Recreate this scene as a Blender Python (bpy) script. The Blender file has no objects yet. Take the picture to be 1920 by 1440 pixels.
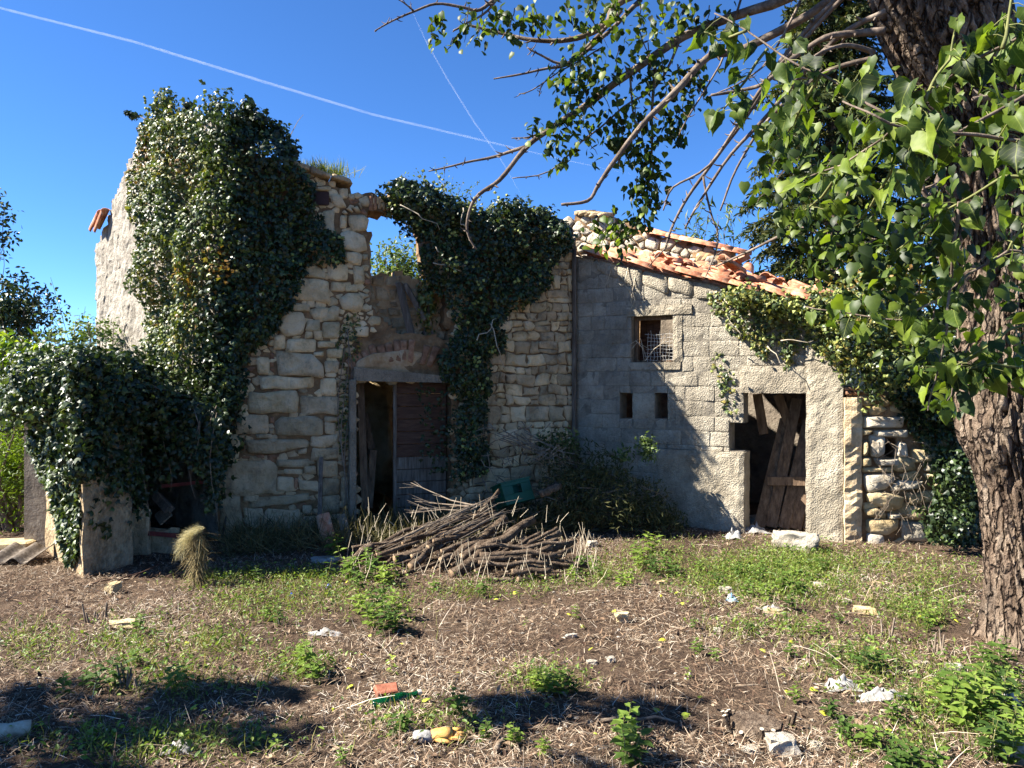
import bpy, math, random
import numpy as np
from mathutils import Vector, Matrix, noise

# ------------------------------------------------------------------ camera, sky, sun, exposure
SC = bpy.context.scene
COL = SC.collection
F, HZ, CZ = 1440.0, 705.0, 2.0          # focal length in photo pixels, horizon row, eye height (m)
cam = bpy.data.cameras.new('camera')
cam.sensor_width = 36.0
cam.lens = 36.0 * F / 1920.0
cam.shift_y = (HZ - 720.0) / 1920.0
cam.clip_start = 0.05
cam.clip_end = 40000.0
camo = bpy.data.objects.new('camera', cam)
camo.location = (0, 0, CZ)
camo.rotation_euler = (math.pi / 2, 0, 0)
COL.objects.link(camo)
SC.camera = camo

SUN = Vector((-1.128, -0.05, 1.0)).normalized()      # towards the sun
world = bpy.data.worlds.new('World')
SC.world = world
world.use_nodes = True
wn = world.node_tree
wn.nodes.clear()
wo = wn.nodes.new('ShaderNodeOutputWorld')
wb = wn.nodes.new('ShaderNodeBackground')
ws = wn.nodes.new('ShaderNodeTexSky')
ws.sky_type = 'NISHITA'
ws.sun_disc = False
ws.sun_elevation = math.asin(SUN.z)
ws.sun_rotation = math.atan2(SUN.x, SUN.y)
ws.altitude = 1200
ws.air_density = 0.7
ws.dust_density = 0.0
ws.ozone_density = 10.0
wb.inputs['Strength'].default_value = 0.07
wh = wn.nodes.new('ShaderNodeHueSaturation')
wh.inputs['Saturation'].default_value = 1.06
wn.links.new(ws.outputs[0], wh.inputs['Color'])
wn.links.new(wh.outputs[0], wb.inputs[0])
wn.links.new(wb.outputs[0], wo.inputs[0])

sun = bpy.data.lights.new('sun', 'SUN')
sun.energy = 5.0
sun.angle = math.radians(0.5)
sun.color = (1.0, 0.94, 0.84)
suno = bpy.data.objects.new('sun', sun)
suno.rotation_euler = (-SUN).to_track_quat('-Z', 'Y').to_euler()
suno.location = SUN * 50
COL.objects.link(suno)

SC.view_settings.view_transform = 'Standard'
SC.view_settings.look = 'None'
SC.view_settings.exposure = 1.95
SC.view_settings.gamma = 1.0
SC.view_settings.use_curve_mapping = False
SC.render.engine = 'CYCLES'
SC.cycles.max_bounces = 6
SC.cycles.diffuse_bounces = 3
SC.cycles.glossy_bounces = 2
SC.cycles.transmission_bounces = 4
SC.cycles.transparent_max_bounces = 6
SC.cycles.use_denoising = True
SC.cycles.caustics_reflective = False
SC.cycles.caustics_refractive = False

# ------------------------------------------------------------------ helpers
RND = random.Random(11)
NR = np.random.default_rng(11)
ORG = {}                                   # world origin of each object (parents are never rotated)


def U(a, b):
    return RND.uniform(a, b)


def at(x, y, d):
    return Vector(((x - 960) / F * d, d, CZ - (y - HZ) / F * d))


def gz(x, y):
    """height of the ground"""
    s = max(0.0, min(1.0, 1 - y / 8.6))
    z = 0.36 * s
    z += 0.035 * noise.noise((x * 0.7, y * 0.7, 3.1)) + 0.018 * noise.noise((x * 2.3, y * 2.3, 7.7))
    return z


def gp(x, y, lift=0.0):
    """ground point seen at photo pixel x, y"""
    d = 6.0
    for _ in range(25):
        p = at(x, y, d)
        g = gz(p.x, p.y)
        d = 0.5 * d + 0.5 * (CZ - g) * F / max(y - HZ, 1)
    p = at(x, y, d)
    p.z = gz(p.x, p.y) + lift
    return p


def link(o, parent=None):
    COL.objects.link(o)
    ORG[o.name] = Vector((0, 0, 0))
    if parent is not None:
        o.parent = parent
        o.matrix_parent_inverse = Matrix.Translation(-ORG[parent.name])
    return o


def tag(o, label=None, cat=None, group=None, kind=None):
    if label:
        o['label'] = label
    if cat:
        o['category'] = cat
    if group:
        o['group'] = group
    if kind:
        o['kind'] = kind
    return o


def thing(name, label, cat, loc, group=None):
    o = bpy.data.objects.new(name, None)
    o.empty_display_size = 0.1
    link(o)
    o.location = loc
    ORG[o.name] = Vector(loc)
    return tag(o, label, cat, group)


def set_smooth(me, v=True):
    me.polygons.foreach_set('use_smooth', np.full(len(me.polygons), v, dtype=bool))


def make_mesh(name, verts, faces, mat, smooth=False):
    me = bpy.data.meshes.new(name)
    me.from_pydata([tuple(v) for v in verts], [], faces)
    for m in (mat if isinstance(mat, (list, tuple)) else [mat]):
        me.materials.append(m)
    if smooth:
        set_smooth(me)
    return me


def obj(name, verts, faces, mat, parent=None, smooth=False):
    return link(bpy.data.objects.new(name, make_mesh(name, verts, faces, mat, smooth)), parent)


def inst(name, me, mtx, parent=None):
    o = bpy.data.objects.new(name, me)
    link(o, parent)
    o.matrix_basis = mtx
    return o


class MB:
    """collects shapes for one mesh"""

    def __init__(self):
        self.v, self.f, self.m = [], [], []

    def add(self, vs, fs, mi=0):
        n = len(self.v)
        self.v += [Vector(v) for v in vs]
        self.f += [tuple(i + n for i in f) for f in fs]
        self.m += [mi] * len(fs)

    def tube(self, pts, rad, sides=6, cap=True, mi=0, mcap=None, wob=0.0, seed=0.0):
        pts = [Vector(p) for p in pts]
        n = len(pts)
        if not hasattr(rad, '__len__'):
            rad = [rad] * n
        t0 = (pts[1] - pts[0]).normalized()
        a = t0.orthogonal().normalized()
        vs, fs = [], []
        for i, p in enumerate(pts):
            t = (pts[min(i + 1, n - 1)] - pts[max(i - 1, 0)])
            t = t.normalized() if t.length > 1e-9 else t0
            a = (a - t * a.dot(t))
            a = a.normalized() if a.length > 1e-6 else t.orthogonal().normalized()
            b = t.cross(a)
            for k in range(sides):
                an = 2 * math.pi * k / sides
                dr = a * math.cos(an) + b * math.sin(an)
                r = rad[i]
                if wob:
                    r *= 1 + wob * noise.noise(p * 6 + dr * 1.5 + Vector((seed, 0, 0)))
                vs.append(p + dr * r)
        for i in range(n - 1):
            for k in range(sides):
                k2 = (k + 1) % sides
                fs.append((i * sides + k, i * sides + k2, (i + 1) * sides + k2, (i + 1) * sides + k))
        self.add(vs, fs, mi)
        if cap:
            base = len(self.v) - len(vs)
            self.f.append(tuple(base + k for k in reversed(range(sides))))
            self.f.append(tuple(base + (n - 1) * sides + k for k in range(sides)))
            self.m += [mi if mcap is None else mcap] * 2
        return self

    def box(self, mtx, sx, sy, sz, ch=0.0, jit=0.0, mi=0):
        """box of full sizes about the origin of mtx, edges chamfered by ch"""
        h = (sx / 2, sy / 2, sz / 2)
        vs, idx = [], {}
        for ax in range(3):
            for sa in (-1, 1):
                for sb in (-1, 1):
                    for sc in (-1, 1):
                        s = (sa, sb, sc)
                        p = [s[i] * (h[i] - (ch if i != ax else 0)) for i in range(3)]
                        idx[(ax,) + s] = len(vs)
                        if jit:
                            p = [q + U(-jit, jit) for q in p]
                        vs.append(mtx @ Vector(p))
        fs = []

        def quad(a, b, c, d, out):
            va, vb, vc = vs[a], vs[b], vs[c]
            nrm = (vb - va).cross(vc - va)
            o3 = mtx.to_3x3() @ Vector(out)
            fs.append((a, b, c, d) if nrm.dot(o3) >= 0 else (a, d, c, b))
        if ch <= 0:
            vs2 = []
            for s in [(x, y, z) for x in (-1, 1) for y in (-1, 1) for z in (-1, 1)]:
                p = [s[i] * h[i] + (U(-jit, jit) if jit else 0) for i in range(3)]
                vs2.append(mtx @ Vector(p))
            self.add(vs2, [(0, 1, 3, 2), (4, 6, 7, 5), (0, 4, 5, 1), (2, 3, 7, 6), (0, 2, 6, 4), (1, 5, 7, 3)], mi)
            return self
        for ax in range(3):
            o1, o2 = [(1, 2), (0, 2), (0, 1)][ax]
            for s in (-1, 1):
                def k(a, b, ax=ax, s=s, o1=o1, o2=o2):
                    q = [0, 0, 0]
                    q[ax], q[o1], q[o2] = s, a, b
                    return idx[(ax,) + tuple(q)]
                out = [0, 0, 0]
                out[ax] = s
                quad(k(-1, -1), k(1, -1), k(1, 1), k(-1, 1), out)
        for ax in range(3):                      # edge strips along ax
            o1, o2 = [(1, 2), (0, 2), (0, 1)][ax]
            for s1 in (-1, 1):
                for s2 in (-1, 1):
                    def k(f, e, ax=ax, s1=s1, s2=s2, o1=o1, o2=o2):
                        q = [0, 0, 0]
                        q[ax], q[o1], q[o2] = e, s1, s2
                        return idx[(f,) + tuple(q)]
                    out = [0, 0, 0]
                    out[o1], out[o2] = s1, s2
                    quad(k(o1, -1), k(o1, 1), k(o2, 1), k(o2, -1), out)
        for s in [(x, y, z) for x in (-1, 1) for y in (-1, 1) for z in (-1, 1)]:
            a, b, c = idx[(0,) + s], idx[(1,) + s], idx[(2,) + s]
            nrm = (vs[b] - vs[a]).cross(vs[c] - vs[a])
            fs.append((a, b, c) if nrm.dot(mtx.to_3x3() @ Vector(s)) >= 0 else (a, c, b))
        self.add(vs, fs, mi)
        return self

    def mesh(self, name, mats, smooth=False):
        me = make_mesh(name, self.v, self.f, mats, smooth)
        if any(self.m):
            me.polygons.foreach_set('material_index', self.m)
        return me

    def build(self, name, mats, parent=None, smooth=False):
        return link(bpy.data.objects.new(name, self.mesh(name, mats, smooth)), parent)


def frame(o, x, z=(0, 0, 1)):
    """matrix at o whose x axis is x and whose z axis is as near z as it can be"""
    x = Vector(x).normalized()
    z = Vector(z)
    y = z.cross(x)
    y = y.normalized() if y.length > 1e-6 else x.orthogonal().normalized()
    z = x.cross(y)
    m = Matrix((x, y, z)).transposed().to_4x4()
    m.translation = Vector(o)
    return m


def plank(mb, a, b, w, t, up=(0, 0, 1), jit=0.004, mi=0):
    a, b = Vector(a), Vector(b)
    mb.box(frame((a + b) / 2, b - a, up), (b - a).length, w, t, ch=min(w, t) * 0.12, jit=jit, mi=mi)


def rocky(c, r, sx=1.0, sy=1.0, sz=1.0, rough=0.35, seed=None, nu=11, nv=7, fine=0.0):
    """verts, faces of an irregular stone about c"""
    seed = U(0, 100) if seed is None else seed
    vs, fs = [Vector((0, 0, -1))], []
    for j in range(1, nv):
        ph = -math.pi / 2 + math.pi * j / nv
        for i in range(nu):
            th = 2 * math.pi * (i + 0.5 * (j % 2)) / nu
            vs.append(Vector((math.cos(ph) * math.cos(th), math.cos(ph) * math.sin(th), math.sin(ph))))
    vs.append(Vector((0, 0, 1)))
    out = []
    for v in vs:
        k = 1 + rough * noise.noise(v * 1.3 + Vector((seed, 0, 0))) + rough * 0.5 * noise.noise(v * 3.1 + Vector((0, seed, 0)))
        k += fine * (noise.noise(v * 6 + Vector((seed, 3, 0))) + 0.6 * noise.noise(v * 13 + Vector((seed, 5, 0))))
        q = Vector((max(-0.8, min(0.8, v.x * 1.15)), max(-0.8, min(0.8, v.y * 1.15)), max(-0.75, min(0.75, v.z * 1.15)))) * k
        out.append(Vector((q.x * r * sx, q.y * r * sy, q.z * r * sz)) + Vector(c))
    for i in range(nu):
        fs.append((0, 1 + (i + 1) % nu, 1 + i))
        top = 1 + (nv - 2) * nu
        fs.append((len(vs) - 1, top + i, top + (i + 1) % nu))
    for j in range(nv - 2):
        for i in range(nu):
            a, b = 1 + j * nu + i, 1 + j * nu + (i + 1) % nu
            fs.append((a, b, b + nu, a + nu))
    return out, fs


def scatter(name, tv, tf, pos, nrm, tip, size, mat, parent=None, tint=None, sx=None, smooth=False):
    """N copies of a template (x across, y to the tip, z out of the face) as ONE mesh; tf: triangles"""
    tv = np.asarray(tv, float)
    tf = np.asarray(tf, int)
    pos = np.asarray(pos, float)
    N, n = len(pos), len(tv)
    nrm = np.asarray(nrm, float)
    nrm = nrm / (np.linalg.norm(nrm, axis=1)[:, None] + 1e-9)
    tip = np.asarray(tip, float)
    tip = tip - nrm * np.sum(tip * nrm, axis=1)[:, None]
    tip = tip / (np.linalg.norm(tip, axis=1)[:, None] + 1e-9)
    xa = np.cross(tip, nrm)
    size = np.broadcast_to(np.asarray(size, float), (N,))
    sx = np.ones(N) if sx is None else np.asarray(sx, float)
    V = pos[:, None, :] + size[:, None, None] * (tv[None, :, 0, None] * (xa * sx[:, None])[:, None, :]
                                                  + tv[None, :, 1, None] * tip[:, None, :] + tv[None, :, 2, None] * nrm[:, None, :])
    FA = (tf[None] + (np.arange(N) * n)[:, None, None]).reshape(-1)
    return tri_obj(name, V.reshape(-1, 3), FA, mat, parent,
                   np.repeat(NR.random(N) if tint is None else np.asarray(tint, float), n), smooth)


def tri_obj(name, V, FA, mat, parent=None, tint=None, smooth=False):
    me = bpy.data.meshes.new(name)
    nt = len(FA) // 3
    me.vertices.add(len(V))
    me.vertices.foreach_set('co', np.ascontiguousarray(V, dtype=np.float32).ravel())
    me.loops.add(len(FA))
    me.loops.foreach_set('vertex_index', np.ascontiguousarray(FA, dtype=np.int32))
    me.polygons.add(nt)
    me.polygons.foreach_set('loop_start', np.arange(0, nt * 3, 3, dtype=np.int32))
    me.polygons.foreach_set('loop_total', np.full(nt, 3, dtype=np.int32))
    if tint is not None:
        a = me.attributes.new('tint', 'FLOAT', 'POINT')
        a.data.foreach_set('value', np.ascontiguousarray(tint, dtype=np.float32))
    me.materials.append(mat)
    me.update(calc_edges=True)
    set_smooth(me, smooth)
    return link(bpy.data.objects.new(name, me), parent)


def rdirs(n):
    v = NR.normal(size=(n, 3))
    return v / np.linalg.norm(v, axis=1)[:, None]


def nz(P, s, off=0.0):
    return np.array([noise.noise((p[0] * s + off, p[1] * s, p[2] * s)) for p in P])


def in_poly(P, poly):
    """signed distance of 2-D points to a polygon, positive inside"""
    P = np.asarray(P, float)
    poly = np.asarray(poly, float)
    a, b = poly, np.roll(poly, -1, axis=0)
    ab = b - a
    ap = P[:, None] - a[None]
    t = np.clip(np.sum(ap * ab[None], axis=2) / (np.sum(ab * ab, axis=1)[None] + 1e-12), 0, 1)
    d = np.linalg.norm(ap - t[..., None] * ab[None], axis=2).min(axis=1)
    x, y = P[:, 0:1], P[:, 1:2]
    c = ((a[None, :, 1] > y) != (b[None, :, 1] > y)) & (x < (b[None, :, 0] - a[None, :, 0]) * (y - a[None, :, 1]) / (b[None, :, 1] - a[None, :, 1] + 1e-12) + a[None, :, 0])
    return np.where(c.sum(axis=1) % 2 == 1, d, -d)


# ------------------------------------------------------------------ materials
def srgb(r, g, b):
    return tuple(((c / 255) / 12.92 if c / 255 <= 0.04045 else ((c / 255 + 0.055) / 1.055) ** 2.4) for c in (r, g, b)) + (1,)


class NT:
    def __init__(self, name):
        self.mat = bpy.data.materials.new(name)
        self.mat.use_nodes = True
        self.t = self.mat.node_tree
        self.t.nodes.clear()
        self.out = self.n('ShaderNodeOutputMaterial')

    def n(self, kind, ins=None, **props):
        nd = self.t.nodes.new(kind)
        for k, v in props.items():
            setattr(nd, k, v)
        for k, v in (ins or {}).items():
            if isinstance(v, bpy.types.NodeSocket):
                self.t.links.new(v, nd.inputs[k])
            else:
                nd.inputs[k].default_value = v
        return nd

    def tex(self, scale, detail=5, rough=0.6, vec=None, kind='noise', stretch=None, **kw):
        if vec is None:
            vec = self.n('ShaderNodeNewGeometry').outputs['Position']
        if stretch:
            vec = self.n('ShaderNodeVectorMath', {0: vec, 1: stretch}, operation='MULTIPLY').outputs[0]
        if kind == 'noise':
            return self.n('ShaderNodeTexNoise', {'Vector': vec, 'Scale': scale, 'Detail': detail, 'Roughness': rough}).outputs['Fac']
        return self.n('ShaderNodeTexVoronoi', {'Vector': vec, 'Scale': scale}, **kw).outputs['Distance']

    def ramp(self, fac, stops):
        r = self.n('ShaderNodeValToRGB', {'Fac': fac})
        el = r.color_ramp.elements
        while len(el) < len(stops):
            el.new(0.5)
        for e, (p, c) in zip(el, stops):
            e.position = p
            e.color = c if hasattr(c, '__len__') else (c, c, c, 1)
        return r.outputs[0]

    def mix(self, fac, a, b, mode='MIX'):
        m = self.n('ShaderNodeMix', data_type='RGBA', blend_type=mode)
        for s, v in ((m.inputs[0], fac), (m.inputs[6], a), (m.inputs[7], b)):
            if isinstance(v, bpy.types.NodeSocket):
                self.t.links.new(v, s)
            else:
                s.default_value = v
        return m.outputs[2]

    def math(self, op, a, b=0.0):
        return self.n('ShaderNodeMath', {0: a, 1: b}, operation=op).outputs[0]

    def objrand(self):
        return self.n('ShaderNodeObjectInfo').outputs['Random']

    def tint(self):
        return self.n('ShaderNodeAttribute', attribute_name='tint').outputs['Fac']

    def bsdf(self, col, rough=0.85, bump=None, bstr=0.5, bdist=0.02, spec=0.3, **kw):
        ins = {'Base Color': col, 'Roughness': rough, 'Specular IOR Level': spec}
        ins.update(kw)
        if bump is not None:
            ins['Normal'] = self.n('ShaderNodeBump', {'Height': bump, 'Strength': bstr, 'Distance': bdist}).outputs[0]
        return self.n('ShaderNodeBsdfPrincipled', ins)

    def done(self, sh):
        self.t.links.new(sh.outputs[0], self.out.inputs[0])
        return self.mat


def mat_stone(name, light, mid, dark, lichen=0.5, bump=0.6, scale=1.0, spread=0.25):
    m = NT(name)
    n1 = m.tex(4.5 * scale, 7, 0.68)
    n2 = m.tex(18 * scale, 6, 0.7)
    n3 = m.tex(60 * scale, 4, 0.7)
    col = m.ramp(n1, [(0.32, dark), (0.47, mid), (0.62, light)])
    col = m.mix(m.ramp(n2, [(0.35, 0.0), (0.75, 0.8)]), col, mid)
    pat = m.tex(2.3 * scale, 6, 0.75, stretch=(1, 1, 0.6))
    g = m.math('MULTIPLY', m.ramp(pat, [(0.48, 0.0), (0.62, 1.0)]), m.ramp(n2, [(0.38, 0.2), (0.6, 1.0)]))
    col = m.mix(m.math('MULTIPLY', g, lichen), col, srgb(98, 90, 78))
    col = m.mix(m.ramp(n3, [(0.55, 0.0), (0.8, 0.5)]), col, dark)
    r = m.objrand()
    col = m.mix(1.0, col, m.ramp(r, [(0.0, (1 - spread, 1 - spread, 1 - spread * 1.1, 1)), (0.5, (1, 0.98, 0.95, 1)), (1.0, (1.12, 1.1, 1.06, 1))]), 'MULTIPLY')
    vor = m.tex(9 * scale, kind='vor', feature='F1')
    h = m.math('ADD', m.math('MULTIPLY', n2, 0.9), m.math('ADD', m.math('MULTIPLY', n3, 0.35), m.math('MULTIPLY', vor, 0.35)))
    return m.done(m.bsdf(col, 0.92, h, bump, 0.055, 0.2))


def mat_simple(name, cols, scale=8, bump=0.4, rough=0.85, stretch=None, spec=0.25, obj_spread=0.0, bdist=0.01, detail=6, use_obj=False):
    m = NT(name)
    vec = m.n('ShaderNodeTexCoord').outputs['Object'] if use_obj else None
    if use_obj:
        vec = m.n('ShaderNodeVectorMath', {0: vec, 1: m.n('ShaderNodeCombineXYZ', {0: m.math('MULTIPLY', m.objrand(), 31.0)}).outputs[0]}, operation='ADD').outputs[0]
    n1 = m.tex(scale, detail, 0.65, stretch=stretch, vec=vec)
    n2 = m.tex(scale * 5, 4, 0.7, stretch=stretch, vec=vec)
    k = len(cols)
    col = m.ramp(n1, [(0.3 + 0.4 * i / max(k - 1, 1), c) for i, c in enumerate(cols)])
    col = m.mix(m.ramp(n2, [(0.4, 0.0), (0.75, 0.45)]), col, cols[0])
    if obj_spread:
        col = m.mix(1.0, col, m.ramp(m.objrand(), [(0.0, 1 - obj_spread), (1.0, 1 + obj_spread)]), 'MULTIPLY')
    h = m.math('ADD', n1, m.math('MULTIPLY', n2, 0.5))
    return m.done(m.bsdf(col, rough, h, bump, bdist, spec))


def mat_leaf(name, cols, rough=0.45, trans=0.25, spec=0.4, tcol=None, by_obj=False, vein=True, extra=None):
    m = NT(name)
    t = m.objrand() if by_obj else m.tint()
    k = len(cols)
    col = m.ramp(t, [(i / max(k - 1, 1), c) for i, c in enumerate(cols)])
    if vein:
        nn = m.tex(40, 2, 0.5)
        col = m.mix(1.0, col, m.ramp(nn, [(0.3, 0.8), (0.7, 1.15)]), 'MULTIPLY')
    if extra:
        col = extra(m, col)
    p = m.bsdf(col, rough, None, spec=spec)
    tr = m.n('ShaderNodeBsdfTranslucent', {'Color': m.mix(1.0, col, tcol or (1.5, 1.6, 0.6, 1), 'MULTIPLY')})
    mx = m.n('ShaderNodeMixShader', {0: trans})
    m.t.links.new(p.outputs[0], mx.inputs[1])
    m.t.links.new(tr.outputs[0], mx.inputs[2])
    return m.done(mx)


STONE = mat_stone('limestone', srgb(234, 214, 180), srgb(210, 186, 150), srgb(150, 128, 98), 0.75, 1.0)
STONE_RUBBLE = mat_stone('limestone_rubble', srgb(228, 206, 170), srgb(200, 175, 140), srgb(140, 118, 90), 0.65, 1.0)
STONE_CLEAN_LIT = mat_stone('clean_lit_limestone', srgb(252, 234, 200), srgb(238, 212, 168), srgb(176, 148, 106), 0.42, 1.0)  # clean pale stone, lightened further to stand in for brighter light higher up
STONE_WHITE = mat_stone('limestone_pale', srgb(214, 206, 190), srgb(190, 178, 158), srgb(150, 134, 110), 0.25)
STONE_OCHRE = mat_stone('limestone_ochre', srgb(208, 192, 158), srgb(180, 160, 122), srgb(138, 116, 82), 0.2)
MORTAR = mat_simple('earth_mortar', [srgb(86, 66, 46), srgb(126, 100, 72), srgb(156, 130, 98)], 5, 0.9, 0.95, bdist=0.03)
MORTAR_DARK = mat_simple('grey_mortar', [srgb(92, 84, 74), srgb(128, 116, 102), srgb(150, 140, 124)], 6, 0.9, 0.95, bdist=0.03)
RENDER = mat_stone('rough_render', srgb(196, 190, 178), srgb(164, 157, 146), srgb(112, 105, 96), 0.55, 1.0, 1.2)
BRICK = mat_simple('old_brick', [srgb(104, 74, 56), srgb(146, 108, 82), srgb(172, 138, 110)], 12, 0.6, 0.92, obj_spread=0.2)
PLASTER = mat_simple('ochre_plaster', [srgb(126, 98, 68), srgb(170, 140, 104), srgb(188, 170, 142)], 4, 0.7, 0.95, bdist=0.02)
WOOD_GREY = mat_simple('weathered_wood', [srgb(66, 58, 50), srgb(104, 94, 84), srgb(140, 130, 118)], 5, 0.7, 0.9, stretch=(6, 6, 0.6))
WOOD_RED = mat_simple('red_painted_wood', [srgb(58, 42, 34), srgb(86, 62, 50), srgb(108, 84, 68)], 6, 0.5, 0.85, stretch=(1, 1, 6))
WOOD_DOOR = mat_simple('brown_board', [srgb(70, 56, 44), srgb(112, 92, 74), srgb(146, 122, 98)], 5, 0.6, 0.9, stretch=(5, 5, 0.8))
TILE = mat_simple('clay_tile', [srgb(124, 74, 52), srgb(176, 112, 82), srgb(194, 146, 116), srgb(176, 158, 136)], 9, 0.5, 0.9, obj_spread=0.25, use_obj=True)


def mat_concrete(name, cols, pit=26, bump=0.9, spread=0.1):
    m = NT(name)
    n1 = m.tex(3.0, 6, 0.7)
    n2 = m.tex(pit, 4, 0.8)
    v = m.tex(pit * 2.2, kind='vor', feature='F1')
    col = m.ramp(n1, [(0.32, cols[0]), (0.5, cols[1]), (0.68, cols[2])])
    col = m.mix(m.ramp(n2, [(0.3, 0.55), (0.55, 0.0)]), col, cols[3])
    st = m.tex(1.4, 6, 0.75, stretch=(2.2, 2.2, 0.35))
    col = m.mix(m.ramp(st, [(0.5, 0.0), (0.72, 0.55)]), col, cols[3])
    col = m.mix(1.0, col, m.ramp(m.objrand(), [(0.0, 1 - spread), (1.0, 1 + spread)]), 'MULTIPLY')
    big = m.tex(5.0, 5, 0.7)
    wh_ = m.tex(2.2, 5, 0.7)
    col = m.mix(m.ramp(wh_, [(0.52, 0.0), (0.68, 0.45)]), col, cols[2])
    h = m.math('ADD', m.math('MULTIPLY', m.math('ADD', n2, m.math('MULTIPLY', v, 0.8)), m.ramp(wh_, [(0.35, 1.0), (0.65, 0.35)])), m.math('MULTIPLY', big, 1.1))
    return m.done(m.bsdf(col, 0.95, h, bump, 0.03, 0.15))


BLOCK = mat_concrete('cinder_block', [srgb(138, 129, 113), srgb(160, 151, 134), srgb(178, 170, 152), srgb(104, 97, 86)], 30, 0.8, 0.1)
CONCRETE = mat_concrete('rough_concrete', [srgb(134, 124, 107), srgb(160, 150, 131), srgb(180, 170, 150), srgb(100, 92, 80)], 26, 0.6, 0.05)
LINTEL_C = mat_concrete('grey_lintel_concrete', [srgb(122, 110, 94), srgb(146, 133, 114), srgb(164, 150, 130), srgb(84, 76, 64)], 34, 0.9, 0.05)
BLOCK_JOINT = mat_simple('block_mortar', [srgb(104, 97, 86), srgb(134, 126, 112), srgb(152, 144, 128)], 9, 1.0, 0.95, bdist=0.03)


def mat_ground():
    m = NT('litter_soil')
    n1 = m.tex(0.8, 6, 0.65)
    n2 = m.tex(9, 7, 0.75)
    n3 = m.tex(55, 4, 0.7)
    col = m.ramp(n1, [(0.34, srgb(64, 52, 44)), (0.5, srgb(82, 68, 57)), (0.66, srgb(100, 86, 72))])
    col = m.mix(m.ramp(n2, [(0.42, 0.0), (0.7, 0.7)]), col, srgb(124, 104, 84))
    col = m.mix(m.ramp(n3, [(0.3, 0.8), (0.52, 0.0)]), col, srgb(46, 34, 28))
    h = m.math('ADD', n2, m.math('MULTIPLY', n3, 0.6))
    return m.done(m.bsdf(col, 0.97, h, 1.0, 0.05, 0.1))


# ------------------------------------------------------------------ ground: one sheet to the horizon
def build_ground():
    xs = np.concatenate([-np.geomspace(3000, 9, 26), np.arange(-8.5, 8.51, 0.1), np.geomspace(9, 3000, 26)])
    ys = np.concatenate([-np.geomspace(400, 2.2, 14), np.arange(-2.0, 13.01, 0.1), np.geomspace(13.5, 6000, 32)])
    nx, ny = len(xs), len(ys)
    V = np.zeros((nx * ny, 3))
    k = 0
    for y in ys:
        for x in xs:
            near = abs(x) < 8.6 and -2.1 < y < 13.1
            z = gz(x, y)
            if near:
                z += 0.012 * noise.noise((x * 7, y * 7, 0.3))
            V[k] = (x, y, z)
            k += 1
    i = np.arange(nx - 1)
    fa = []
    for j in range(ny - 1):
        a = j * nx + i
        fa.append(np.stack([a, a + 1, a + nx + 1, a, a + nx + 1, a + nx], 1).reshape(-1))
    o = tri_obj('ground', V, np.concatenate(fa), mat_ground(), smooth=True)
    tag(o, 'brown earth yard covered with dry litter in front of the ruin', 'ground', kind='structure')
    return o


GROUND = build_ground()


# ------------------------------------------------------------------ wall planes
class Wall:
    """vertical plane: u along, z up, d out of the face"""

    def __init__(self, a, b):
        self.o = Vector((a[0], a[1], 0))
        t = Vector((b[0] - a[0], b[1] - a[1], 0))
        self.len = t.length
        self.t = t.normalized()
        self.n = Vector((self.t.y, -self.t.x, 0))

    def P(self, u, z, d=0.0):
        p = self.o + self.t * u + self.n * d
        return Vector((p.x, p.y, z))

    def pix(self, x, y):
        r = Vector(((x - 960) / F, 1.0, 0))
        dd = self.o.dot(self.n) / r.dot(self.n)
        p = at(x, y, dd)
        return ((p - self.o).dot(self.t), p.z)

    def poly(self, pts):
        return [self.pix(*p) for p in pts]


CA = at(408, 0, 9.4)
CC = (0.917, 11.0)
CB = at(1582, 0, 9.23)
CD = at(180, 0, 12.5)
FAC = Wall((CA.x, CA.y), CC)
ANX = Wall(CC, (CB.x, CB.y))
GAB = Wall((CD.x, CD.y), (CA.x, CA.y))


def maskwall(name, wall, us, zs, inside, thick, mat, parent=None, jit=0.0, rough=0.0, roughs=3.0, fixed=None):
    us, zs = sorted(set(round(u, 4) for u in us)), sorted(set(round(z, 4) for z in zs))
    nu, nzz = len(us), len(zs)
    cen = [((us[i] + us[i + 1]) / 2, (zs[j] + zs[j + 1]) / 2) for i in range(nu - 1) for j in range(nzz - 1)]
    ins = np.asarray(inside(np.array(cen)), bool).reshape(nu - 1, nzz - 1)
    verts, faces, idx = [], [], {}

    def node(i, j, b):
        k = (i, j, b)
        if k not in idx:
            u, z = us[i], zs[j]
            rr = rough * (noise.noise((u * roughs, z * roughs, 1.7)) + 0.6 * noise.noise((u * roughs * 3, z * roughs * 3, 4.2)))
            ju = jz = 0
            if jit and not (fixed and fixed(u, z)):
                ju = jit * noise.noise((u * 9, z * 9, 11.0))
                jz = jit * noise.noise((u * 9, z * 9, 21.0))
            idx[k] = len(verts)
            verts.append(wall.P(u + ju, z + jz, (-thick if b else 0) + (rr if not b else 0)))
        return idx[k]
    I = lambda i, j: 0 <= i < nu - 1 and 0 <= j < nzz - 1 and ins[i, j]
    for i in range(nu - 1):
        for j in range(nzz - 1):
            if not ins[i, j]:
                continue
            a, b, c, d = (i, j), (i + 1, j), (i + 1, j + 1), (i, j + 1)
            faces.append(tuple(node(p[0], p[1], 0) for p in (a, b, c, d)))
            faces.append(tuple(node(p[0], p[1], 1) for p in (d, c, b, a)))
            for (p, q, ni, nj) in ((a, b, i, j - 1), (b, c, i + 1, j), (c, d, i, j + 1), (d, a, i - 1, j)):
                if not I(ni, nj):
                    faces.append((node(p[0], p[1], 0), node(p[0], p[1], 1), node(q[0], q[1], 1), node(q[0], q[1], 0)))
    return obj(name, verts, faces, mat, parent)


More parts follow.
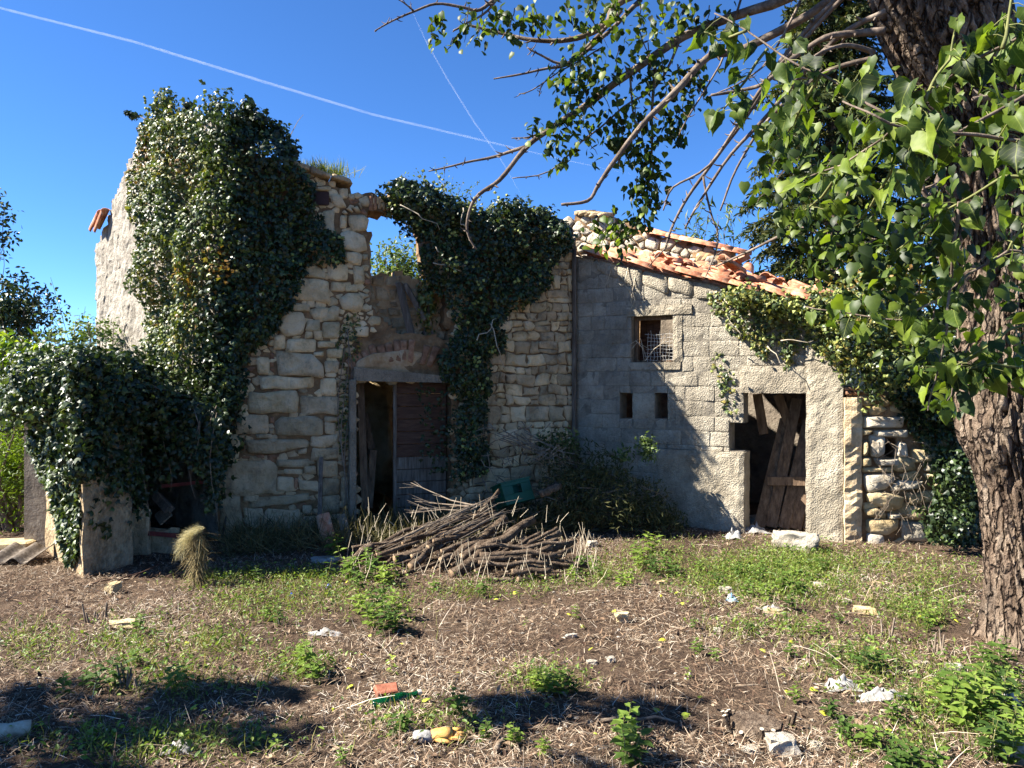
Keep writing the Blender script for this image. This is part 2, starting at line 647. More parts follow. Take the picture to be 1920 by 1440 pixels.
def chaikin(poly, it=1, k=0.22):
    for _ in range(it):
        q = []
        for i in range(len(poly)):
            a, b = poly[i], poly[(i + 1) % len(poly)]
            q.append((a[0] + (b[0] - a[0]) * k, a[1] + (b[1] - a[1]) * k))
            q.append((b[0] - (b[0] - a[0]) * k, b[1] - (b[1] - a[1]) * k))
        poly = q
    return poly


def area(poly):
    return 0.5 * sum(poly[i][0] * poly[(i + 1) % len(poly)][1] - poly[(i + 1) % len(poly)][0] * poly[i][1] for i in range(len(poly)))


def split_long(poly, mx):
    out = []
    for i in range(len(poly)):
        a, b = poly[i], poly[(i + 1) % len(poly)]
        L = math.hypot(b[0] - a[0], b[1] - a[1])
        n = max(1, min(4, int(round(L / mx))))
        for k in range(n):
            out.append((a[0] + (b[0] - a[0]) * k / n, a[1] + (b[1] - a[1]) * k / n))
    return out


def stone(wall, poly, d0, bulge, mat, parent, joint=0.012, name='stone', back=0.05, jag=0.018, sharp=0.11, edge=0.011):
    if area(poly) < 0:
        poly = poly[::-1]
    cu = sum(p[0] for p in poly) / len(poly)
    cz = sum(p[1] for p in poly) / len(poly)
    w = max(p[0] for p in poly) - min(p[0] for p in poly)
    h = max(p[1] for p in poly) - min(p[1] for p in poly)
    if w < 2.5 * joint or h < 2.5 * joint:
        return None
    su, sz = max(0.3, 1 - 2 * joint / w), max(0.3, 1 - 2 * joint / h)
    P = [(cu + (p[0] - cu) * su, cz + (p[1] - cz) * sz) for p in poly]
    P = split_long(P, 0.16)
    jg = min(jag, 0.12 * min(w, h))
    P = [(p[0] + U(-jg, jg), p[1] + U(-jg, jg)) for p in P]
    P = chaikin(P, 1, sharp)
    n = len(P)
    ins = max(0.62, 1 - 2 * edge / min(w, h))
    tu, tz = U(-0.06, 0.06), U(-0.08, 0.08)
    s1, s2 = U(0, 99), U(0, 99)

    def dd(u, z):
        return tu * (u - cu) + tz * (z - cz) + 0.6 * bulge * noise.noise((u * 7 + s1, z * 7, s2))
    vs = [wall.P(p[0], p[1], -back) for p in P]
    vs += [wall.P(p[0], p[1], d0 + dd(*p)) for p in P]
    q = [(cu + (p[0] - cu) * ins, cz + (p[1] - cz) * ins) for p in P]
    vs += [wall.P(p[0], p[1], d0 + bulge * 0.9 + dd(*p)) for p in q]
    q2 = [(cu + (p[0] - cu) * ins * 0.5, cz + (p[1] - cz) * ins * 0.5) for p in P]
    vs += [wall.P(p[0], p[1], d0 + bulge * U(0.8, 1.2) + dd(*p)) for p in q2]
    vs.append(wall.P(cu, cz, d0 + bulge + dd(cu, cz)))
    fs = []
    for k in range(3):
        for i in range(n):
            j = (i + 1) % n
            fs.append((k * n + i, k * n + j, (k + 1) * n + j, (k + 1) * n + i))
    for i in range(n):
        fs.append((3 * n + i, 3 * n + (i + 1) % n, 4 * n))
    return obj(name, vs, fs, mat, parent, smooth=True)


def clip_half(poly, nx, ny, c):
    """keep the side nx*x + ny*y <= c"""
    out = []
    for i in range(len(poly)):
        a, b = poly[i], poly[(i + 1) % len(poly)]
        da, db = nx * a[0] + ny * a[1] - c, nx * b[0] + ny * b[1] - c
        if da <= 0:
            out.append(a)
        if da * db < 0:
            t = da / (da - db)
            out.append((a[0] + (b[0] - a[0]) * t, a[1] + (b[1] - a[1]) * t))
    return out


def rubble_cells(u0, u1, z0, z1, size, aniso=1.6, seed=1, var=0.5):
    """irregular convex cells that tile a rectangle (power diagram)"""
    rg = random.Random(seed)
    S = []
    for _ in range(int(40 * (u1 - u0) * (z1 - z0) / (size * size)) + 200):
        p = (rg.uniform(u0, u1), rg.uniform(z0, z1) * aniso)
        r = size * (1 + rg.uniform(-var, var))
        if all((p[0] - q[0]) ** 2 + (p[1] - q[1]) ** 2 > (0.5 * (r + q[2]) * 0.92) ** 2 for q in S):
            S.append((p[0], p[1], r))
    cells = []
    for i, (x, y, r) in enumerate(S):
        poly = [(u0, z0 * aniso), (u1, z0 * aniso), (u1, z1 * aniso), (u0, z1 * aniso)]
        near = sorted((q for j, q in enumerate(S) if j != i), key=lambda q: (q[0] - x) ** 2 + (q[1] - y) ** 2)[:18]
        for (X, Y, R2) in near:
            nx, ny = X - x, Y - y
            c = (X * X + Y * Y - x * x - y * y - (R2 * R2 - r * r) * 0.22) / 2
            poly = clip_half(poly, nx, ny, c)
            if len(poly) < 3:
                break
        if len(poly) >= 3:
            cells.append([(p[0], p[1] / aniso) for p in poly])
    return cells


def coursed_cells(u0, u1, z0, z1, seed=1, hs=(0.1, 0.26), ws=(0.1, 0.42)):
    """roughly coursed rubble: wavy courses cut into stones, some of them stacked in pairs"""
    rg = random.Random(seed)

    def warp(u, z):
        return (u + 0.05 * noise.noise((u * 3.1, z * 3.1, seed)) + 0.022 * noise.noise((u * 9, z * 9, seed + 3)),
                z + 0.05 * noise.noise((u * 2.6, z * 3.4, seed + 7)) + 0.022 * noise.noise((u * 9, z * 9, seed + 9)))
    cells = []
    z = z0
    while z < z1:
        h = rg.uniform(*hs)
        u = u0 - rg.uniform(0, 0.15)
        while u < u1:
            w = min(ws[1], max(ws[0], h * rg.uniform(0.55, 1.9)))
            ua, ub = max(u, u0), min(u + w, u1)
            if ub - ua > 0.05:
                parts = [(ua, z, ub, z + h)]
                q = rg.random()
                if q < 0.22 and h > 0.15:
                    k = rg.uniform(0.35, 0.65)
                    parts = [(ua, z, ub, z + h * k), (ua, z + h * k, ub, z + h)]
                elif q < 0.34 and w > 0.24:
                    k = rg.uniform(0.3, 0.6)
                    m = ua + (ub - ua) * rg.uniform(0.35, 0.65)
                    parts = [(ua, z, ub, z + h * k), (ua, z + h * k, m, z + h), (m, z + h * k, ub, z + h)]
                for (a, b, c, d) in parts:
                    t1, t2 = rg.uniform(-.02, .02), rg.uniform(-.02, .02)
                    cells.append([warp(a + t1, b), warp((a + c) / 2, b), warp(c + t2, b), warp(c - t2, (b + d) / 2), warp(c, d), warp((a + c) / 2, d), warp(a, d), warp(a - t1, (b + d) / 2)])
            u += w
        z += h
    return cells


def cen(poly):
    return (sum(p[0] for p in poly) / len(poly), sum(p[1] for p in poly) / len(poly))


# ================================================================== the stone house
HOUSE = thing('ruined_stone_house', 'roofless rubble stone house draped in ivy with a doorway and broken upper window', 'house', (CA.x, CA.y, 0))
fac_outline = FAC.poly([(408, 1040), (408, 252), (470, 285), (560, 318), (640, 352), (690, 366), (740, 366), (800, 385), (850, 398),
                        (1000, 405), (1060, 425), (1082, 448), (1082, 1000)])
fac_outline = [(u, z) for u, z in fac_outline]
hole_up = FAC.poly([(690, 397), (720, 393), (760, 396), (790, 412), (802, 500), (835, 560), (838, 632), (752, 626), (722, 604), (698, 575), (694, 480)])
door_l, door_t = FAC.pix(666, 714)
door_r = FAC.pix(846, 716)[0]
left_u = 0.0


def fac_inside(P):
    a = in_poly(P, fac_outline) > 0
    h = in_poly(P, hole_up) > 0
    dr = (P[:, 0] > door_l) & (P[:, 0] < door_r) & (P[:, 1] < door_t)
    return a & ~h & ~dr


FW = maskwall('facade_wall', FAC, list(np.arange(0, FAC.len, 0.055)) + [FAC.len, door_l, door_r],
              list(np.arange(-0.3, 5.4, 0.055)) + [door_t], fac_inside, 0.5, MORTAR, HOUSE, jit=0.05, rough=0.016, roughs=5,
              fixed=lambda u, z: (abs(u - door_l) < 0.001 or abs(u - door_r) < 0.001 or abs(z - door_t) < 0.001 or u < 0.01 or u > FAC.len - 0.01))

C3 = lambda L: [(400 + x / 3.2, 300 + y / 3.2) for x, y in L]
C4 = lambda L: [(400 + x / 3.13, 640 + y / 3.13) for x, y in L]
Q = lambda a, b, c, d: [(a, b), (c, b), (c, d), (a, d)]
hand = []
for r in [(660, 305, 728, 445), (757, 337, 800, 410), (685, 450, 735, 490), (740, 527, 780, 573), (705, 735, 790, 790),
          (790, 752, 870, 795), (555, 965, 640, 1025), (550, 1032, 595, 1075), (597, 1025, 655, 1083), (365, 1055, 430, 1135),
          (435, 1076, 615, 1150), (625, 1085, 725, 1130), (680, 1136, 777, 1190), (670, 1205, 750, 1285), (260, 1180, 330, 1287),
          (285, 1300, 600, 1372), (640, 1312, 740, 1410), (610, 158, 705, 186), (760, 168, 808, 230), (810, 200, 850, 240),
          (845, 1005, 925, 1062), (650, 975, 752, 1070), (835, 640, 900, 745), (895, 562, 930, 600), (600, 1150, 660, 1180)]:
    hand.append((C3(Q(*r)), 0.022))
for p in [[(808, 335), (900, 328), (928, 360), (925, 430), (830, 428), (803, 385)],
          [(757, 432), (830, 428), (915, 455), (920, 545), (880, 553), (757, 530)],
          [(783, 560), (870, 545), (895, 575), (890, 632), (850, 636), (790, 600)],
          [(518, 610), (560, 600), (640, 650), (675, 688), (660, 714), (520, 697)],
          [(585, 578), (640, 568), (690, 615), (668, 650), (600, 612)],
          [(685, 625), (745, 598), (810, 650), (808, 722), (690, 722)],
          [(500, 706), (690, 727), (694, 862), (460, 832)],
          [(420, 852), (570, 865), (575, 910), (425, 905)],
          [(580, 910), (640, 880), (690, 885), (690, 945), (600, 962)],
          [(760, 830), (800, 800), (880, 800), (902, 850), (890, 905), (770, 895)],
          [(395, 940), (450, 913), (530, 918), (555, 975), (540, 1045), (440, 1062), (390, 1010)],
          [(640, 930), (720, 868), (758, 890), (750, 970), (660, 975)],
          [(375, 1142), (600, 1165), (662, 1230), (655, 1300), (390, 1290)],
          [(700, 205), (770, 215), (802, 280), (740, 288), (705, 260)],
          [(765, 310), (790, 300), (812, 325), (790, 334)], [(790, 290), (820, 285), (842, 310), (825, 322)],
          [(835, 285), (860, 280), (885, 312), (855, 322)], [(868, 262), (880, 258), (895, 292), (885, 302)]]:
    hand.append((C3(p), 0.028))
for r in [(510, 327, 735, 430), (130, 437, 325, 540), (650, 440, 730, 473), (650, 477, 720, 545), (250, 541, 345, 571),
          (575, 621, 735, 692), (375, 692, 560, 735), (415, 746, 520, 782), (375, 790, 470, 880), (175, 902, 268, 945),
          (175, 977, 295, 1030), (525, 957, 580, 1015), (520, 1022, 618, 1112), (640, 800, 735, 900), (640, 905, 740, 1000),
          (640, 1010, 790, 1100), (500, 812, 620, 880), (530, 727, 600, 775), (610, 700, 735, 790), (745, 800, 815, 950)]:
    hand.append((C4(Q(*r)), 0.022))
for p in [[(205, 300), (480, 292), (500, 330), (497, 425), (210, 422)],
          [(365, 470), (400, 442), (600, 438), (645, 465), (640, 540), (590, 557), (380, 555)],
          [(195, 590), (260, 580), (540, 568), (562, 590), (555, 625), (430, 640), (300, 660), (200, 652)],
          [(570, 560), (640, 560), (735, 545), (733, 600), (640, 622), (575, 612)],
          [(60, 548), (150, 545), (160, 600), (140, 700), (45, 700)],
          [(38, 705), (330, 702), (368, 735), (370, 890), (240, 902), (38, 905)],
          [(36, 908), (165, 908), (168, 1190), (36, 1192)],
          [(215, 920), (560, 890), (572, 930), (420, 965), (215, 972)],
          [(310, 990), (510, 985), (522, 1080), (420, 1140), (270, 1140), (290, 1040)],
          [(175, 1040), (280, 1032), (275, 1100), (230, 1102), (180, 1080)], [(180, 1110), (250, 1105), (255, 1168), (178, 1170)],
          [(490, 640), (550, 622), (548, 655), (495, 662)], [(280, 1150), (420, 1145), (430, 1210), (260, 1210)]]:
    hand.append((C4(p), 0.03))
hp = []
for p, b in hand:
    q = FAC.poly(p)
    hp.append(q)
    cq = cen(q)
    stone(FAC, [(cq[0] + (a_[0] - cq[0]) * 1.035, cq[1] + (a_[1] - cq[1]) * 1.05) for a_ in q], 0.014, b * U(0.8, 1.6), STONE_CLEAN_LIT if U(0, 1) < (cq[1] - 1.0) / 1.3 else STONE, FW, joint=0.003)
bricks_bits = [(331, 445, 360, 480), (331, 482, 360, 516), (331, 518, 358, 553), (162, 558, 190, 590), (162, 592, 188, 640), (240, 664, 300, 688),
               (304, 662, 400, 690), (160, 672, 236, 690), (400, 718, 470, 742), (474, 722, 530, 742), (470, 800, 498, 880)]
for r in bricks_bits:
    stone(FAC, FAC.poly(C4(Q(*r))), 0.004, 0.012, BRICK, FW, joint=0.004, name='brick', jag=0.004, sharp=0.12)
for r in [(336, 1155, 368, 1200), (336, 1204, 366, 1240), (338, 1244, 368, 1278)]:
    stone(FAC, FAC.poly(C3(Q(*r))), 0.004, 0.012, BRICK, FW, joint=0.004, name='brick', jag=0.004, sharp=0.12)

# small stones that fill the gaps on the side of the big ones, and the finer rubble beyond the doorway
arch_poly = FAC.poly([(652, 700), (660, 640), (720, 612), (790, 622), (860, 655), (870, 715)])
split_u = FAC.pix(880, 700)[0]
ivy_dense = FAC.poly([(408, 250), (560, 300), (590, 430), (530, 480), (480, 640), (425, 780), (408, 800)])
for c in rubble_cells(0.02, split_u, 0.0, 4.75, 0.12, 1.35, 5):
    q = cen(c)
    pt = np.array([q])
    if not fac_inside(pt)[0] or max(in_poly(pt, h)[0] for h in hp) > -0.006 or in_poly(pt, arch_poly)[0] > 0 or in_poly(pt, ivy_dense)[0] > 0.05:
        continue
    if in_poly(pt, hole_up)[0] > -0.05:
        continue
    stone(FAC, c, 0.0, U(0.006, 0.02), (STONE_CLEAN_LIT if U(0, 1) < (q[1] - 1.2) / 1.6 else STONE_RUBBLE) if U(0, 1) < 0.93 else BRICK, FW, joint=0.007)
ivy_dense2 = FAC.poly([(850, 420), (1000, 420), (985, 540), (915, 640), (890, 780), (850, 780)])
for c in coursed_cells(split_u, FAC.len - 0.06, 0.0, 4.3, 9):
    q = cen(c)
    pt = np.array([q])
    if not fac_inside(pt)[0] or in_poly(pt, ivy_dense2)[0] > 0.06 or in_poly(pt, arch_poly)[0] > 0 or in_poly(pt, hole_up)[0] > -0.06:
        continue
    stone(FAC, c, 0.008, U(0.01, 0.026), RND.choice([STONE_CLEAN_LIT, STONE_CLEAN_LIT, STONE_RUBBLE, STONE]), FW, joint=0.006, jag=0.02)

# brick arch over the doorway, plaster tympanum, cracked concrete lintel
ac = FAC.pix(757, 800)
for k in range(15):
    an = math.radians(-38 + 76 * k / 14 + U(-0.6, 0.6))
    r0, r1 = 0.88, 1.18 + U(-0.03, 0.02)
    w = 0.042
    pts = []
    for rr, ss in ((r0, -1), (r0, 1), (r1, 1.25), (r1, -1.25)):
        uu = ac[0] + math.sin(an) * rr + math.cos(an) * ss * w
        zz = ac[1] + math.cos(an) * rr - math.sin(an) * ss * w - 0.03
        pts.append((uu, zz))
    if k not in (9, 12, 13):
        stone(FAC, pts, 0.012, 0.012, BRICK, FW, joint=0.006, name='brick', jag=0.006, sharp=0.12)
tp = FAC.poly([(664, 688), (668, 676), (700, 662), (760, 655), (820, 668), (850, 690), (850, 708), (760, 700)])
stone(FAC, tp, 0.004, 0.01, PLASTER, HOUSE, joint=0.001, name='plaster_tympanum', jag=0.01)
mb = MB()
lp = [FAC.pix(*p) for p in ((662, 688), (845, 706), (854, 718), (662, 714))]
vs = [FAC.P(u, z, 0.075) for u, z in lp] + [FAC.P(u, z, -0.32) for u, z in lp]
mb.add(vs, [(0, 3, 2, 1), (4, 5, 6, 7), (0, 1, 5, 4), (1, 2, 6, 5), (2, 3, 7, 6), (3, 0, 4, 7)])
mb.build('door_lintel', LINTEL_C, HOUSE)
# flat bricks on edge of the arch that still spans the upper window
ov = FAC.poly([(690, 398), (688, 366), (742, 364), (800, 384), (800, 418), (760, 397), (720, 394)])
for k in range(13):
    x = 692 + k * 8.2
    yt = 366 + max(0, (x - 740)) * 0.33
    yb = 395 - 6 * math.sin(min(1, (x - 690) / 60) * math.pi) * 0.3 + max(0, x - 745) * 0.42
    stone(FAC, FAC.poly([(x, yt + U(-3, 3)), (x + 7.6, yt + U(-3, 3)), (x + 7.0, yb), (x - 0.5, yb)]), 0.004, 0.018, BRICK if U(0, 1) < 0.6 else STONE_RUBBLE, FW,
          joint=0.004, name='brick', jag=0.008, sharp=0.14)
# stone slab on the wall head, rusty sheet in the small opening
sl = [FAC.pix(*p) for p in ((540, 300), (658, 341), (661, 352), (540, 313))]
mb = MB()
for i in range(3):
    a0, a1 = i / 3 + 0.004, (i + 1) / 3 - 0.004
    L = lambda a, p, q: (p[0] + (q[0] - p[0]) * a, p[1] + (q[1] - p[1]) * a)
    c4 = [L(a0, sl[0], sl[1]), L(a1, sl[0], sl[1]), L(a1, sl[3], sl[2]), L(a0, sl[3], sl[2])]
    stone(FAC, [(u, z + U(-.01, .01)) for u, z in c4], 0.09, 0.03, STONE_RUBBLE, HOUSE, joint=0.003, name='coping_slab', back=0.5, sharp=0.12)
RUST = mat_simple('rusty_sheet', [srgb(40, 28, 26), srgb(62, 42, 38), srgb(78, 56, 48)], 9, 0.3, 0.7)
ho = FAC.poly([(584, 360), (617, 360), (617, 386), (584, 386)])
stone(FAC, ho, 0.03, 0.004, RUST, HOUSE, joint=0.001, name='rusty_sheet', back=0.03, jag=0.002, sharp=0.06)

# gable wall, rendered, seen to the side of the ivy
gab_out = GAB.poly([(180, 1060), (179, 462), (200, 415), (222, 350), (245, 298), (262, 255), (300, 215), (360, 215), (409, 240), (409, 1040)])
maskwall('gable_wall', GAB, list(np.arange(0, GAB.len, 0.07)) + [GAB.len - 0.005], list(np.arange(-0.3, 6.2, 0.07)), lambda P: in_poly(P, gab_out) > 0,
         0.5, RENDER, HOUSE, jit=0.06, rough=0.035, roughs=4)
# inner cross walls, added floor, rear wall
BACK = Wall(tuple((GAB.P(0.2, 0, -0.5))[:2]), tuple((Vector((CC[0], CC[1], 0)) - FAC.n * 3.6 + FAC.t * 0.4)[:2]))
bo = [(0, -0.2), (0, 3.5), (BACK.len * 0.3, 3.45), (BACK.len * 0.55, 3.62), (BACK.len * 0.7, 3.3), (BACK.len * 0.85, 3.75), (BACK.len, 3.3), (BACK.len, -0.2)]
RW = maskwall('rear_wall', BACK, list(np.arange(0, BACK.len, 0.09)), list(np.arange(-0.2, 4, 0.09)), lambda P: in_poly(P, bo) > 0, 0.45, PLASTER, HOUSE, jit=0.08, rough=0.03)
for c in rubble_cells(BACK.len * 0.35, BACK.len - 0.1, 1.4, 3.6, 0.3, 1.3, 21, 0.5):
    if in_poly(np.array([cen(c)]), bo)[0] > 0.05:
        stone(BACK, c, 0.0, U(0.015, 0.04), STONE_RUBBLE, RW, joint=0.02)
SIDE = Wall(tuple((Vector((CC[0], CC[1], 0)) + FAC.t * -0.02 - FAC.n * 0.5)[:2]), tuple((Vector((CC[0], CC[1], 0)) + FAC.t * 0.2 - FAC.n * 3.5)[:2]))
obj('cross_wall', [SIDE.P(u, z, d) for d in (0, -0.4) for u, z in ((0, -0.2), (SIDE.len, -0.2), (SIDE.len, 4.3), (0, 4.2))],
    [(0, 1, 2, 3), (7, 6, 5, 4), (0, 3, 7, 4), (3, 2, 6, 7), (2, 1, 5, 6), (1, 0, 4, 5)], MORTAR_DARK, HOUSE)  # unseen wall, top raised to keep sun out of the annex

# timbers and boards inside the house
mb = MB()
plank(mb, FAC.P(*FAC.pix(688, 572), -0.45), FAC.P(*FAC.pix(750, 634), -0.25), 0.16, 0.12)
mb.build('fallen_beam', WOOD_GREY, HOUSE)
for (a, b, w) in (((752, 528, -0.16), (776, 640, -0.05), 0.1), ((764, 530, -0.18), (800, 600, -0.08), 0.09)):
    mb = MB()
    pa, pb = FAC.pix(a[0], a[1]), FAC.pix(b[0], b[1])
    k = 1.0
    plank(mb, FAC.P(pa[0], pa[1] * k, a[2]), FAC.P(pb[0], pb[1], b[2]), w, w * 0.8)
    mb.build('fallen_beam', WOOD_GREY, HOUSE)
# lower inner leaf of the facade, still standing inside the broken window
INL = Wall(tuple(FAC.P(0, 0, -0.24)[:2]), tuple(FAC.P(FAC.len, 0, -0.24)[:2]))
ilp = INL.poly([(660, 512), (700, 512), (722, 520), (748, 508), (790, 530), (850, 545), (860, 660), (660, 660)])
IL = maskwall('inner_leaf', INL, list(np.arange(1.2, 4.0, 0.06)), list(np.arange(2.1, 3.8, 0.06)), lambda P: in_poly(P, ilp) > 0, 0.24, PLASTER, HOUSE, jit=0.05, rough=0.02)
for c in coursed_cells(INL.pix(680, 0)[0], INL.pix(845, 0)[0], 2.4, 3.45, 31, (0.09, 0.2), (0.09, 0.3)):
    if in_poly(np.array([cen(c)]), ilp)[0] > 0.02 and U(0, 1) < 0.75:
        stone(INL, c, 0.0, U(0.01, 0.025), STONE_RUBBLE, IL, joint=0.012)
# upper floor added behind the facade to darken the doorway: joists and boards
uA, uB = FAC.pix(520, 700)[0], FAC.pix(1000, 700)[0]
for k in range(7):
    u = uA + (uB - uA) * k / 6
    mb = MB()
    plank(mb, FAC.P(u, 2.12, -0.5), FAC.P(u + U(-.1, .1), 2.12 + U(-.15, .05), -3.3), 0.12, 0.16)
    mb.build('added_joist', WOOD_GREY, HOUSE)
for k in range(15):
    dd = -0.6 - k * 0.2
    mb = MB()
    plank(mb, FAC.P(-0.2 + 0.0 * k, 2.23, dd), FAC.P((FAC.len - 0.1) if k < 9 else uB - 0.5, 2.22, dd + U(-.01, .01)), 0.196, 0.03)
    mb.build('added_floor_board', WOOD_DOOR, HOUSE)
# rubble heap inside
vs, fs = rocky(FAC.P((door_l + door_r) / 2 - 0.25, 1.05, -2.7), 1.0, 0.75, 0.7, 1.15, 0.4, 3.0)
obj('rubble_heap', vs, fs, STONE_OCHRE, HOUSE, smooth=True)

# plank door leaf (reddish), standing ajar in the doorway
DOOR = thing('plank_door', 'weathered reddish plank door leaf standing in the doorway under the brick arch', 'door', FAC.P(door_r - 0.1, 0, -0.1))
du0 = FAC.pix(742, 800)[0]
du1 = door_r - 0.02
z = 0.06
while z < door_t - 0.05:
    h = min(0.17, door_t - 0.02 - z)
    mb = MB()
    mb.box(frame(FAC.P((du0 + du1) / 2, z + h / 2, -0.2 + U(-0.006, 0.006)), FAC.t), du1 - du0, 0.035, h - 0.008, ch=0.004)
    mb.build('board', WOOD_RED if z > 0.9 else WOOD_GREY, DOOR)
    z += h
mb = MB()
mb.box(frame(FAC.P(du0 + 0.02, door_t / 2, -0.165), FAC.t), 0.045, 0.03, door_t - 0.04, ch=0.004)
mb.build('edge_post', WOOD_GREY, DOOR)
for zz in (0.35, 1.05, 1.6):
    mb = MB()
    mb.tube([FAC.P(du0 + 0.06 + 0.03 * k, zz, -0.172 - 0.0 * k) for k in range(2)], 0.01, 6)
    mb.build('bolt', RUST, DOOR)
# stone jamb on the ivy side of the doorway
mb = MB()
mb.box(frame(FAC.P(door_l - 0.045, 0.98, 0.02), FAC.t), 0.09, 0.2, 1.95, ch=0.01, jit=0.004)
mb.build('door_jamb', LINTEL_C, HOUSE)
# boards leaning inside the opening
for k, (x0, y0, x1, y1, dp) in enumerate(((700, 780, 712, 850, -0.8), (690, 800, 716, 868, -0.9), (712, 850, 700, 960, -0.5), (684, 720, 690, 960, -0.4))):
    mb = MB()
    a, b = FAC.pix(x0, y0), FAC.pix(x1, y1)
    plank(mb, FAC.P(a[0], a[1], dp), FAC.P(b[0], b[1], dp + 0.15), 0.1, 0.025, up=tuple(FAC.n))
    tag(mb.build('loose_board', WOOD_DOOR), ['pale splintered board tilted in the dark doorway opening', 'broad board slanting below the splintered one in the doorway',
        'short board leaning low behind the doorway edge', 'narrow dark upright board just inside the doorway jamb'][k], 'board', 'loose boards inside the doorway')
# corner seam pipe between stone and block walls
mb = MB()
mb.tube([FAC.P(FAC.len - 0.05, z, 0.05 + 0.006 * math.sin(z * 3)) for z in np.linspace(0.0, 3.8, 14)], 0.032, 8)
mb.build('corner_batten', WOOD_GREY, HOUSE, smooth=True)
# two clay verge tiles on the rear eaves of the gable
def barrel(L=0.42, r0=0.095, r1=0.075, th=0.013, seg=7, br=0.0):
    vs, fs = [], []
    for (x, r) in ((0, r0), (L, r1)):
        for rr in (r, r - th):
            for k in range(seg + 1):
                an = math.pi * k / seg
                xx = x + (br * math.sin(k * 2.1) if x > 0 else 0)
                vs.append((xx, math.cos(an) * rr, math.sin(an) * rr * 0.9))
    n = seg + 1
    o0, i0, o1, i1 = 0, n, 2 * n, 3 * n
    for k in range(seg):
        fs += [(o0 + k, o1 + k, o1 + k + 1, o0 + k + 1), (i0 + k, i0 + k + 1, i1 + k + 1, i1 + k),
               (o0 + k, o0 + k + 1, i0 + k + 1, i0 + k), (o1 + k, i1 + k, i1 + k + 1, o1 + k + 1)]
    for k in (0, seg):
        fs.append((o0 + k, i0 + k, i1 + k, o1 + k))
    return vs, fs


TILES = [make_mesh('roof_tile', *barrel(), TILE, True), make_mesh('roof_tile', *barrel(0.4, 0.09, 0.075), TILE, True),
         make_mesh('roof_tile', *barrel(0.24, 0.095, 0.085, br=0.05), TILE, True), make_mesh('roof_tile', *barrel(0.17, 0.09, 0.085, br=0.06), TILE, True)]


def tile_at(p, x, up, parent, k=None, flip=False):
    me = TILES[k if k is not None else RND.choice([0, 0, 0, 1])]
    m = frame(p, x, up)
    if flip:
        m = m @ Matrix.Rotation(math.pi, 4, 'X')
    return inst('roof_tile', me, m, parent)


for (x0, y0, x1, y1) in ((200, 402, 176, 452), (208, 398, 190, 448)):
    a, b = GAB.pix(x0, y0), GAB.pix(x1, y1)
    pa, pb = GAB.P(a[0], a[1], 0.06), GAB.P(b[0], b[1], 0.1)
    tile_at(pa, pb - pa, Vector((-.8, -.2, .5)), HOUSE, 0)

# ================================================================== block annex
ANNEX = thing('block_annex', 'grey cinder block annex with a window, a doorway and a collapsing clay tile roof', 'outbuilding', (CC[0], CC[1], 0))
RX = lambda x0, y0, x1, y1: (ANX.pix((x0 + x1) / 2, y0)[1],) and (ANX.pix(x0, 0)[0], ANX.pix((x0 + x1) / 2, y1)[1], ANX.pix(x1, 0)[0], ANX.pix((x0 + x1) / 2, y0)[1])
win = RX(1184, 592, 1262, 679)
slot1 = RX(1162, 737, 1186, 785)
slot2 = RX(1228, 737, 1252, 785)
drU = RX(1394, 737, 1512, 800)
door_a = (drU[0], -0.3, drU[2], drU[3])
notch = RX(1368, 793, 1396, 846)
OPEN = [win, slot1, slot2, door_a, notch]
top_u0, top_z0 = ANX.pix(1110, 482)
top_u1, top_z1 = ANX.pix(1500, 566)
topz = lambda u: top_z0 + (top_z1 - top_z0) * (u - top_u0) / (top_u1 - top_u0)


def anx_inside(P):
    a = P[:, 1] < top_z0 + (top_z1 - top_z0) * (P[:, 0] - top_u0) / (top_u1 - top_u0) - 0.03
    for (a0, b0, a1, b1) in OPEN:
        a &= ~((P[:, 0] > a0) & (P[:, 0] < a1) & (P[:, 1] > b0) & (P[:, 1] < b1))
    return a


AW = maskwall('block_wall', ANX, list(np.arange(0, ANX.len, 0.07)) + [ANX.len] + [o[0] for o in OPEN] + [o[2] for o in OPEN],
              list(np.arange(-0.3, 3.9, 0.07)) + [o[1] for o in OPEN] + [o[3] for o in OPEN], anx_inside, 0.26, BLOCK_JOINT, ANNEX, rough=0.01, roughs=8)
plinth_u0, plinth_u1 = ANX.pix(1235, 900)[0], ANX.pix(1396, 900)[0]
plinth_z = ANX.pix(1340, 846)[1]
pier_u0, pier_u1 = drU[2], ANX.len
beam_z0, beam_z1 = drU[3], ANX.pix(1450, 686)[1]
wl_z1 = ANX.pix(1220, 574)[1]


def rects_minus(r, holes):
    out = [r]
    for h in holes:
        nxt = []
        for (a, b, c, d) in out:
            if h[0] >= c or h[2] <= a or h[1] >= d or h[3] <= b:
                nxt.append((a, b, c, d))
                continue
            if h[0] > a:
                nxt.append((a, b, h[0], d))
            if h[2] < c:
                nxt.append((h[2], b, c, d))
            m0, m1 = max(a, h[0]), min(c, h[2])
            if h[1] > b:
                nxt.append((m0, b, m1, h[1]))
            if h[3] < d:
                nxt.append((m0, h[3], m1, d))
        out = nxt
    return out


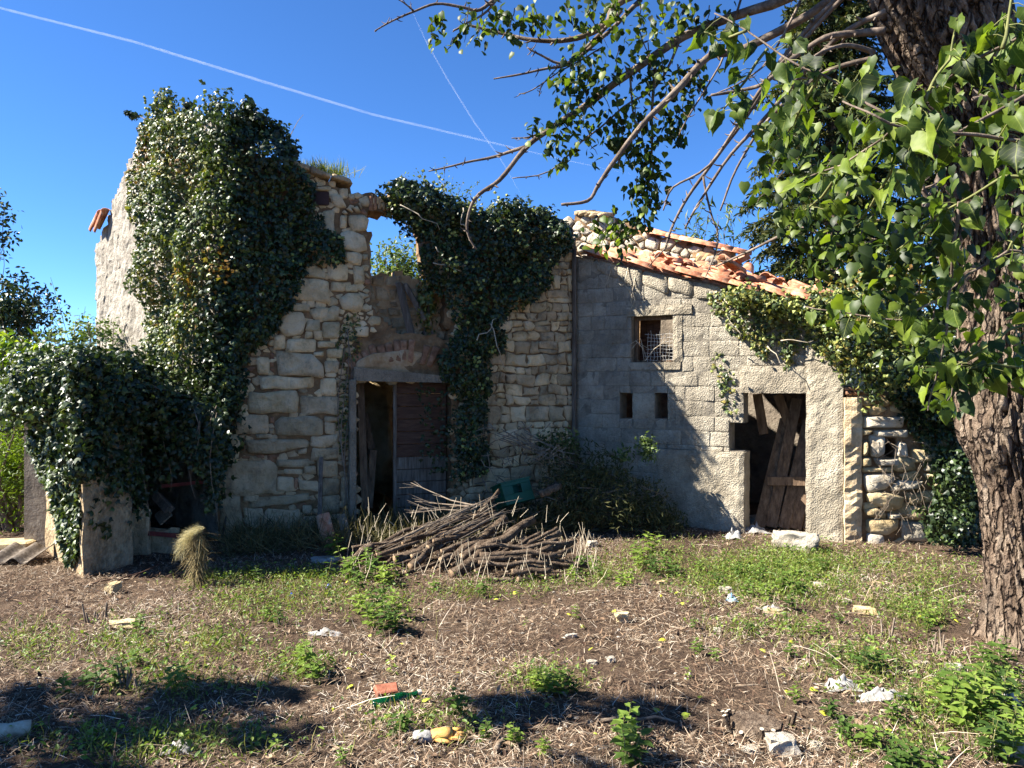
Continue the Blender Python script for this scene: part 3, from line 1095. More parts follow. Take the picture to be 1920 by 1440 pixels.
SOLID = [(plinth_u0, -0.3, plinth_u1, plinth_z), (pier_u0, -0.3, pier_u1 + 0.1, 9), (ANX.pix(1392, 0)[0], beam_z0, pier_u1 + 0.1, beam_z1),
         (win[0] - 0.06, win[3], win[2] + 0.26, wl_z1), (win[2], win[1], win[2] + 0.13, win[3]),
         (win[0] - 0.02, win[1] - 0.1, win[2] + 0.1, win[1]), (slot1[2], slot1[1], slot2[0], slot1[3]), (slot2[2], slot1[1], slot2[2] + 0.1, slot1[3])]
z, row = -0.1, 0
while z < 3.9:
    h = 0.196 + 0.01 * noise.noise((row * 3.3, 0, 0))
    u = -U(0.0, 0.36)
    while u < ANX.len:
        w = RND.choice([0.39, 0.39, 0.39, 0.3, 0.46, 0.2])
        for r in rects_minus((max(u, 0.0), z, min(u + w, ANX.len), z + h), OPEN + SOLID):
            if r[2] - r[0] < 0.05 or r[3] - r[1] < 0.04:
                continue
            poly = [(r[0], r[1]), (r[2], r[1]), (r[2], r[3]), (r[0], r[3])]
            sl_ = (top_z1 - top_z0) / (top_u1 - top_u0)
            poly = clip_half(poly, -sl_, 1.0, top_z0 - sl_ * top_u0 - 0.03)
            if len(poly) >= 3 and abs(area(poly)) > 0.004:
                stone(ANX, poly, U(0.001, 0.007), U(0.001, 0.004), BLOCK, AW, joint=0.0015 + U(0, 0.0025), name='block', jag=0.004, sharp=0.05, edge=0.005)
        u += w
    z += h
    row += 1


def rough_slab(name, wall, r, d, mat, parent, back=0.28, step=0.06, amp=0.015, side=True):
    """cast concrete piece with a lumpy face over the wall rectangle r"""
    us = np.linspace(r[0], r[2], max(2, int((r[2] - r[0]) / step) + 1))
    zs = np.linspace(r[1], r[3], max(2, int((r[3] - r[1]) / step) + 1))
    nu, nn = len(us), len(zs)
    vs, fs = [], []
    for k, uu in enumerate(us):
        for j, zz in enumerate(zs):
            e = 1.0 if 0 < k < nu - 1 and 0 < j < nn - 1 else 0.3
            dd = d + amp * (noise.noise((uu * 4, zz * 4, 2.2)) + 0.7 * noise.noise((uu * 14, zz * 14, 6.1)))
            ju = 0.012 * noise.noise((uu * 6, zz * 9, 8.8)) if e < 1 else 0
            vs.append(wall.P(uu + ju, zz + ju * 0.6, dd - (0.012 if e < 1 else 0)))
    for k in range(nu - 1):
        for j in range(nn - 1):
            a = k * nn + j
            fs.append((a, a + nn, a + nn + 1, a + 1))
    rim = [j for j in range(nn)] + [k * nn + nn - 1 for k in range(1, nu)] + [(nu - 1) * nn + j for j in range(nn - 2, -1, -1)] + [k * nn for k in range(nu - 2, 0, -1)]
    b0 = len(vs)
    for i in rim:
        p = vs[i]
        q = p - wall.n * ((p - wall.o).dot(wall.n) + back)
        vs.append(q)
    m = len(rim)
    for i in range(m):
        fs.append((rim[i], rim[(i + 1) % m], b0 + (i + 1) % m, b0 + i))
    return obj(name, vs, fs, mat, parent, smooth=False)


rough_slab('concrete_plinth', ANX, (plinth_u0, -0.25, plinth_u1, plinth_z), 0.05, CONCRETE, ANNEX)
rough_slab('concrete_pier', ANX, (pier_u0, -0.25, pier_u1, topz(pier_u1) - 0.08), 0.055, CONCRETE, ANNEX, back=0.3)
rough_slab('door_lintel', ANX, (ANX.pix(1388, 0)[0], beam_z0, pier_u0 - 0.004, beam_z1), 0.045, CONCRETE, ANNEX)
rough_slab('window_lintel', ANX, (win[0] - 0.06, win[3] + 0.003, win[2] + 0.26, wl_z1), 0.04, CONCRETE, ANNEX)
rough_slab('window_jamb', ANX, (win[2] + 0.003, win[1], win[2] + 0.13, win[3]), 0.03, CONCRETE, ANNEX)
rough_slab('window_sill', ANX, (win[0] - 0.02, win[1] - 0.1, win[2] + 0.1, win[1] - 0.003), 0.03, CONCRETE, ANNEX, amp=0.012)
rough_slab('slot_pier', ANX, (slot1[2] + 0.003, slot1[1], slot2[0] - 0.003, slot1[3]), 0.02, CONCRETE, ANNEX, amp=0.01)
rough_slab('slot_pier', ANX, (slot2[2] + 0.003, slot1[1], slot2[2] + 0.1, slot1[3]), 0.02, CONCRETE, ANNEX, amp=0.01)
# rough mortar smeared along the verge
N = 9
for k in range(N):
    ua = top_u0 + 0.05 + (ANX.len - 0.1 - top_u0) * k / N
    ub = top_u0 + 0.05 + (ANX.len - 0.1 - top_u0) * (k + 1) / N
    stone(ANX, [(ua, topz(ua) - U(0.16, 0.34)), (ub, topz(ub) - U(0.16, 0.34)), (ub, topz(ub) - 0.015), (ua, topz(ua) - 0.015)], 0.012, 0.02, CONCRETE, ANNEX, joint=0.001,
          name='verge_mortar', jag=0.02, sharp=0.2)
# window: timber frame, wire mesh
W = thing('wire_mesh_window', 'square window with timber frame and torn wire mesh in the block wall', 'window', ANX.P((win[0] + win[2]) / 2, win[1], -0.1))
for (a0, b0, a1, b1) in ((win[0] + 0.004, win[1] + 0.004, win[0] + 0.05, win[3] - 0.004), (win[2] - 0.04, win[1] + 0.004, win[2] - 0.004, win[3] - 0.004),
                         (win[0] + 0.05, win[3] - 0.05, win[2] - 0.04, win[3] - 0.004), (win[0] + 0.05, win[1] + 0.004, win[2] - 0.04, win[1] + 0.03)):
    mb = MB()
    mb.box(frame(ANX.P((a0 + a1) / 2, (b0 + b1) / 2, -0.14), ANX.t), a1 - a0, 0.07, b1 - b0, ch=0.005)
    mb.build('frame_piece', WOOD_DOOR, W)
WIRE = mat_simple('galvanised_wire', [srgb(150, 148, 142), srgb(190, 188, 180), srgb(210, 208, 200)], 30, 0.1, 0.6, spec=0.5)
mb = MB()
for k in range(9):
    uu = win[0] + 0.2 + (win[2] - win[0] - 0.24) * k / 8
    mb.tube([ANX.P(uu + 0.006 * math.sin(zz * 30 + k), zz, -0.1 + 0.012 * math.sin(zz * 9 + k)) for zz in np.linspace(win[1] + 0.01, win[1] + 0.4 + 0.04 * math.sin(k * 2), 6)], 0.0028, 4, cap=False)
for k in range(8):
    zz = win[1] + 0.03 + 0.05 * k
    mb.tube([ANX.P(uu, zz + 0.008 * math.sin(uu * 20 + k), -0.1 + 0.012 * math.sin(uu * 14)) for uu in np.linspace(win[0] + 0.18 - 0.03 * math.sin(k), win[2] - 0.03, 7)], 0.0028, 4, cap=False)
mb.build('wire_mesh', WIRE, W)
for k in range(5):
    mb = MB()
    uu = win[0] + 0.0 + k * 0.1
    plank(mb, ANX.P(uu, win[1] - 0.2, -0.42), ANX.P(uu + 0.02, win[3] + (0.1 if k < 3 else -0.22 - 0.05 * k), -0.44), 0.096, 0.02, up=tuple(ANX.n))
    mb.build('inner_board', WOOD_RED, W)
TWIG = mat_simple('dry_twig', [srgb(84, 72, 60), srgb(128, 114, 98), srgb(160, 146, 128)], 14, 0.4, 0.9)
PALE = mat_simple('pale_dead_stem', [srgb(140, 126, 106), srgb(180, 168, 146), srgb(204, 194, 174)], 14, 0.3, 0.9)
for (a, b, c) in (((-0.02, 0.25), (0.12, 0.33), (0.2, 0.05)), ((0.06, 0.3), (0.15, 0.2), (0.17, 0.02)), ((0.2, 0.02), (0.32, 0.18), (0.46, 0.28)), ((-0.05, 0.12), (0.08, 0.28), (0.24, 0.18))):
    mb = MB()
    pts = [ANX.P(win[0] + q[0], win[1] + q[1], 0.0 - 0.02 * i) for i, q in enumerate((a, b, c))]
    mb.tube(pts, [0.006, 0.005, 0.003], 5)
    mb.build('dead_stem', PALE, W)
# inside: floor shade, rear and end walls, leaning boards
nin = -ANX.n
REAR = Wall(tuple((ANX.P(-1.3, 0, -2.65))[:2]), tuple((ANX.P(2.75, 0, -2.65))[:2]))
rear_top = REAR.poly([(1078, 408), (1100, 396), (1160, 412), (1200, 436), (1300, 458), (1376, 480)])
ro = [(rear_top[0][0] - 0.4, -0.2), (rear_top[0][0] - 0.4, rear_top[0][1] - 0.1)] + rear_top + [(rear_top[-1][0] + 0.02, -0.2)]
RH = thing('rear_stone_house', 'pale rubble stone wall with a tiled verge rising behind the annex roof', 'house', REAR.P(0.5, 0, 0))
RWL = maskwall('gable_wall', REAR, list(np.arange(ro[0][0], ro[-1][0] + 0.05, 0.08)), list(np.arange(-0.2, 5.2, 0.08)), lambda P: in_poly(P, ro) > 0, 0.4, MORTAR, RH, jit=0.05, rough=0.02)
for c in rubble_cells(rear_top[0][0] - 0.35, rear_top[-1][0], 3.1, 4.95, 0.2, 1.35, 33, 0.5):
    if in_poly(np.array([cen(c)]), ro)[0] > 0.02:
        stone(REAR, c, 0.01, U(0.02, 0.05), STONE_WHITE, RWL, joint=0.012, jag=0.02)
vt = rear_top[3:]
va, vb = REAR.P(rear_top[3][0] + 0.02, rear_top[3][1] + 0.0, 0.03), REAR.P(rear_top[-1][0] + 0.06, rear_top[-1][1] + 0.03, 0.03)
for rowk in range(2):
    off = REAR.n * (-0.2 * rowk + 0.02) + Vector((0, 0, 0.03 * rowk))
    for k in range(7):
        p = va + (vb - va) * (k / 7.0) + off + Vector((0, 0, U(-.01, .015)))
        tile_at(p, (vb - va) + Vector((U(-.1, .1), U(-.1, .1), 0.06)), (0, 0, 1), RH, 0)
for k in range(5):
    p = REAR.P(rear_top[1][0] + 0.12 * k - 0.1, rear_top[1][1] - 0.01 - 0.03 * k, U(-0.1, 0.08))
    vs, fs = rocky(p, 0.16, 1.2, 0.8, 0.3, 0.4)
    obj('coping_stone', vs, fs, STONE_RUBBLE, RH, smooth=True)
rough_slab('corner_block', REAR, (REAR.pix(1300, 0)[0], REAR.pix(1300, 500)[1], REAR.pix(1372, 0)[0], REAR.pix(1300, 474)[1]), 0.05, PLASTER, RH, amp=0.03)

IB = Wall(tuple((ANX.P(0.1, 0, -2.42))[:2]), tuple((ANX.P(ANX.len - 0.2, 0, -2.42))[:2]))
obj('inner_rear_wall', [IB.P(u, z, d) for d in (0, -0.15) for u, z in ((0, -0.2), (IB.len, -0.2), (IB.len, topz(ANX.len) + 0.12), (0, topz(0.1) + 0.16))],
    [(0, 1, 2, 3), (7, 6, 5, 4), (0, 3, 7, 4), (3, 2, 6, 7), (2, 1, 5, 6), (1, 0, 4, 5)], MORTAR_DARK, ANNEX)
END = Wall(tuple((ANX.P(ANX.len - 0.01, 0, -0.31))[:2]), tuple((ANX.P(ANX.len - 0.01, 0, -2.6))[:2]))
obj('end_wall', [END.P(u, z, d) for d in (0, -0.2) for u, z in ((0, -0.2), (END.len, -0.2), (END.len, 3.1), (0, 2.75))],
    [(3, 2, 1, 0), (4, 5, 6, 7), (4, 7, 3, 0), (7, 6, 2, 3), (6, 5, 1, 2), (5, 4, 0, 1)], STONE_OCHRE, ANNEX)
DL = thing('leaning_plank_door', 'fallen grey plank door leaning inside the dark annex doorway', 'door', ANX.P(drU[2] - 0.4, 0, -0.6))
for k in range(5):
    mb = MB()
    a = ANX.P(drU[0] + 0.12 + k * 0.15, 0.03, -0.35 - 0.02 * k)
    b = ANX.P(drU[0] + 0.36 + k * 0.15, 1.5 + U(-0.25, 0.2), -0.85)
    plank(mb, a, b, 0.14, 0.025, up=tuple(ANX.n))
    mb.build('board', WOOD_DOOR, DL)
mb = MB()
plank(mb, ANX.P(drU[0] + 0.2, 0.62, -0.44), ANX.P(drU[0] + 0.98, 0.66, -0.5), 0.11, 0.03, up=tuple(ANX.n))
mb.build('batten', WOOD_DOOR, DL)
for k, (x0, y0, x1, y1, dp) in enumerate(((1436, 742, 1462, 815, -0.75), (1460, 745, 1448, 818, -0.9), (1400, 740, 1412, 820, -0.6), (1474, 790, 1440, 805, -1.0))):
    mb = MB()
    a, b = ANX.pix(x0, y0), ANX.pix(x1, y1)
    plank(mb, ANX.P(a[0], a[1], dp), ANX.P(b[0], b[1], dp - 0.05), 0.12, 0.02, up=tuple(ANX.n))
    mb.build('hanging_board', WOOD_DOOR, ANNEX)
# roof: rafters and barrel tiles, sagging and partly missing
def roofpt(a, b):
    z = topz(a) + 0.02 + 0.12 * b
    sag = 0.12 * math.exp(-((a - 1.7) / 0.8) ** 2 - ((b - 1.2) / 0.7) ** 2)
    return ANX.P(a, z - sag, -b + 0.1)


ROOF = obj('roof', [roofpt(a, b) - Vector((0, 0, 0.14 if s else 0.12)) for s in (0, 1) for a, b in ((0.12, 0.1), (ANX.len + 0.02, 0.1), (ANX.len + 0.02, 0.22), (0.12, 0.22))],
           [(0, 1, 2, 3), (7, 6, 5, 4), (0, 3, 7, 4), (3, 2, 6, 7), (2, 1, 5, 6), (1, 0, 4, 5)], WOOD_GREY, ANNEX)
for k in range(5):
    b = 0.35 + 0.5 * k
    mb = MB()
    plank(mb, roofpt(0.1, b) - Vector((0, 0, 0.1)), roofpt(ANX.len, b) - Vector((0, 0, 0.1)), 0.09, 0.1)
    mb.build('purlin', WOOD_GREY, ROOF)
for k in range(13):                     # boarding added under the tiles to darken the annex inside
    mb = MB()
    b = 0.14 + 0.19 * k
    if k == 4:                          # gap left above the doorway so a sun patch falls in
        plank(mb, roofpt(ANX.len - 0.35, b) - Vector((0, 0, 0.055)), roofpt(ANX.len, b) - Vector((0, 0, 0.055)), 0.185, 0.018)
        mb.build('roof_board', WOOD_DOOR, ROOF)
        mb = MB()
        plank(mb, roofpt(0.05, b) - Vector((0, 0, 0.055)), roofpt(ANX.len - 0.75, b) - Vector((0, 0, 0.055)), 0.185, 0.018)
        mb.build('roof_board', WOOD_DOOR, ROOF)
        continue
    plank(mb, roofpt(0.05, b) - Vector((0, 0, 0.055)), roofpt(ANX.len - (0.9 if k == 6 else 0), b) - Vector((0, 0, 0.055)), 0.185, 0.018)
    mb.build('roof_board', WOOD_DOOR, ROOF)
adir = (roofpt(1.5, 1) - roofpt(0.5, 1)).normalized()
rup = Vector((0.15, 0.1, 1))
nrow, ncol = 12, 10
for rw in range(nrow):
    b = 0.05 + rw * 0.205
    for cc in range(ncol):
        a = 0.1 + cc * (ANX.len - 0.05) / ncol
        messy = math.exp(-((a - 1.5) / 1.1) ** 2 - ((b - 0.9) / 0.9) ** 2)
        hole = (1.15 < a < 1.9 and 0.5 < b < 1.15) or (2.3 < a < 2.75 and 1.5 < b < 2.0)
        if ANX.P(a, 0).x / ANX.P(a, 0).y * F + 960 > 1500:
            continue
        if hole and U(0, 1) < 0.75:
            continue
        p = roofpt(a, b)
        j = 0.05 + 0.45 * messy * (1 if rw else 0.15)
        d = adir + Vector((U(-j, j), U(-j, j), U(-j, j) * 0.45))
        tile_at(p + Vector((0, 0, U(0, 0.05) * (1 + messy))), d, rup + Vector((U(-j, j), U(-j, j), 0)) * 0.6, ROOF, None if U(0, 1) < 0.85 else 2)
        if rw < nrow - 1 and not hole and U(0, 1) < 0.9:
            tile_at(roofpt(a, b + 0.1) - Vector((0, 0, 0.0)), adir + Vector((U(-.05, .05), 0, 0)), rup, ROOF, None, True)
for k in range(16):
    a, b = U(0.9, 2.8), U(0.1, 1.4)
    tile_at(roofpt(a, b) + Vector((0, 0, U(0.08, 0.2))), Vector((U(-1, 1), U(-1, 1), U(-0.3, 0.5))), Vector((U(-.6, .6), U(-.6, .6), 1)), ROOF, RND.choice([0, 1, 2, 3]))

# ================================================================== dry stone wall beyond the annex
RSW = Wall((CB.x + 0.03, CB.y - 0.02), (CB.x + 2.3, CB.y - 0.25))
SW = thing('dry_stone_wall', 'dry stone wall of ochre limestone with a small square niche beside the annex pier', 'wall', (CB.x, CB.y, 0))
rt = RSW.pix(1640, 742)[1]
niche = (RSW.pix(1657, 0)[0], RSW.pix(1665, 858)[1], RSW.pix(1681, 0)[0], RSW.pix(1665, 820)[1])
so = [(0, -0.2), (0, rt), (0.9, rt + 0.05), (1.5, rt - 0.1), (RSW.len, rt - 0.3), (RSW.len, -0.2)]
SWC = maskwall('wall_core', RSW, list(np.arange(0, RSW.len, 0.08)) + [niche[0], niche[2]], list(np.arange(-0.2, 2.2, 0.08)) + [niche[1], niche[3]],
               lambda P: (in_poly(P, so) > 0) & ~((P[:, 0] > niche[0]) & (P[:, 0] < niche[2]) & (P[:, 1] > niche[1]) & (P[:, 1] < niche[3])), 0.4, MORTAR, SW, jit=0.03, rough=0.02)
obj('niche_back', [RSW.P(u, z, -0.41) for u, z in ((niche[0] - .1, niche[1] - .1), (niche[2] + .1, niche[1] - .1), (niche[2] + .1, niche[3] + .1), (niche[0] - .1, niche[3] + .1))], [(0, 1, 2, 3)], MORTAR_DARK, SW)
C7 = lambda L: [(1560 + x / 4.0, 700 + y / 4.0) for x, y in L]
slabp = C7([(88, 172), (200, 165), (215, 330), (225, 700), (245, 1100), (240, 1290), (85, 1260), (95, 900), (75, 500)])
rough_slab('upright_slab', RSW, (RSW.pix(1581, 0)[0], -0.1, RSW.pix(1613, 0)[0], RSW.pix(1600, 745)[1]), 0.07, STONE, SW, back=0.05, step=0.05, amp=0.035)
dsw = [[(225, 330), (540, 320), (530, 415), (235, 412)], [(310, 425), (560, 425), (555, 480), (320, 470)], [(265, 475), (320, 462), (385, 480), (390, 600), (350, 635), (280, 610)],
       [(480, 515), (555, 520), (560, 630), (480, 632)], [(220, 632), (290, 632), (295, 690), (220, 700)], [(310, 640), (490, 640), (490, 695), (330, 690)],
       [(222, 706), (460, 700), (440, 740), (225, 738)], [(230, 755), (440, 750), (470, 790), (400, 870), (270, 880), (230, 840)],
       [(245, 900), (400, 885), (530, 915), (500, 1010), (400, 1030), (260, 960)], [(240, 1020), (330, 1005), (400, 1045), (395, 1085), (240, 1062)],
       [(405, 1045), (515, 1048), (520, 1085), (410, 1090)], [(250, 1095), (490, 1098), (485, 1160), (400, 1215), (260, 1180)], [(265, 1190), (375, 1215), (380, 1300), (335, 1320), (245, 1300)],
       [(500, 790), (680, 800), (660, 850), (440, 880), (440, 840)], [(545, 900), (680, 900), (660, 970), (580, 980)], [(540, 1000), (700, 1010), (690, 1100), (560, 1090)],
       [(500, 1100), (700, 1120), (720, 1260), (520, 1240)], [(220, 420), (300, 425), (280, 460), (222, 470)], [(220, 520), (260, 500), (262, 610), (222, 620)],
       [(580, 560), (760, 570), (770, 650), (590, 660)], [(680, 670), (820, 680), (800, 740), (690, 735)], [(690, 750), (800, 750), (790, 790), (700, 790)],
       [(700, 1000), (740, 990), (745, 1050), (690, 1050)]]
hp2 = []
for p in dsw:
    q = RSW.poly(C7(p))
    hp2.append(q)
    cq = cen(q)
    q = [(cq[0] + (a_[0] - cq[0]) * 1.05, cq[1] + (a_[1] - cq[1]) * 1.07) for a_ in q]
    stone(RSW, q, 0.02, U(0.04, 0.09), RND.choice([STONE_OCHRE, STONE_OCHRE, STONE_WHITE]), SWC, joint=0.003, jag=0.016)
for c in rubble_cells(0.02, RSW.len - 0.05, 0.0, rt, 0.2, 1.4, 44, 0.4):
    pt = np.array([cen(c)])
    if in_poly(pt, so)[0] < 0.03 or max(in_poly(pt, h)[0] for h in hp2) > -0.01 or in_poly(pt, RSW.poly(slabp))[0] > -0.02:
        continue
    if niche[0] - 0.05 < pt[0][0] < niche[2] + 0.05 and niche[1] - 0.05 < pt[0][1] < niche[3] + 0.05:
        continue
    stone(RSW, c, 0.0, U(0.02, 0.05), STONE_OCHRE, SWC, joint=0.012)
for r in ((92, 100, 210, 128), (92, 132, 148, 162), (152, 132, 212, 162)):
    stone(RSW, RSW.poly(C7(Q(*r))), 0.02, 0.02, BRICK, SW, joint=0.003, name='brick', jag=0.004, sharp=0.1, back=0.2)

# ================================================================== pillar wall of the fallen lean-to, left of the house
P0, P1, P2 = Vector((-4.12, 7.38, 0)), Vector((-3.98, 8.05, 0)), Vector((-5.28, 8.7, 0))
PIL = thing('leanto_wall', 'thick end of a plastered wall wrapped in ivy, its shaded face bare', 'wall', P0)
P3 = P2 + (P1 - P0)
nz_ = 22
vs, fs = [], []
ring = []
for (a, b) in ((P0, P1), (P1, P3), (P3, P2), (P2, P0)):
    for k in range(8):
        ring.append(a + (b - a) * (k / 8))
for j in range(nz_ + 1):
    zz = -0.1 + 2.1 * j / nz_
    for p in ring:
        q = p + Vector((noise.noise((p.x * 3, p.y * 3, zz * 3)), noise.noise((p.x * 3, p.y * 3, zz * 3 + 9)), 0)) * 0.02
        vs.append(Vector((q.x, q.y, zz)))
m = len(ring)
for j in range(nz_):
    for k in range(m):
        fs.append((j * m + k, j * m + (k + 1) % m, (j + 1) * m + (k + 1) % m, (j + 1) * m + k))
fs.append(tuple(nz_ * m + k for k in range(m)))
obj('plastered_wall', vs, fs, mat_concrete('old_plaster', [srgb(128, 110, 84), srgb(160, 140, 110), srgb(184, 166, 136), srgb(86, 74, 58)], 12, 0.7), PIL)
LC = Wall((P2.x - 0.02, P2.y + 0.1), (-5.2, 11.0))  # unseen wall added behind the ivy to keep sun out of the gap
obj('sun_screen_wall', [LC.P(u, z, d) for d in (0, -0.3) for u, z in ((0, -0.2), (LC.len, -0.2), (LC.len, 2.0), (0, 1.95))],
    [(0, 1, 2, 3), (7, 6, 5, 4), (0, 3, 7, 4), (3, 2, 6, 7), (2, 1, 5, 6), (1, 0, 4, 5)], MORTAR_DARK, PIL)
# broken lean-to roof boards under the ivy, closing the dark gap between pillar and house
for k in range(6):
    mb = MB()
    a = P1 + (P3 - P1) * (k / 6) + Vector((0, 0.1, 1.9))
    b = Vector((CA.x, CA.y, 0)) + (Vector((CD.x, CD.y, 0)) - Vector((CA.x, CA.y, 0))) * (k / 9.0) + Vector((-0.05, 0.1, 1.62))
    plank(mb, a, b, 0.3, 0.03)
    mb.build('roof_board', WOOD_GREY, PIL)
JUNK = [(Vector((0, 0, 0)),)]
def wedge_board(name, label, cat, x0, y0, x1, y1, d, w, t, mat, group=None):
    mb = MB()
    plank(mb, at(x0, y0, d), at(x1, y1, d - 0.15), w, t, up=(0.3, -1, 0.1))
    return tag(mb.build(name, mat), label, cat, group)
WHITEWASH = mat_simple('whitewashed_board', [srgb(150, 140, 126), srgb(184, 176, 162), srgb(204, 198, 186)], 5, 0.4, 0.9)
IRON = mat_simple('red_lead_iron', [srgb(74, 30, 26), srgb(112, 44, 38), srgb(134, 62, 52)], 9, 0.3, 0.7)
vs, fs = rocky(at(264, 1000, 8.6), 0.3, 0.42, 0.2, 1.25, 0.4, 3.3, 14, 10, 0.06)
tag(obj('broken_slab', vs, fs, STONE_RUBBLE, smooth=False), 'pale broken slab standing beside the plastered pillar', 'slab')
wedge_board('timber_offcut', 'mossy timber offcut lying across the rubble in the dark gap', 'timber', 292, 930, 318, 958, 9.0, 0.11, 0.1, WOOD_GREY)
wedge_board('roof_slate', 'flat grey slate tilted below the mossy timber offcut', 'slate', 300, 958, 312, 975, 8.9, 0.16, 0.02, LINTEL_C)
vs, fs = rocky(at(306, 1020, 8.8), 0.3, 0.8, 0.5, 0.7, 0.5, 6.6, 14, 10, 0.06)
tag(obj('plaster_lump', vs, fs, STONE_RUBBLE, smooth=False), 'lump of broken plaster behind the straw bundle', 'rubble')
for k, (a, b, lb) in enumerate((((302, 912, 8.9), (388, 903, 9.15), 'thin red iron bar with holes spanning the dark gap'), ((278, 1000, 8.5), (350, 1006, 8.7), 'rusty red iron flat bar low behind the straw bundle'))):
    mb = MB()
    plank(mb, at(*a), at(*b), 0.04 + 0.01 * k, 0.012, up=(0, -1, 0.2), jit=0.001)
    tag(mb.build('iron_bar', IRON), lb, 'bar')

# ------------------------------------------------------------------ leaf templates and foliage materials
IVY_V = [(0, 0, 0), (0.32, 0.05, -0.05), (0.5, 0.38, -0.1), (0.2, 0.5, 0.0), (0, 1.0, -0.08), (-0.2, 0.5, 0.0), (-0.5, 0.38, -0.1), (-0.32, 0.05, -0.05), (0, 0.42, 0.06)]
IVY_T = [(8, i, (i + 1) % 8) for i in range(8)]
HEART_V = [(0, 0, 0), (0.26, -0.08, -0.03), (0.43, 0.2, -0.09), (0.3, 0.58, -0.07), (0, 1.0, -0.16), (-0.3, 0.58, -0.07), (-0.43, 0.2, -0.09), (-0.26, -0.08, -0.03), (0, 0.3, 0.05), (0, 0.65, 0.0)]
HEART_T = [(0, 1, 8), (1, 2, 8), (2, 3, 8), (3, 9, 8), (3, 4, 9), (4, 5, 9), (5, 8, 9), (5, 6, 8), (6, 7, 8), (7, 0, 8)]
OVAL_V = [(0, 0, 0), (0.24, 0.3, 0.03), (0.2, 0.65, 0.02), (0, 1.0, -0.12), (-0.2, 0.65, 0.02), (-0.24, 0.3, 0.03), (0, 0.45, -0.05)]
OVAL_T = [(6, 0, 1), (6, 1, 2), (6, 2, 3), (6, 3, 4), (6, 4, 5), (6, 5, 0)]
LANCE_V = [(0, 0, 0), (0.11, 0.4, 0.02), (0, 1.0, -0.06), (-0.11, 0.4, 0.02)]
LANCE_T = [(0, 1, 2), (0, 2, 3)]

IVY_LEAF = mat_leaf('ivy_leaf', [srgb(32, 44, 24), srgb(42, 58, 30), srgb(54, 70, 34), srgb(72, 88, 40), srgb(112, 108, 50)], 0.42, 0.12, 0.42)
IVY_PALE = mat_leaf('ivy_leaf_sunlit_tone', [srgb(42, 56, 32), srgb(66, 82, 44), srgb(92, 106, 54), srgb(132, 130, 64), srgb(138, 104, 56)], 0.43, 0.18, 0.42)  # yellower, lighter ivy copy; sunlight on the lit sides put into its colour
MULB = mat_leaf('mulberry_leaf', [srgb(32, 46, 18), srgb(50, 68, 24), srgb(76, 94, 30), srgb(110, 124, 40)], 0.5, 0.4, 0.35)
def _veins(m, col):
    tc = m.n('ShaderNodeTexCoord').outputs['Object']
    sp = m.n('ShaderNodeSeparateXYZ', {0: tc})
    ax_ = m.math('ABSOLUTE', sp.outputs[0])
    mid = m.ramp(ax_, [(0.006, 0.55), (0.022, 0.0)])
    ph = m.math('SINE', m.math('MULTIPLY', m.math('SUBTRACT', sp.outputs[1], m.math('MULTIPLY', ax_, 0.85)), 34.0))
    sv = m.ramp(ph, [(0.9, 0.0), (1.0, 0.2)])
    return m.mix(m.math('MAXIMUM', mid, sv), col, srgb(140, 150, 70))


MULB_O = mat_leaf('mulberry_leaf_near', [srgb(32, 46, 18), srgb(52, 70, 24), srgb(78, 98, 32), srgb(112, 128, 42)], 0.52, 0.38, 0.28, by_obj=True, extra=_veins)
SPRUCE = mat_leaf('spruce_needles', [srgb(30, 42, 22), srgb(46, 58, 28), srgb(66, 74, 34), srgb(96, 92, 48)], 0.6, 0.12, 0.2, vein=False)
SHRUB = mat_leaf('shrub_leaf', [srgb(54, 72, 40), srgb(78, 96, 54), srgb(104, 122, 72), srgb(128, 140, 92)], 0.5, 0.3, 0.3)
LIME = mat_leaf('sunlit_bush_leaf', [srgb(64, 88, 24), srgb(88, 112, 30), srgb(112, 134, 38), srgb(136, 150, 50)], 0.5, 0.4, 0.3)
WEED = mat_leaf('nettle_leaf', [srgb(60, 82, 36), srgb(80, 104, 44), srgb(102, 124, 52), srgb(124, 142, 62)], 0.5, 0.35, 0.3, by_obj=True)
GRASS = mat_leaf('grass_blade', [srgb(74, 88, 38), srgb(98, 110, 48), srgb(122, 126, 64), srgb(146, 138, 90)], 0.6, 0.3, 0.2, vein=False)
STRAW = mat_leaf('dry_straw', [srgb(72, 54, 42), srgb(114, 94, 76), srgb(152, 132, 110), srgb(188, 172, 150), srgb(216, 206, 188)], 0.85, 0.05, 0.15, tcol=(1, 1, 1, 1), vein=False)
LITTER = mat_leaf('dead_leaf_litter', [srgb(58, 44, 36), srgb(92, 72, 58), srgb(124, 102, 82), srgb(158, 138, 114)], 0.85, 0.08, 0.15, tcol=(1, 1, 1, 1), vein=False)
FLOWER = mat_leaf('ivy_umbel', [srgb(112, 122, 62), srgb(140, 148, 82), srgb(160, 164, 100)], 0.7, 0.1, 0.2, vein=False)
OLIVE_DRY = mat_leaf('withered_leaf', [srgb(46, 52, 28), srgb(62, 66, 36), srgb(80, 80, 46), srgb(100, 94, 60)], 0.7, 0.15, 0.2, vein=False)
BARK = NT('furrowed_bark')
_v = BARK.n('ShaderNodeNewGeometry').outputs['Position']
_a = BARK.tex(9, 6, 0.7, vec=_v, stretch=(1, 1, 0.3))
_b = BARK.tex(34, 5, 0.75, vec=_v, stretch=(1, 1, 0.4))
_c = BARK.tex(2.2, 4, 0.6, vec=_v)
_k = BARK.ramp(_a, [(0.3, srgb(72, 58, 48)), (0.48, srgb(142, 122, 104)), (0.66, srgb(182, 164, 144))])
_k = BARK.mix(BARK.ramp(_b, [(0.4, 0.0), (0.7, 0.6)]), _k, srgb(92, 78, 66))
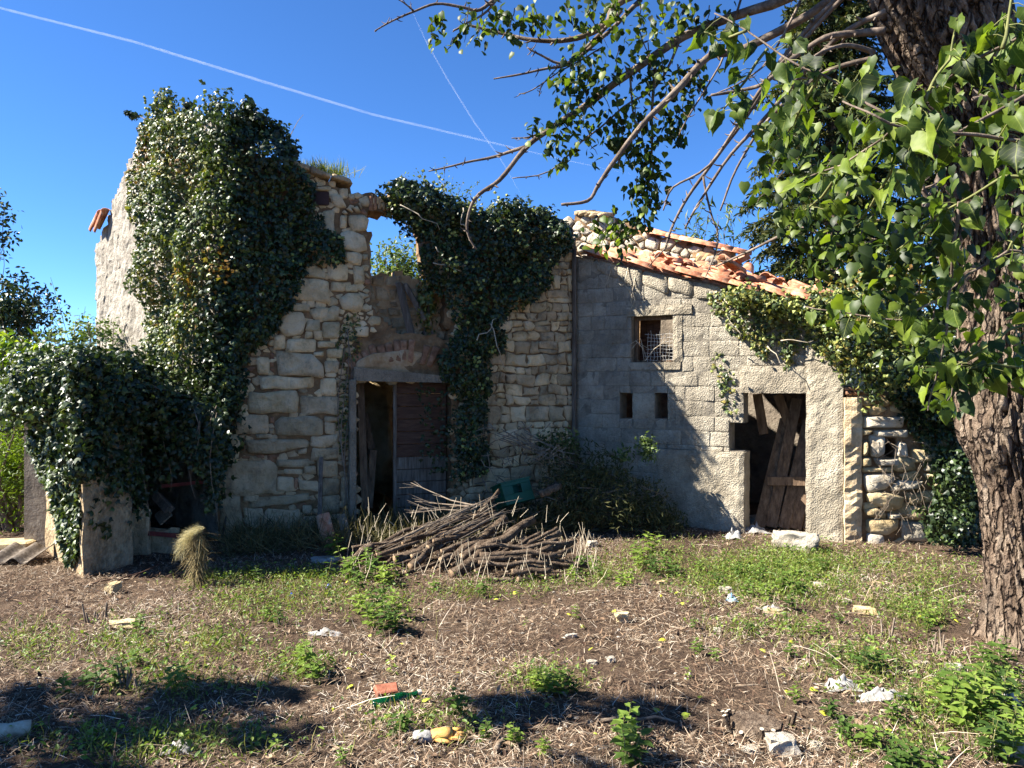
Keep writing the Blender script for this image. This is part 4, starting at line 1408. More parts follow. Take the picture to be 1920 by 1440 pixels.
_sv = BARK.n('ShaderNodeVectorMath', {0: _v, 1: (1, 1, 0.22)}, operation='MULTIPLY').outputs[0]
_dw = BARK.n('ShaderNodeVectorMath', {0: _sv, 1: BARK.n('ShaderNodeVectorMath', {0: BARK.n('ShaderNodeTexNoise', {'Vector': _v, 'Scale': 7.0, 'Detail': 3.0}).outputs['Color'], 1: (0.09, 0.09, 0.09)}, operation='MULTIPLY').outputs[0]}, operation='ADD').outputs[0]
_ed = BARK.n('ShaderNodeTexVoronoi', {'Vector': _dw, 'Scale': 15.0}, feature='DISTANCE_TO_EDGE').outputs['Distance']
_cr = BARK.ramp(_ed, [(0.0, 0.0), (0.13, 1.0)])
_k = BARK.mix(_cr, srgb(58, 46, 40), _k)  # cracks darkened for their dirt and for the shadow inside them
_k = BARK.mix(BARK.ramp(_c, [(0.5, 0.0), (0.7, 0.35)]), _k, srgb(104, 100, 92))
BARK = BARK.done(BARK.bsdf(_k, 0.95, BARK.math('ADD', BARK.math('MULTIPLY', _cr, 0.9), BARK.math('ADD', BARK.math('MULTIPLY', _a, 0.9), _b)), 1.0, 0.05, 0.15))
BRANCH = mat_simple('branch_bark', [srgb(66, 56, 48), srgb(112, 98, 86), srgb(150, 136, 120)], 10, 0.7, 0.92, bdist=0.01)
STEM_G = mat_simple('green_stem', [srgb(84, 88, 48), srgb(110, 112, 64), srgb(128, 126, 80)], 20, 0.2, 0.7)


def leaves_at(name, P, Nn, mat, parent, size=(0.05, 0.085), tmpl='ivy', down=0.8, jn=0.6, jt=0.6, tint=None, sub=None):
    n = len(P)
    tv, tf = {'ivy': (IVY_V, IVY_T), 'heart': (HEART_V, HEART_T), 'oval': (OVAL_V, OVAL_T), 'lance': (LANCE_V, LANCE_T)}[tmpl]
    nn = np.asarray(Nn) + NR.normal(scale=jn, size=(n, 3))
    tip = np.array([0, 0, -down])[None] + NR.normal(scale=jt, size=(n, 3))
    sz = NR.uniform(size[0], size[1], n)
    return scatter(name, tv, tf, P, nn, tip, sz, mat, parent, tint)


def ivy_patch(wall, poly, dens, th, rag=0.14, clump=2.2, grow=0.0, off=0.0, seed=0.0, edge=0.35):
    """leaf positions and normals of ivy that covers poly (u, z) on a wall"""
    poly = np.asarray(poly, float)
    lo, hi = poly.min(0) - rag, poly.max(0) + rag
    n = int(dens * (hi[0] - lo[0]) * (hi[1] - lo[1]))
    Q_ = NR.uniform(lo, hi, (n, 2))
    sd = in_poly(Q_, poly)
    keep = sd > -rag
    Q_, sd = Q_[keep], sd[keep]

    def f(q):
        k = np.array([noise.noise((a * clump, b * clump, seed)) + 0.5 * noise.noise((a * clump * 2.6, b * clump * 2.6, seed + 5)) for a, b in q])
        return k
    k0 = f(Q_)
    keep = sd + rag * 1.2 * k0 > 0
    Q_, sd, k0 = Q_[keep], sd[keep], k0[keep]
    e = np.clip((sd + rag) / edge, 0, 1)
    bul = th * e * (0.75 + 0.7 * k0)
    ep = 0.06
    gu = th * e * 0.7 * (f(Q_ + [ep, 0]) - k0) / ep
    gz_ = th * e * 0.7 * (f(Q_ + [0, ep]) - k0) / ep
    r = 1 - NR.random(len(Q_)) ** 2 * 0.65
    d = off + np.maximum(bul * r, 0.01 + 0.03 * NR.random(len(Q_)))
    t, nn = np.array(wall.t), np.array(wall.n)
    P = np.array(wall.o)[None] + Q_[:, :1] * t + d[:, None] * nn
    P[:, 2] = Q_[:, 1]
    N_ = nn[None] - gu[:, None] * t - gz_[:, None] * np.array([0, 0, 1.0]) + np.array([0, 0, 0.25])
    return P, N_


def blob(c, r, n, seed=0.0, shell=0.35, zmin=-1.0, amp=0.35, fr=1.8):
    """points and normals in the outer shell of a lumpy ellipsoid"""
    D = rdirs(int(n * 1.6))
    D = D[D[:, 2] > zmin][:n]
    k = 1 + amp * np.array([noise.noise((d[0] * fr + seed, d[1] * fr, d[2] * fr)) + 0.5 * noise.noise((d[0] * fr * 2.7 + seed, d[1] * fr * 2.7, d[2] * fr * 2.7)) for d in D])
    rr = k * (1 - NR.random(len(D)) ** 1.6 * shell)
    P = np.array(c)[None] + D * np.array(r)[None] * rr[:, None]
    return P, D / np.array(r)[None]


def merge(*L):
    return np.concatenate([a for a, b in L]), np.concatenate([b / np.linalg.norm(b, axis=1)[:, None] for a, b in L])


def vine(parent, pts, r, mat=None, name='stem', sides=5):
    mb = MB()
    n = len(pts)
    mb.tube(pts, [r * (1 - 0.6 * i / (n - 1)) for i in range(n)], sides)
    return mb.build(name, mat or BRANCH, parent, smooth=True)


def wander(a, b, n, amp, seed=None):
    s = U(0, 99) if seed is None else seed
    a, b = Vector(a), Vector(b)
    L = (b - a).length
    out = []
    for i in range(n):
        t = i / (n - 1)
        p = a + (b - a) * t
        w = math.sin(math.pi * t) * amp * L
        out.append(p + Vector((noise.noise((t * 3, s, 0)), noise.noise((t * 3, s, 9)), noise.noise((t * 3, s, 17)))) * w * 2)
    return out


def umbels(name, P, N_, count, parent, mat=FLOWER, size=(0.02, 0.032)):
    idx = NR.choice(len(P), count, replace=False)
    O8 = [(0, 0, 1), (1, 0, 0), (0, 1, 0), (-1, 0, 0), (0, -1, 0), (0, 0, -1)]
    OT = [(0, 1, 2), (0, 2, 3), (0, 3, 4), (0, 4, 1), (5, 2, 1), (5, 3, 2), (5, 4, 3), (5, 1, 4)]
    C_ = P[idx] + (N_[idx] / np.linalg.norm(N_[idx], axis=1)[:, None]) * 0.07
    pts = np.repeat(C_, 5, axis=0) + NR.normal(scale=0.05, size=(count * 5, 3))
    o = scatter(name, O8, OT, pts, rdirs(len(pts)), rdirs(len(pts)), NR.uniform(size[0], size[1], len(pts)), mat, parent)
    o['kind'] = 'stuff'
    return o


# ------------------------------------------------------------------ ivy on the corner tower of the house
IV1 = thing('corner_ivy', 'thick dark ivy cloaking the tall gable corner of the stone house', 'ivy', GAB.P(GAB.len - 0.4, 0, 0.1))
g_poly = GAB.poly([(285, 265), (292, 235), (312, 210), (345, 222), (411, 235), (413, 800), (395, 790), (345, 765), (318, 700), (308, 620), (300, 540), (292, 470), (285, 400), (282, 320)])
f_poly = FAC.poly([(409, 235), (470, 232), (520, 258), (548, 295), (572, 312), (602, 352), (584, 365), (600, 420), (630, 455), (624, 486), (575, 482), (545, 560),
                   (522, 590), (505, 640), (470, 720), (440, 775), (425, 850), (409, 900)])
A1 = ivy_patch(GAB, g_poly, 1700, 0.42, clump=1.5, seed=1.0)
A2 = ivy_patch(FAC, f_poly, 1400, 0.4, clump=1.6, seed=2.0)
corner = [blob(at(413, 215 + 60 * k, 9.35), (0.3, 0.3, 0.34), 320, seed=k * 3.0, shell=0.5) for k in range(11)]
tops = [blob(at(x, y, d), (rx, rx, rz), n, seed=x, shell=0.8) for x, y, d, rx, rz, n in
        ((310, 195, 10.4, 0.17, 0.22, 330), (300, 228, 10.5, 0.18, 0.22, 340), (282, 255, 10.8, 0.12, 0.22, 200), (340, 232, 10.1, 0.26, 0.2, 380), (385, 232, 9.8, 0.24, 0.16, 360),
         (440, 225, 9.5, 0.22, 0.12, 260), (480, 232, 9.6, 0.24, 0.17, 320), (515, 252, 9.7, 0.2, 0.17, 240), (540, 282, 9.7, 0.18, 0.16, 200), (460, 240, 9.7, 0.3, 0.25, 400),
         (252, 215, 11.0, 0.1, 0.05, 50), (240, 212, 11.0, 0.08, 0.02, 16), (400, 205, 9.8, 0.1, 0.12, 90), (465, 200, 9.6, 0.1, 0.13, 90), (352, 200, 10.1, 0.08, 0.12, 60))]
PA, NA = merge(A1, *corner[:6], *tops[:6])
PB, NB = merge(A2, *corner[6:], *tops[6:])
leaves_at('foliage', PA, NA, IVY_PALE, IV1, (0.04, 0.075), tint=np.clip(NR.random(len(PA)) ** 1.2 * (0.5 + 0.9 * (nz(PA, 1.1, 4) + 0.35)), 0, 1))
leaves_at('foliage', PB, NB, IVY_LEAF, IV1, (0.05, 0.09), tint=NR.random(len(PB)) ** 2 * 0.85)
umbels('flower_heads', PA, NA, 40, IV1)
umbels('flower_heads', PB, NB, 26, IV1)
for k in range(1):
    vine(IV1, [FAC.P(0.05 + 0.1 * k + 0.05 * math.sin(z * 4 + k), z, 0.05) for z in np.linspace(0.0, 2.2, 9)], 0.018)
vine(IV1, [at(300, 240, 10.5), at(275, 225, 10.8), at(255, 214, 11.0), at(236, 212, 11.0)], 0.008, TWIG)
# ivy that hangs over the lean-to
IV2 = thing('leanto_ivy', 'mound of glossy ivy heaped over the lean-to wall and hanging into the dark gap', 'ivy', P0 + Vector((-0.5, 0.8, 0)))
LW = Wall((P2.x, P2.y), (P0.x, P0.y))
lw_poly = [(-0.25, 0.85), (-0.35, 1.5), (-0.1, 2.25), (0.5, 2.3), (LW.len * 0.75, 2.1), (LW.len + 0.02, 1.7), (LW.len + 0.02, 1.25), (LW.len, 0.7), (LW.len - 0.1, 0.25), (LW.len * 0.65, 0.1), (LW.len * 0.55, 0.35),
           (LW.len * 0.4, 0.6), (LW.len * 0.2, 0.8)]
B1 = ivy_patch(LW, lw_poly, 1500, 0.16, seed=5.0, edge=0.5)
RWALL = Wall((P0.x, P0.y), (P1.x, P1.y))
B2 = ivy_patch(RWALL, [(-0.02, 2.2), (RWALL.len + 0.1, 2.2), (RWALL.len + 0.1, 0.75), (0.45, 0.95), (0.2, 1.15), (0.0, 1.05)], 900, 0.12, seed=6.0)
edge_ = [blob(P0 + Vector((0.0, 0.03, z)), (0.2, 0.2, 0.22), 240, seed=z * 7, shell=0.6) for z in (1.15, 1.4, 1.65, 1.9, 2.1)]
dome = [blob(c, r, n, seed=s, zmin=zm, shell=0.5) for c, r, n, s, zm in (
    ((-4.78, 8.35, 1.75), (0.85, 0.8, 0.62), 3600, 3.0, -0.4), ((-4.25, 8.2, 1.72), (0.62, 0.7, 0.55), 2400, 8.0, -0.6), ((-5.2, 8.6, 1.75), (0.55, 0.6, 0.5), 1500, 12.0, -0.7),
    ((-3.75, 8.75, 1.5), (0.45, 0.6, 0.38), 1500, 15.0, -0.9), ((-4.3, 9.2, 1.6), (0.7, 0.7, 0.5), 1500, 18.0, -0.3))]
hang = []
for k in range(60):
    x, y, d = U(240, 408), U(745, 800), U(8.3, 9.3)
    L_ = U(0.3, 0.95) * (1.2 if x < 290 or x > 365 else 0.75)
    m = int(26 * L_ / 0.5)
    p0 = at(x, y, d)
    tt = NR.random(m)
    P = np.stack([p0.x + 0.05 * np.sin(tt * 5 + k) + NR.normal(scale=0.05, size=m), np.full(m, p0.y) + NR.normal(scale=0.05, size=m), p0.z - tt * L_], 1)
    hang.append((P, np.tile(np.array([0.2, -0.9, 0.2]), (m, 1))))
    if k % 2 == 0:
        vine(IV2, [p0 - Vector((0.05 * math.sin(q * 5 + k), 0, q * L_ * 1.15)) for q in np.linspace(0, 1, 6)], 0.006, TWIG)
PC, NC = merge(B1, dome[0], dome[2])
PD, ND = merge(B2, *edge_, dome[1], dome[3], dome[4], *hang)
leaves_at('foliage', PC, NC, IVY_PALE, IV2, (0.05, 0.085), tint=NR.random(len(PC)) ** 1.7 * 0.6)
face_ = []
for k in range(9):
    u_, z0_, L_ = U(0.02, 0.68), U(0.95, 1.15), U(0.2, 0.6)
    m = int(40 * L_)
    tt = NR.random(m)
    q_ = np.array([tuple(RWALL.P(u_ + 0.06 * math.sin(t_ * 6 + k), z0_ - t_ * L_, 0.05 + 0.03 * math.sin(k))) for t_ in tt])
    face_.append((q_ + NR.normal(scale=0.03, size=(m, 3)), np.tile(np.array(RWALL.n), (m, 1))))
PD, ND = merge((PD, ND), *face_)
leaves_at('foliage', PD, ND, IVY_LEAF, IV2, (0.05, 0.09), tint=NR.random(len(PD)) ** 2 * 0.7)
for (a, b) in (((190, 860, 7.9), (196, 905, 7.75)), ((232, 800, 8.1), (238, 880, 8.0)), ((205, 760, 7.9), (250, 880, 8.2)), ((300, 780, 8.7), (318, 880, 8.7))):
    vine(IV2, wander(at(*a), at(*b), 7, 0.2), 0.012, PALE)
# ivy over the middle of the facade
IV3 = thing('facade_ivy', 'dark ivy curtain spilling over the facade between broken window and block annex', 'ivy', FAC.P(FAC.pix(880, 900)[0], 0, 0.1))
m_poly = FAC.poly([(722, 368), (745, 350), (790, 345), (850, 378), (905, 392), (1000, 392), (1055, 420), (1078, 445), (1066, 470), (1035, 500), (1020, 530), (985, 570), (945, 600), (928, 660),
                   (918, 720), (908, 800), (905, 880), (862, 890), (848, 800), (850, 745), (840, 705), (815, 668), (822, 645), (850, 610), (822, 545), (792, 495), (778, 445), (760, 415), (728, 396)])
D1 = ivy_patch(FAC, m_poly, 1500, 0.38, clump=1.7, seed=9.0)
D2 = [blob(at(x, y, d), (rx, rx, rz), n, seed=x, shell=0.8) for x, y, d, rx, rz, n in
      ((760, 362, 10.15, 0.24, 0.2, 380), (800, 375, 10.3, 0.28, 0.2, 400), (850, 395, 10.4, 0.28, 0.2, 380), (900, 408, 10.6, 0.25, 0.15, 260), (960, 395, 10.7, 0.32, 0.2, 420),
       (1010, 408, 10.8, 0.3, 0.17, 380), (1050, 440, 10.9, 0.2, 0.15, 220), (745, 400, 10.1, 0.18, 0.1, 160), (780, 420, 10.2, 0.2, 0.2, 260))]
PE, NE = merge(D1, *D2)
leaves_at('foliage', PE, NE, IVY_LEAF, IV3, (0.045, 0.085), tint=NR.random(len(PE)) ** 2 * 0.85)
umbels('flower_heads', PE, NE, 45, IV3)
for (a, b) in (((740, 395), (812, 440)), ((855, 400), (850, 430)), ((850, 430), (865, 435)), ((805, 470), (830, 500)), ((830, 500), (860, 505)), ((905, 610), (930, 690)), ((800, 500), (850, 515)), ((880, 640), (915, 600))):
    ua, ub = FAC.pix(*a), FAC.pix(*b)
    vine(IV3, wander(FAC.P(ua[0], ua[1], 0.36), FAC.P(ub[0], ub[1], 0.36), 6, 0.15), 0.009, PALE)
# strip beside the doorway
IV4 = thing('doorway_creeper', 'narrow strip of small leaved creeper climbing beside the doorway jamb', 'creeper', FAC.P(FAC.pix(650, 900)[0], 0, 0.05))
s_poly = FAC.poly([(640, 590), (660, 575), (680, 590), (672, 650), (664, 700), (664, 790), (660, 850), (636, 852), (634, 760), (640, 700), (630, 650)])
PF, NF = ivy_patch(FAC, s_poly, 900, 0.07, rag=0.08, seed=13.0)
leaves_at('foliage', PF, NF, IVY_PALE, IV4, (0.03, 0.055), tint=NR.random(len(PF)) ** 1.2)
for k in range(4):
    vine(IV4, [FAC.P(FAC.pix(640 + 6 * k, 800)[0] + 0.05 * math.sin(z * 3 + k), z, 0.05) for z in np.linspace(0.0, 2.6, 12)], 0.01, TWIG)
# dry creeper and ivy on the door itself
PF2, NF2 = ivy_patch(FAC, FAC.poly([(800, 730), (850, 725), (862, 900), (800, 900), (770, 850), (790, 800)]), 330, 0.1, rag=0.2, seed=15.0)
leaves_at('foliage', PF2, NF2, IVY_LEAF, IV3, (0.04, 0.07), tint=NR.random(len(PF2)) * 0.5)
# ivy at the annex verge
IV5 = thing('annex_ivy', 'sunlit flowering ivy hanging from the low end of the annex roof', 'ivy', ANX.P(ANX.len - 0.5, 0, 0.1))
a_poly = ANX.poly([(1340, 548), (1400, 540), (1450, 552), (1520, 562), (1580, 570), (1590, 720), (1570, 690), (1500, 640), (1478, 690), (1462, 640), (1430, 690), (1405, 640), (1370, 600), (1345, 575)])
E1 = ivy_patch(ANX, a_poly, 1000, 0.2, rag=0.12, seed=17.0)
E2 = [blob(at(x, y, d), (rx, rx, rz), n, seed=x, shell=0.7) for x, y, d, rx, rz, n in
      ((1400, 560, 9.6, 0.3, 0.14, 380), (1470, 578, 9.4, 0.3, 0.16, 380), (1540, 590, 9.2, 0.3, 0.25, 420), (1590, 640, 9.0, 0.32, 0.42, 700), (1630, 600, 9.2, 0.4, 0.4, 760), (1650, 690, 9.0, 0.36, 0.4, 700),
       (1520, 568, 9.5, 0.3, 0.16, 420), (1570, 575, 9.6, 0.35, 0.22, 520), (1690, 640, 9.2, 0.45, 0.5, 900), (1740, 700, 9.3, 0.4, 0.5, 700))]
E3 = ivy_patch(ANX, ANX.poly([(1342, 665), (1358, 668), (1372, 720), (1378, 770), (1362, 765), (1350, 720), (1338, 690)]), 450, 0.05, rag=0.06, seed=18.0)
PG, NG = merge(E1, *E2, E3)
leaves_at('foliage', PG, NG, IVY_PALE, IV5, (0.04, 0.075), tint=NR.random(len(PG)) ** 1.0 * 0.9)
umbels('flower_heads', PG, NG, 90, IV5)
for (a, b, d) in (((1360, 560), (1395, 640), 0.1), ((1372, 640), (1400, 655), 0.15), ((1445, 650), (1485, 700), 0.2), ((1470, 640), (1530, 640), 0.2), ((1185, 510), (1188, 600), 0.03), ((1180, 500), (1182, 590), 0.04), ((1195, 505), (1190, 590), 0.02),
                  ((1135, 495), (1142, 540), 0.05), ((1145, 500), (1138, 560), 0.04)):
    ua, ub = ANX.pix(*a), ANX.pix(*b)
    vine(IV5, wander(ANX.P(ua[0], ua[1], d), ANX.P(ub[0], ub[1], d), 6, 0.12), 0.008, PALE)
# ivy over the dry stone wall, down to the ground by the trunk
IV6 = thing('stone_wall_ivy', 'dense dark ivy covering the dry stone wall behind the old trunk', 'ivy', RSW.P(1.4, 0, 0.1))
w_poly = RSW.poly([(1690, 720), (1860, 700), (1870, 1020), (1760, 1025), (1740, 1000), (1738, 950), (1760, 900), (1735, 870), (1728, 840), (1700, 800)])
H1 = ivy_patch(RSW, w_poly, 1300, 0.2, rag=0.15, seed=23.0)
H2 = [blob(at(x, y, d), (rx, rx, rz), n, seed=x, shell=0.7) for x, y, d, rx, rz, n in ((1780, 980, 8.6, 0.3, 0.25, 420), (1810, 900, 8.7, 0.35, 0.4, 600), (1760, 760, 8.9, 0.3, 0.3, 480), (1810, 640, 9.0, 0.45, 0.6, 900), (1700, 745, 9.0, 0.2, 0.1, 150))]
PH, NH = merge(H1, *H2)
leaves_at('foliage', PH, NH, IVY_LEAF, IV6, (0.045, 0.085), tint=NR.random(len(PH)) ** 2 * 0.8)
mb = MB()
for k in range(26):
    a, b = RSW.pix(U(1615, 1740), U(820, 1000)), RSW.pix(U(1615, 1740), U(820, 1000))
    mb.tube(wander(RSW.P(a[0], a[1], 0.1), RSW.P(b[0], b[1], 0.12), 6, 0.2), 0.003, 4, cap=False)
mb.build('dry_tendrils', TWIG, IV6)

# ------------------------------------------------------------------ plants on the wall heads and behind the house
def tuft(name, label, cat, c, r, n, mat, h=(0.1, 0.3), spread=0.5, group=None, w=0.5):
    c = Vector(c)
    P = np.array(c)[None] + np.stack([NR.normal(scale=r[0], size=n), NR.normal(scale=r[1], size=n), np.zeros(n)], 1)
    tip = np.stack([NR.normal(scale=spread, size=n), NR.normal(scale=spread, size=n), np.ones(n)], 1)
    o = scatter(name, [(-0.012 * w / 0.5, 0, 0), (0.012 * w / 0.5, 0, 0), (0.008 * w / 0.5, 0.6, 0.03), (-0.008 * w / 0.5, 0.6, 0.03), (0, 1, 0.12)], [(0, 1, 2), (0, 2, 3), (3, 2, 4)], P, rdirs(n), tip, NR.uniform(h[0], h[1], n), mat)
    return tag(o, label, cat, group)


tuft('grass_tuft', 'bright green grass sprouting on the coping slabs at the wall head', 'grass', FAC.P(FAC.pix(600, 0)[0], FAC.pix(600, 322)[1], -0.2), (0.2, 0.1), 800, GRASS, (0.1, 0.26), 0.4, w=0.9)
mb = MB()
mb.tube([FAC.P(*FAC.pix(545, 250), -0.1), FAC.P(*FAC.pix(560, 222), -0.1), FAC.P(*FAC.pix(570, 210), -0.1)], [0.006, 0.004, 0.002], 4)
tag(mb.build('dry_stalk', PALE), 'lone pale dry stalk rising above the corner ivy', 'stalk')


def shrub(name, label, c, r, n, mat, lsize, tmpl='oval', stems=10, group=None, shell=0.95, cat='shrub', base=None, jt=0.8, down=0.2):
    c = Vector(c)
    base = Vector(base) if base else Vector((c.x, c.y, 0))
    t = thing(name, label, cat, base, group)
    mbb = MB()
    for k in range(stems):
        d = rdirs(1)[0]
        tip = c + Vector((d[0] * r[0], d[1] * r[1], abs(d[2]) * r[2])) * 0.9
        mbb.tube(wander(base + Vector((U(-.1, .1), U(-.1, .1), 0)), tip, 6, 0.06), [0.035, 0.028, 0.02, 0.014, 0.009, 0.004], 5, cap=False)
    mbb.build('stems', BRANCH, t)['kind'] = 'stuff'
    P, N_ = blob(c, r, n, seed=c.x * 3 + c.y, shell=shell, amp=0.5, fr=2.2)
    leaves_at('crown', P, N_ * 0.3 + np.array([0, 0, 0.5]), mat, t, lsize, tmpl, down, 0.7, jt)
    return t


def sprays(name, label, base, tips, mat, lsize, parent=None, n=26, cat='shrub', r=0.006, tmpl='oval'):
    t = thing(name, label, cat, base)
    PP, NN = [], []
    mbb = MB()
    for tp in tips:
        pts = wander(base + Vector((U(-.15, .15), U(-.1, .1), 0)), tp, 8, 0.08)
        mbb.tube(pts, [r * (1 - 0.8 * i / 7) for i in range(8)], 4, cap=False)
        for k in range(n):
            a = 0.3 + 0.7 * k / n
            i = min(6, int(a * 7))
            p = pts[i] + (pts[i + 1] - pts[i]) * (a * 7 - i)
            PP.append(p + Vector((U(-.05, .05), U(-.05, .05), U(-.05, .05))))
            NN.append((U(-1, 1), U(-1, 1), U(0, 1)))
    mbb.build('stems', TWIG, t)['kind'] = 'stuff'
    leaves_at('crown', np.array(PP), np.array(NN), mat, t, lsize, tmpl, 0.1, 0.5, 1.0)
    return t


hb = FAC.P(FAC.pix(850, 0)[0], 4.1, -0.3)
sprays('wall_top_shrub', 'wispy shrub with small leaves growing on the facade wall head', hb, [at(x, y, 10.9) for x, y in ((755, 325), (775, 318), (790, 330), (815, 305), (838, 300), (850, 330), (870, 335), (885, 345), (900, 340), (830, 345), (860, 360), (900, 370), (920, 385), (800, 345))], SHRUB, (0.03, 0.055))
sprays('trailing_bramble', 'leafy bramble arching over the ivy near the annex corner', FAC.P(FAC.pix(985, 0)[0], 4.25, -0.1), [at(x, y, 10.9) for x, y in ((965, 372), (990, 368), (1000, 385), (1020, 390), (940, 395), (1040, 400))], LIME, (0.035, 0.06), n=12)
shrub('hole_shrub', 'sunlit shrub filling the lower half of the broken upper window', at(752, 520, 12.6), (0.6, 0.5, 0.6), 4000, SHRUB, (0.05, 0.09), 'oval', 12, base=(at(765, 500, 12.6).x, 12.6, 2.0))
sprays('window_tree', 'thin leafy saplings showing through the broken upper window', Vector((at(780, 0, 15).x, 15, 0)), [at(x, y, 15) for x, y in ((740, 440), (752, 430), (762, 422), (775, 425), (790, 430), (725, 470), (742, 455), (770, 445), (785, 455), (755, 465))], SHRUB, (0.07, 0.12), n=30, cat='tree')
shrub('window_ivy_bush', 'pale lit ivy clump on the broken edge inside the upper window', FAC.P(FAC.pix(806, 560)[0], FAC.pix(806, 560)[1], -0.15), (0.14, 0.2, 0.5), 700, IVY_PALE, (0.05, 0.08), 'ivy', 3, base=FAC.P(FAC.pix(806, 560)[0], FAC.pix(806, 640)[1], -0.2), cat='ivy')
sprays('almond_shoots', 'tall narrow leaved shoots rising behind the rear tiled verge', Vector((at(1330, 0, 17).x, 17, 0)), [at(x, y, 17) for x, y in ((1262, 420), (1285, 400), (1300, 385), (1320, 380), (1335, 370), (1345, 400), (1360, 375), (1380, 380), (1310, 420), (1275, 440), (1350, 430), (1330, 450), (1370, 420), (1395, 410))], SHRUB, (0.16, 0.28), n=70, r=0.02, cat='tree', tmpl='lance')

# far trees and bushes on the side of the gable
shrub('roadside_tree', 'grey green bushy tree far beyond the gable', at(20, 590, 24), (1.3, 1.3, 1.35), 3200, IVY_LEAF, (0.12, 0.2), 'oval', 16, cat='tree')
shrub('roadside_tree', 'small leafy tree top at the picture edge above the bushy tree', at(-25, 420, 24), (0.75, 0.8, 1.2), 900, IVY_LEAF, (0.12, 0.2), 'oval', 10, cat='tree')
sprays('bare_shoot_tree', 'open twiggy sapling beside the gable wall', Vector((at(110, 0, 16).x, 16, 0)), [at(x, y, 16) for x, y in ((95, 520), (105, 570), (90, 600), (75, 545), (150, 590), (160, 575), (60, 560), (165, 600))], SHRUB, (0.06, 0.1), n=16, cat='tree', r=0.015)
shrub('fig_bush', 'yellow green bush pushing up behind the ivy mound', at(15, 700, 10.5), (0.65, 0.5, 0.6), 1000, LIME, (0.09, 0.16), 'oval', 10)
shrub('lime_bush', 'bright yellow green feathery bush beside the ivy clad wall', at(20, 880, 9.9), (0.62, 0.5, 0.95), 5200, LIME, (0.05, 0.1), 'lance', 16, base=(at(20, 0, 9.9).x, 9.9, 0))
shrub('dark_hedge', 'shaded dark hedge in the gap behind the lime green bush', at(60, 740, 13), (1.6, 0.6, 1.0), 3000, IVY_LEAF, (0.1, 0.16), 'oval', 8)
shrub('behind_bush', 'leafy bush top peeking out between gable and ivy mound', at(165, 625, 11.5), (0.55, 0.4, 0.3), 500, SHRUB, (0.05, 0.09), 'oval', 8)

# ------------------------------------------------------------------ spruces behind the annex
def spruce(label, x, y, H, R, n_whorl, z_lo, seed, mat=SPRUCE):
    rg = random.Random(seed)
    t = thing('spruce_tree', label, 'tree', (x, y, 0), 'spruces behind the annex')
    mb = MB()
    mb.tube([(x, y, H * k / 8) for k in range(9)], [0.24 * (1 - 0.85 * k / 8) for k in range(9)], 8)
    mb.build('trunk', BRANCH, t, smooth=True)
    mbb = MB()
    P, T_, Nn, S = [], [], [], []
    for w in range(n_whorl):
        z = z_lo + (H - z_lo) * (w / n_whorl) ** 0.9
        rr = R * (1 - (z - z_lo * 0.2) / H) ** 0.8 * rg.uniform(0.75, 1.1)
        nb = 7
        for b in range(nb):
            an = 2 * math.pi * (b + rg.random() * 0.6) / nb + w * 0.9
            L_ = rr * rg.uniform(0.7, 1.15)
            dx, dy = math.cos(an), math.sin(an)
            pts = []
            for k in range(7):
                a = k / 6
                pts.append(Vector((x + dx * L_ * a, y + dy * L_ * a, z + 0.15 * a - 0.62 * L_ * 0.55 * a * a + 0.18 * L_ * max(0, a - 0.7))))
            mbb.tube(pts, [0.03 * (1 - 0.12 * k) for k in range(7)], 4, cap=False)
            for k in range(1, 6):
                for s in range(int(6 + 9 * L_ / R)):
                    a = (k + rg.random()) / 6
                    i = min(5, int(a * 6))
                    p = pts[i] + (pts[i + 1] - pts[i]) * (a * 6 - i)
                    sd = rg.choice((-1, 1))
                    l2 = rg.uniform(0.25, 0.6) * (1.15 - a * 0.5)
                    q = Vector((dx * 0.5 - dy * sd * rg.uniform(0.2, 0.9), dy * 0.5 + dx * sd * rg.uniform(0.2, 0.9), -rg.uniform(0.25, 1.3)))
                    q.normalize()
                    for m in range(9):
                        f = m / 9
                        P.append(p + q * l2 * f)
                        v = q + Vector((rg.uniform(-.8, .8), rg.uniform(-.8, .8), rg.uniform(-.5, .5)))
                        T_.append(v)
                        Nn.append((rg.uniform(-1, 1), rg.uniform(-1, 1), rg.uniform(-.2, 1)))
                        S.append(rg.uniform(0.1, 0.19))
    mbb.build('branches', BRANCH, t)['kind'] = 'stuff'
    scatter('crown', [(0, 0, 0), (0.15, 0.4, 0), (0, 1, 0), (-0.15, 0.4, 0)], [(0, 1, 2), (0, 2, 3)], np.array([tuple(p) for p in P]), np.array(Nn), np.array([tuple(v) for v in T_]), np.array(S), mat, t)
    return t


spruce('tall dark spruce with drooping boughs behind the annex roof', at(1560, 0, 17).x, 17.0, 15.0, 2.75, 36, 1.0, 3)
spruce('second spruce half hidden by the mulberry leaves and trunk', at(1800, 0, 18.5).x, 18.5, 14.0, 2.4, 24, 1.0, 4)
shrub('holm_oak', 'dark evergreen thicket filling the gap behind the dry stone wall', at(1700, 690, 13.5), (1.6, 0.8, 1.3), 5000, IVY_LEAF, (0.08, 0.14), 'oval', 12, cat='thicket')
shrub('sunlit_thicket', 'yellow green sunlit ivy thicket beneath the spruce beside the annex roof', at(1640, 560, 11.5), (0.9, 0.6, 0.55), 3000, IVY_PALE, (0.06, 0.1), 'ivy', 8, cat='thicket')
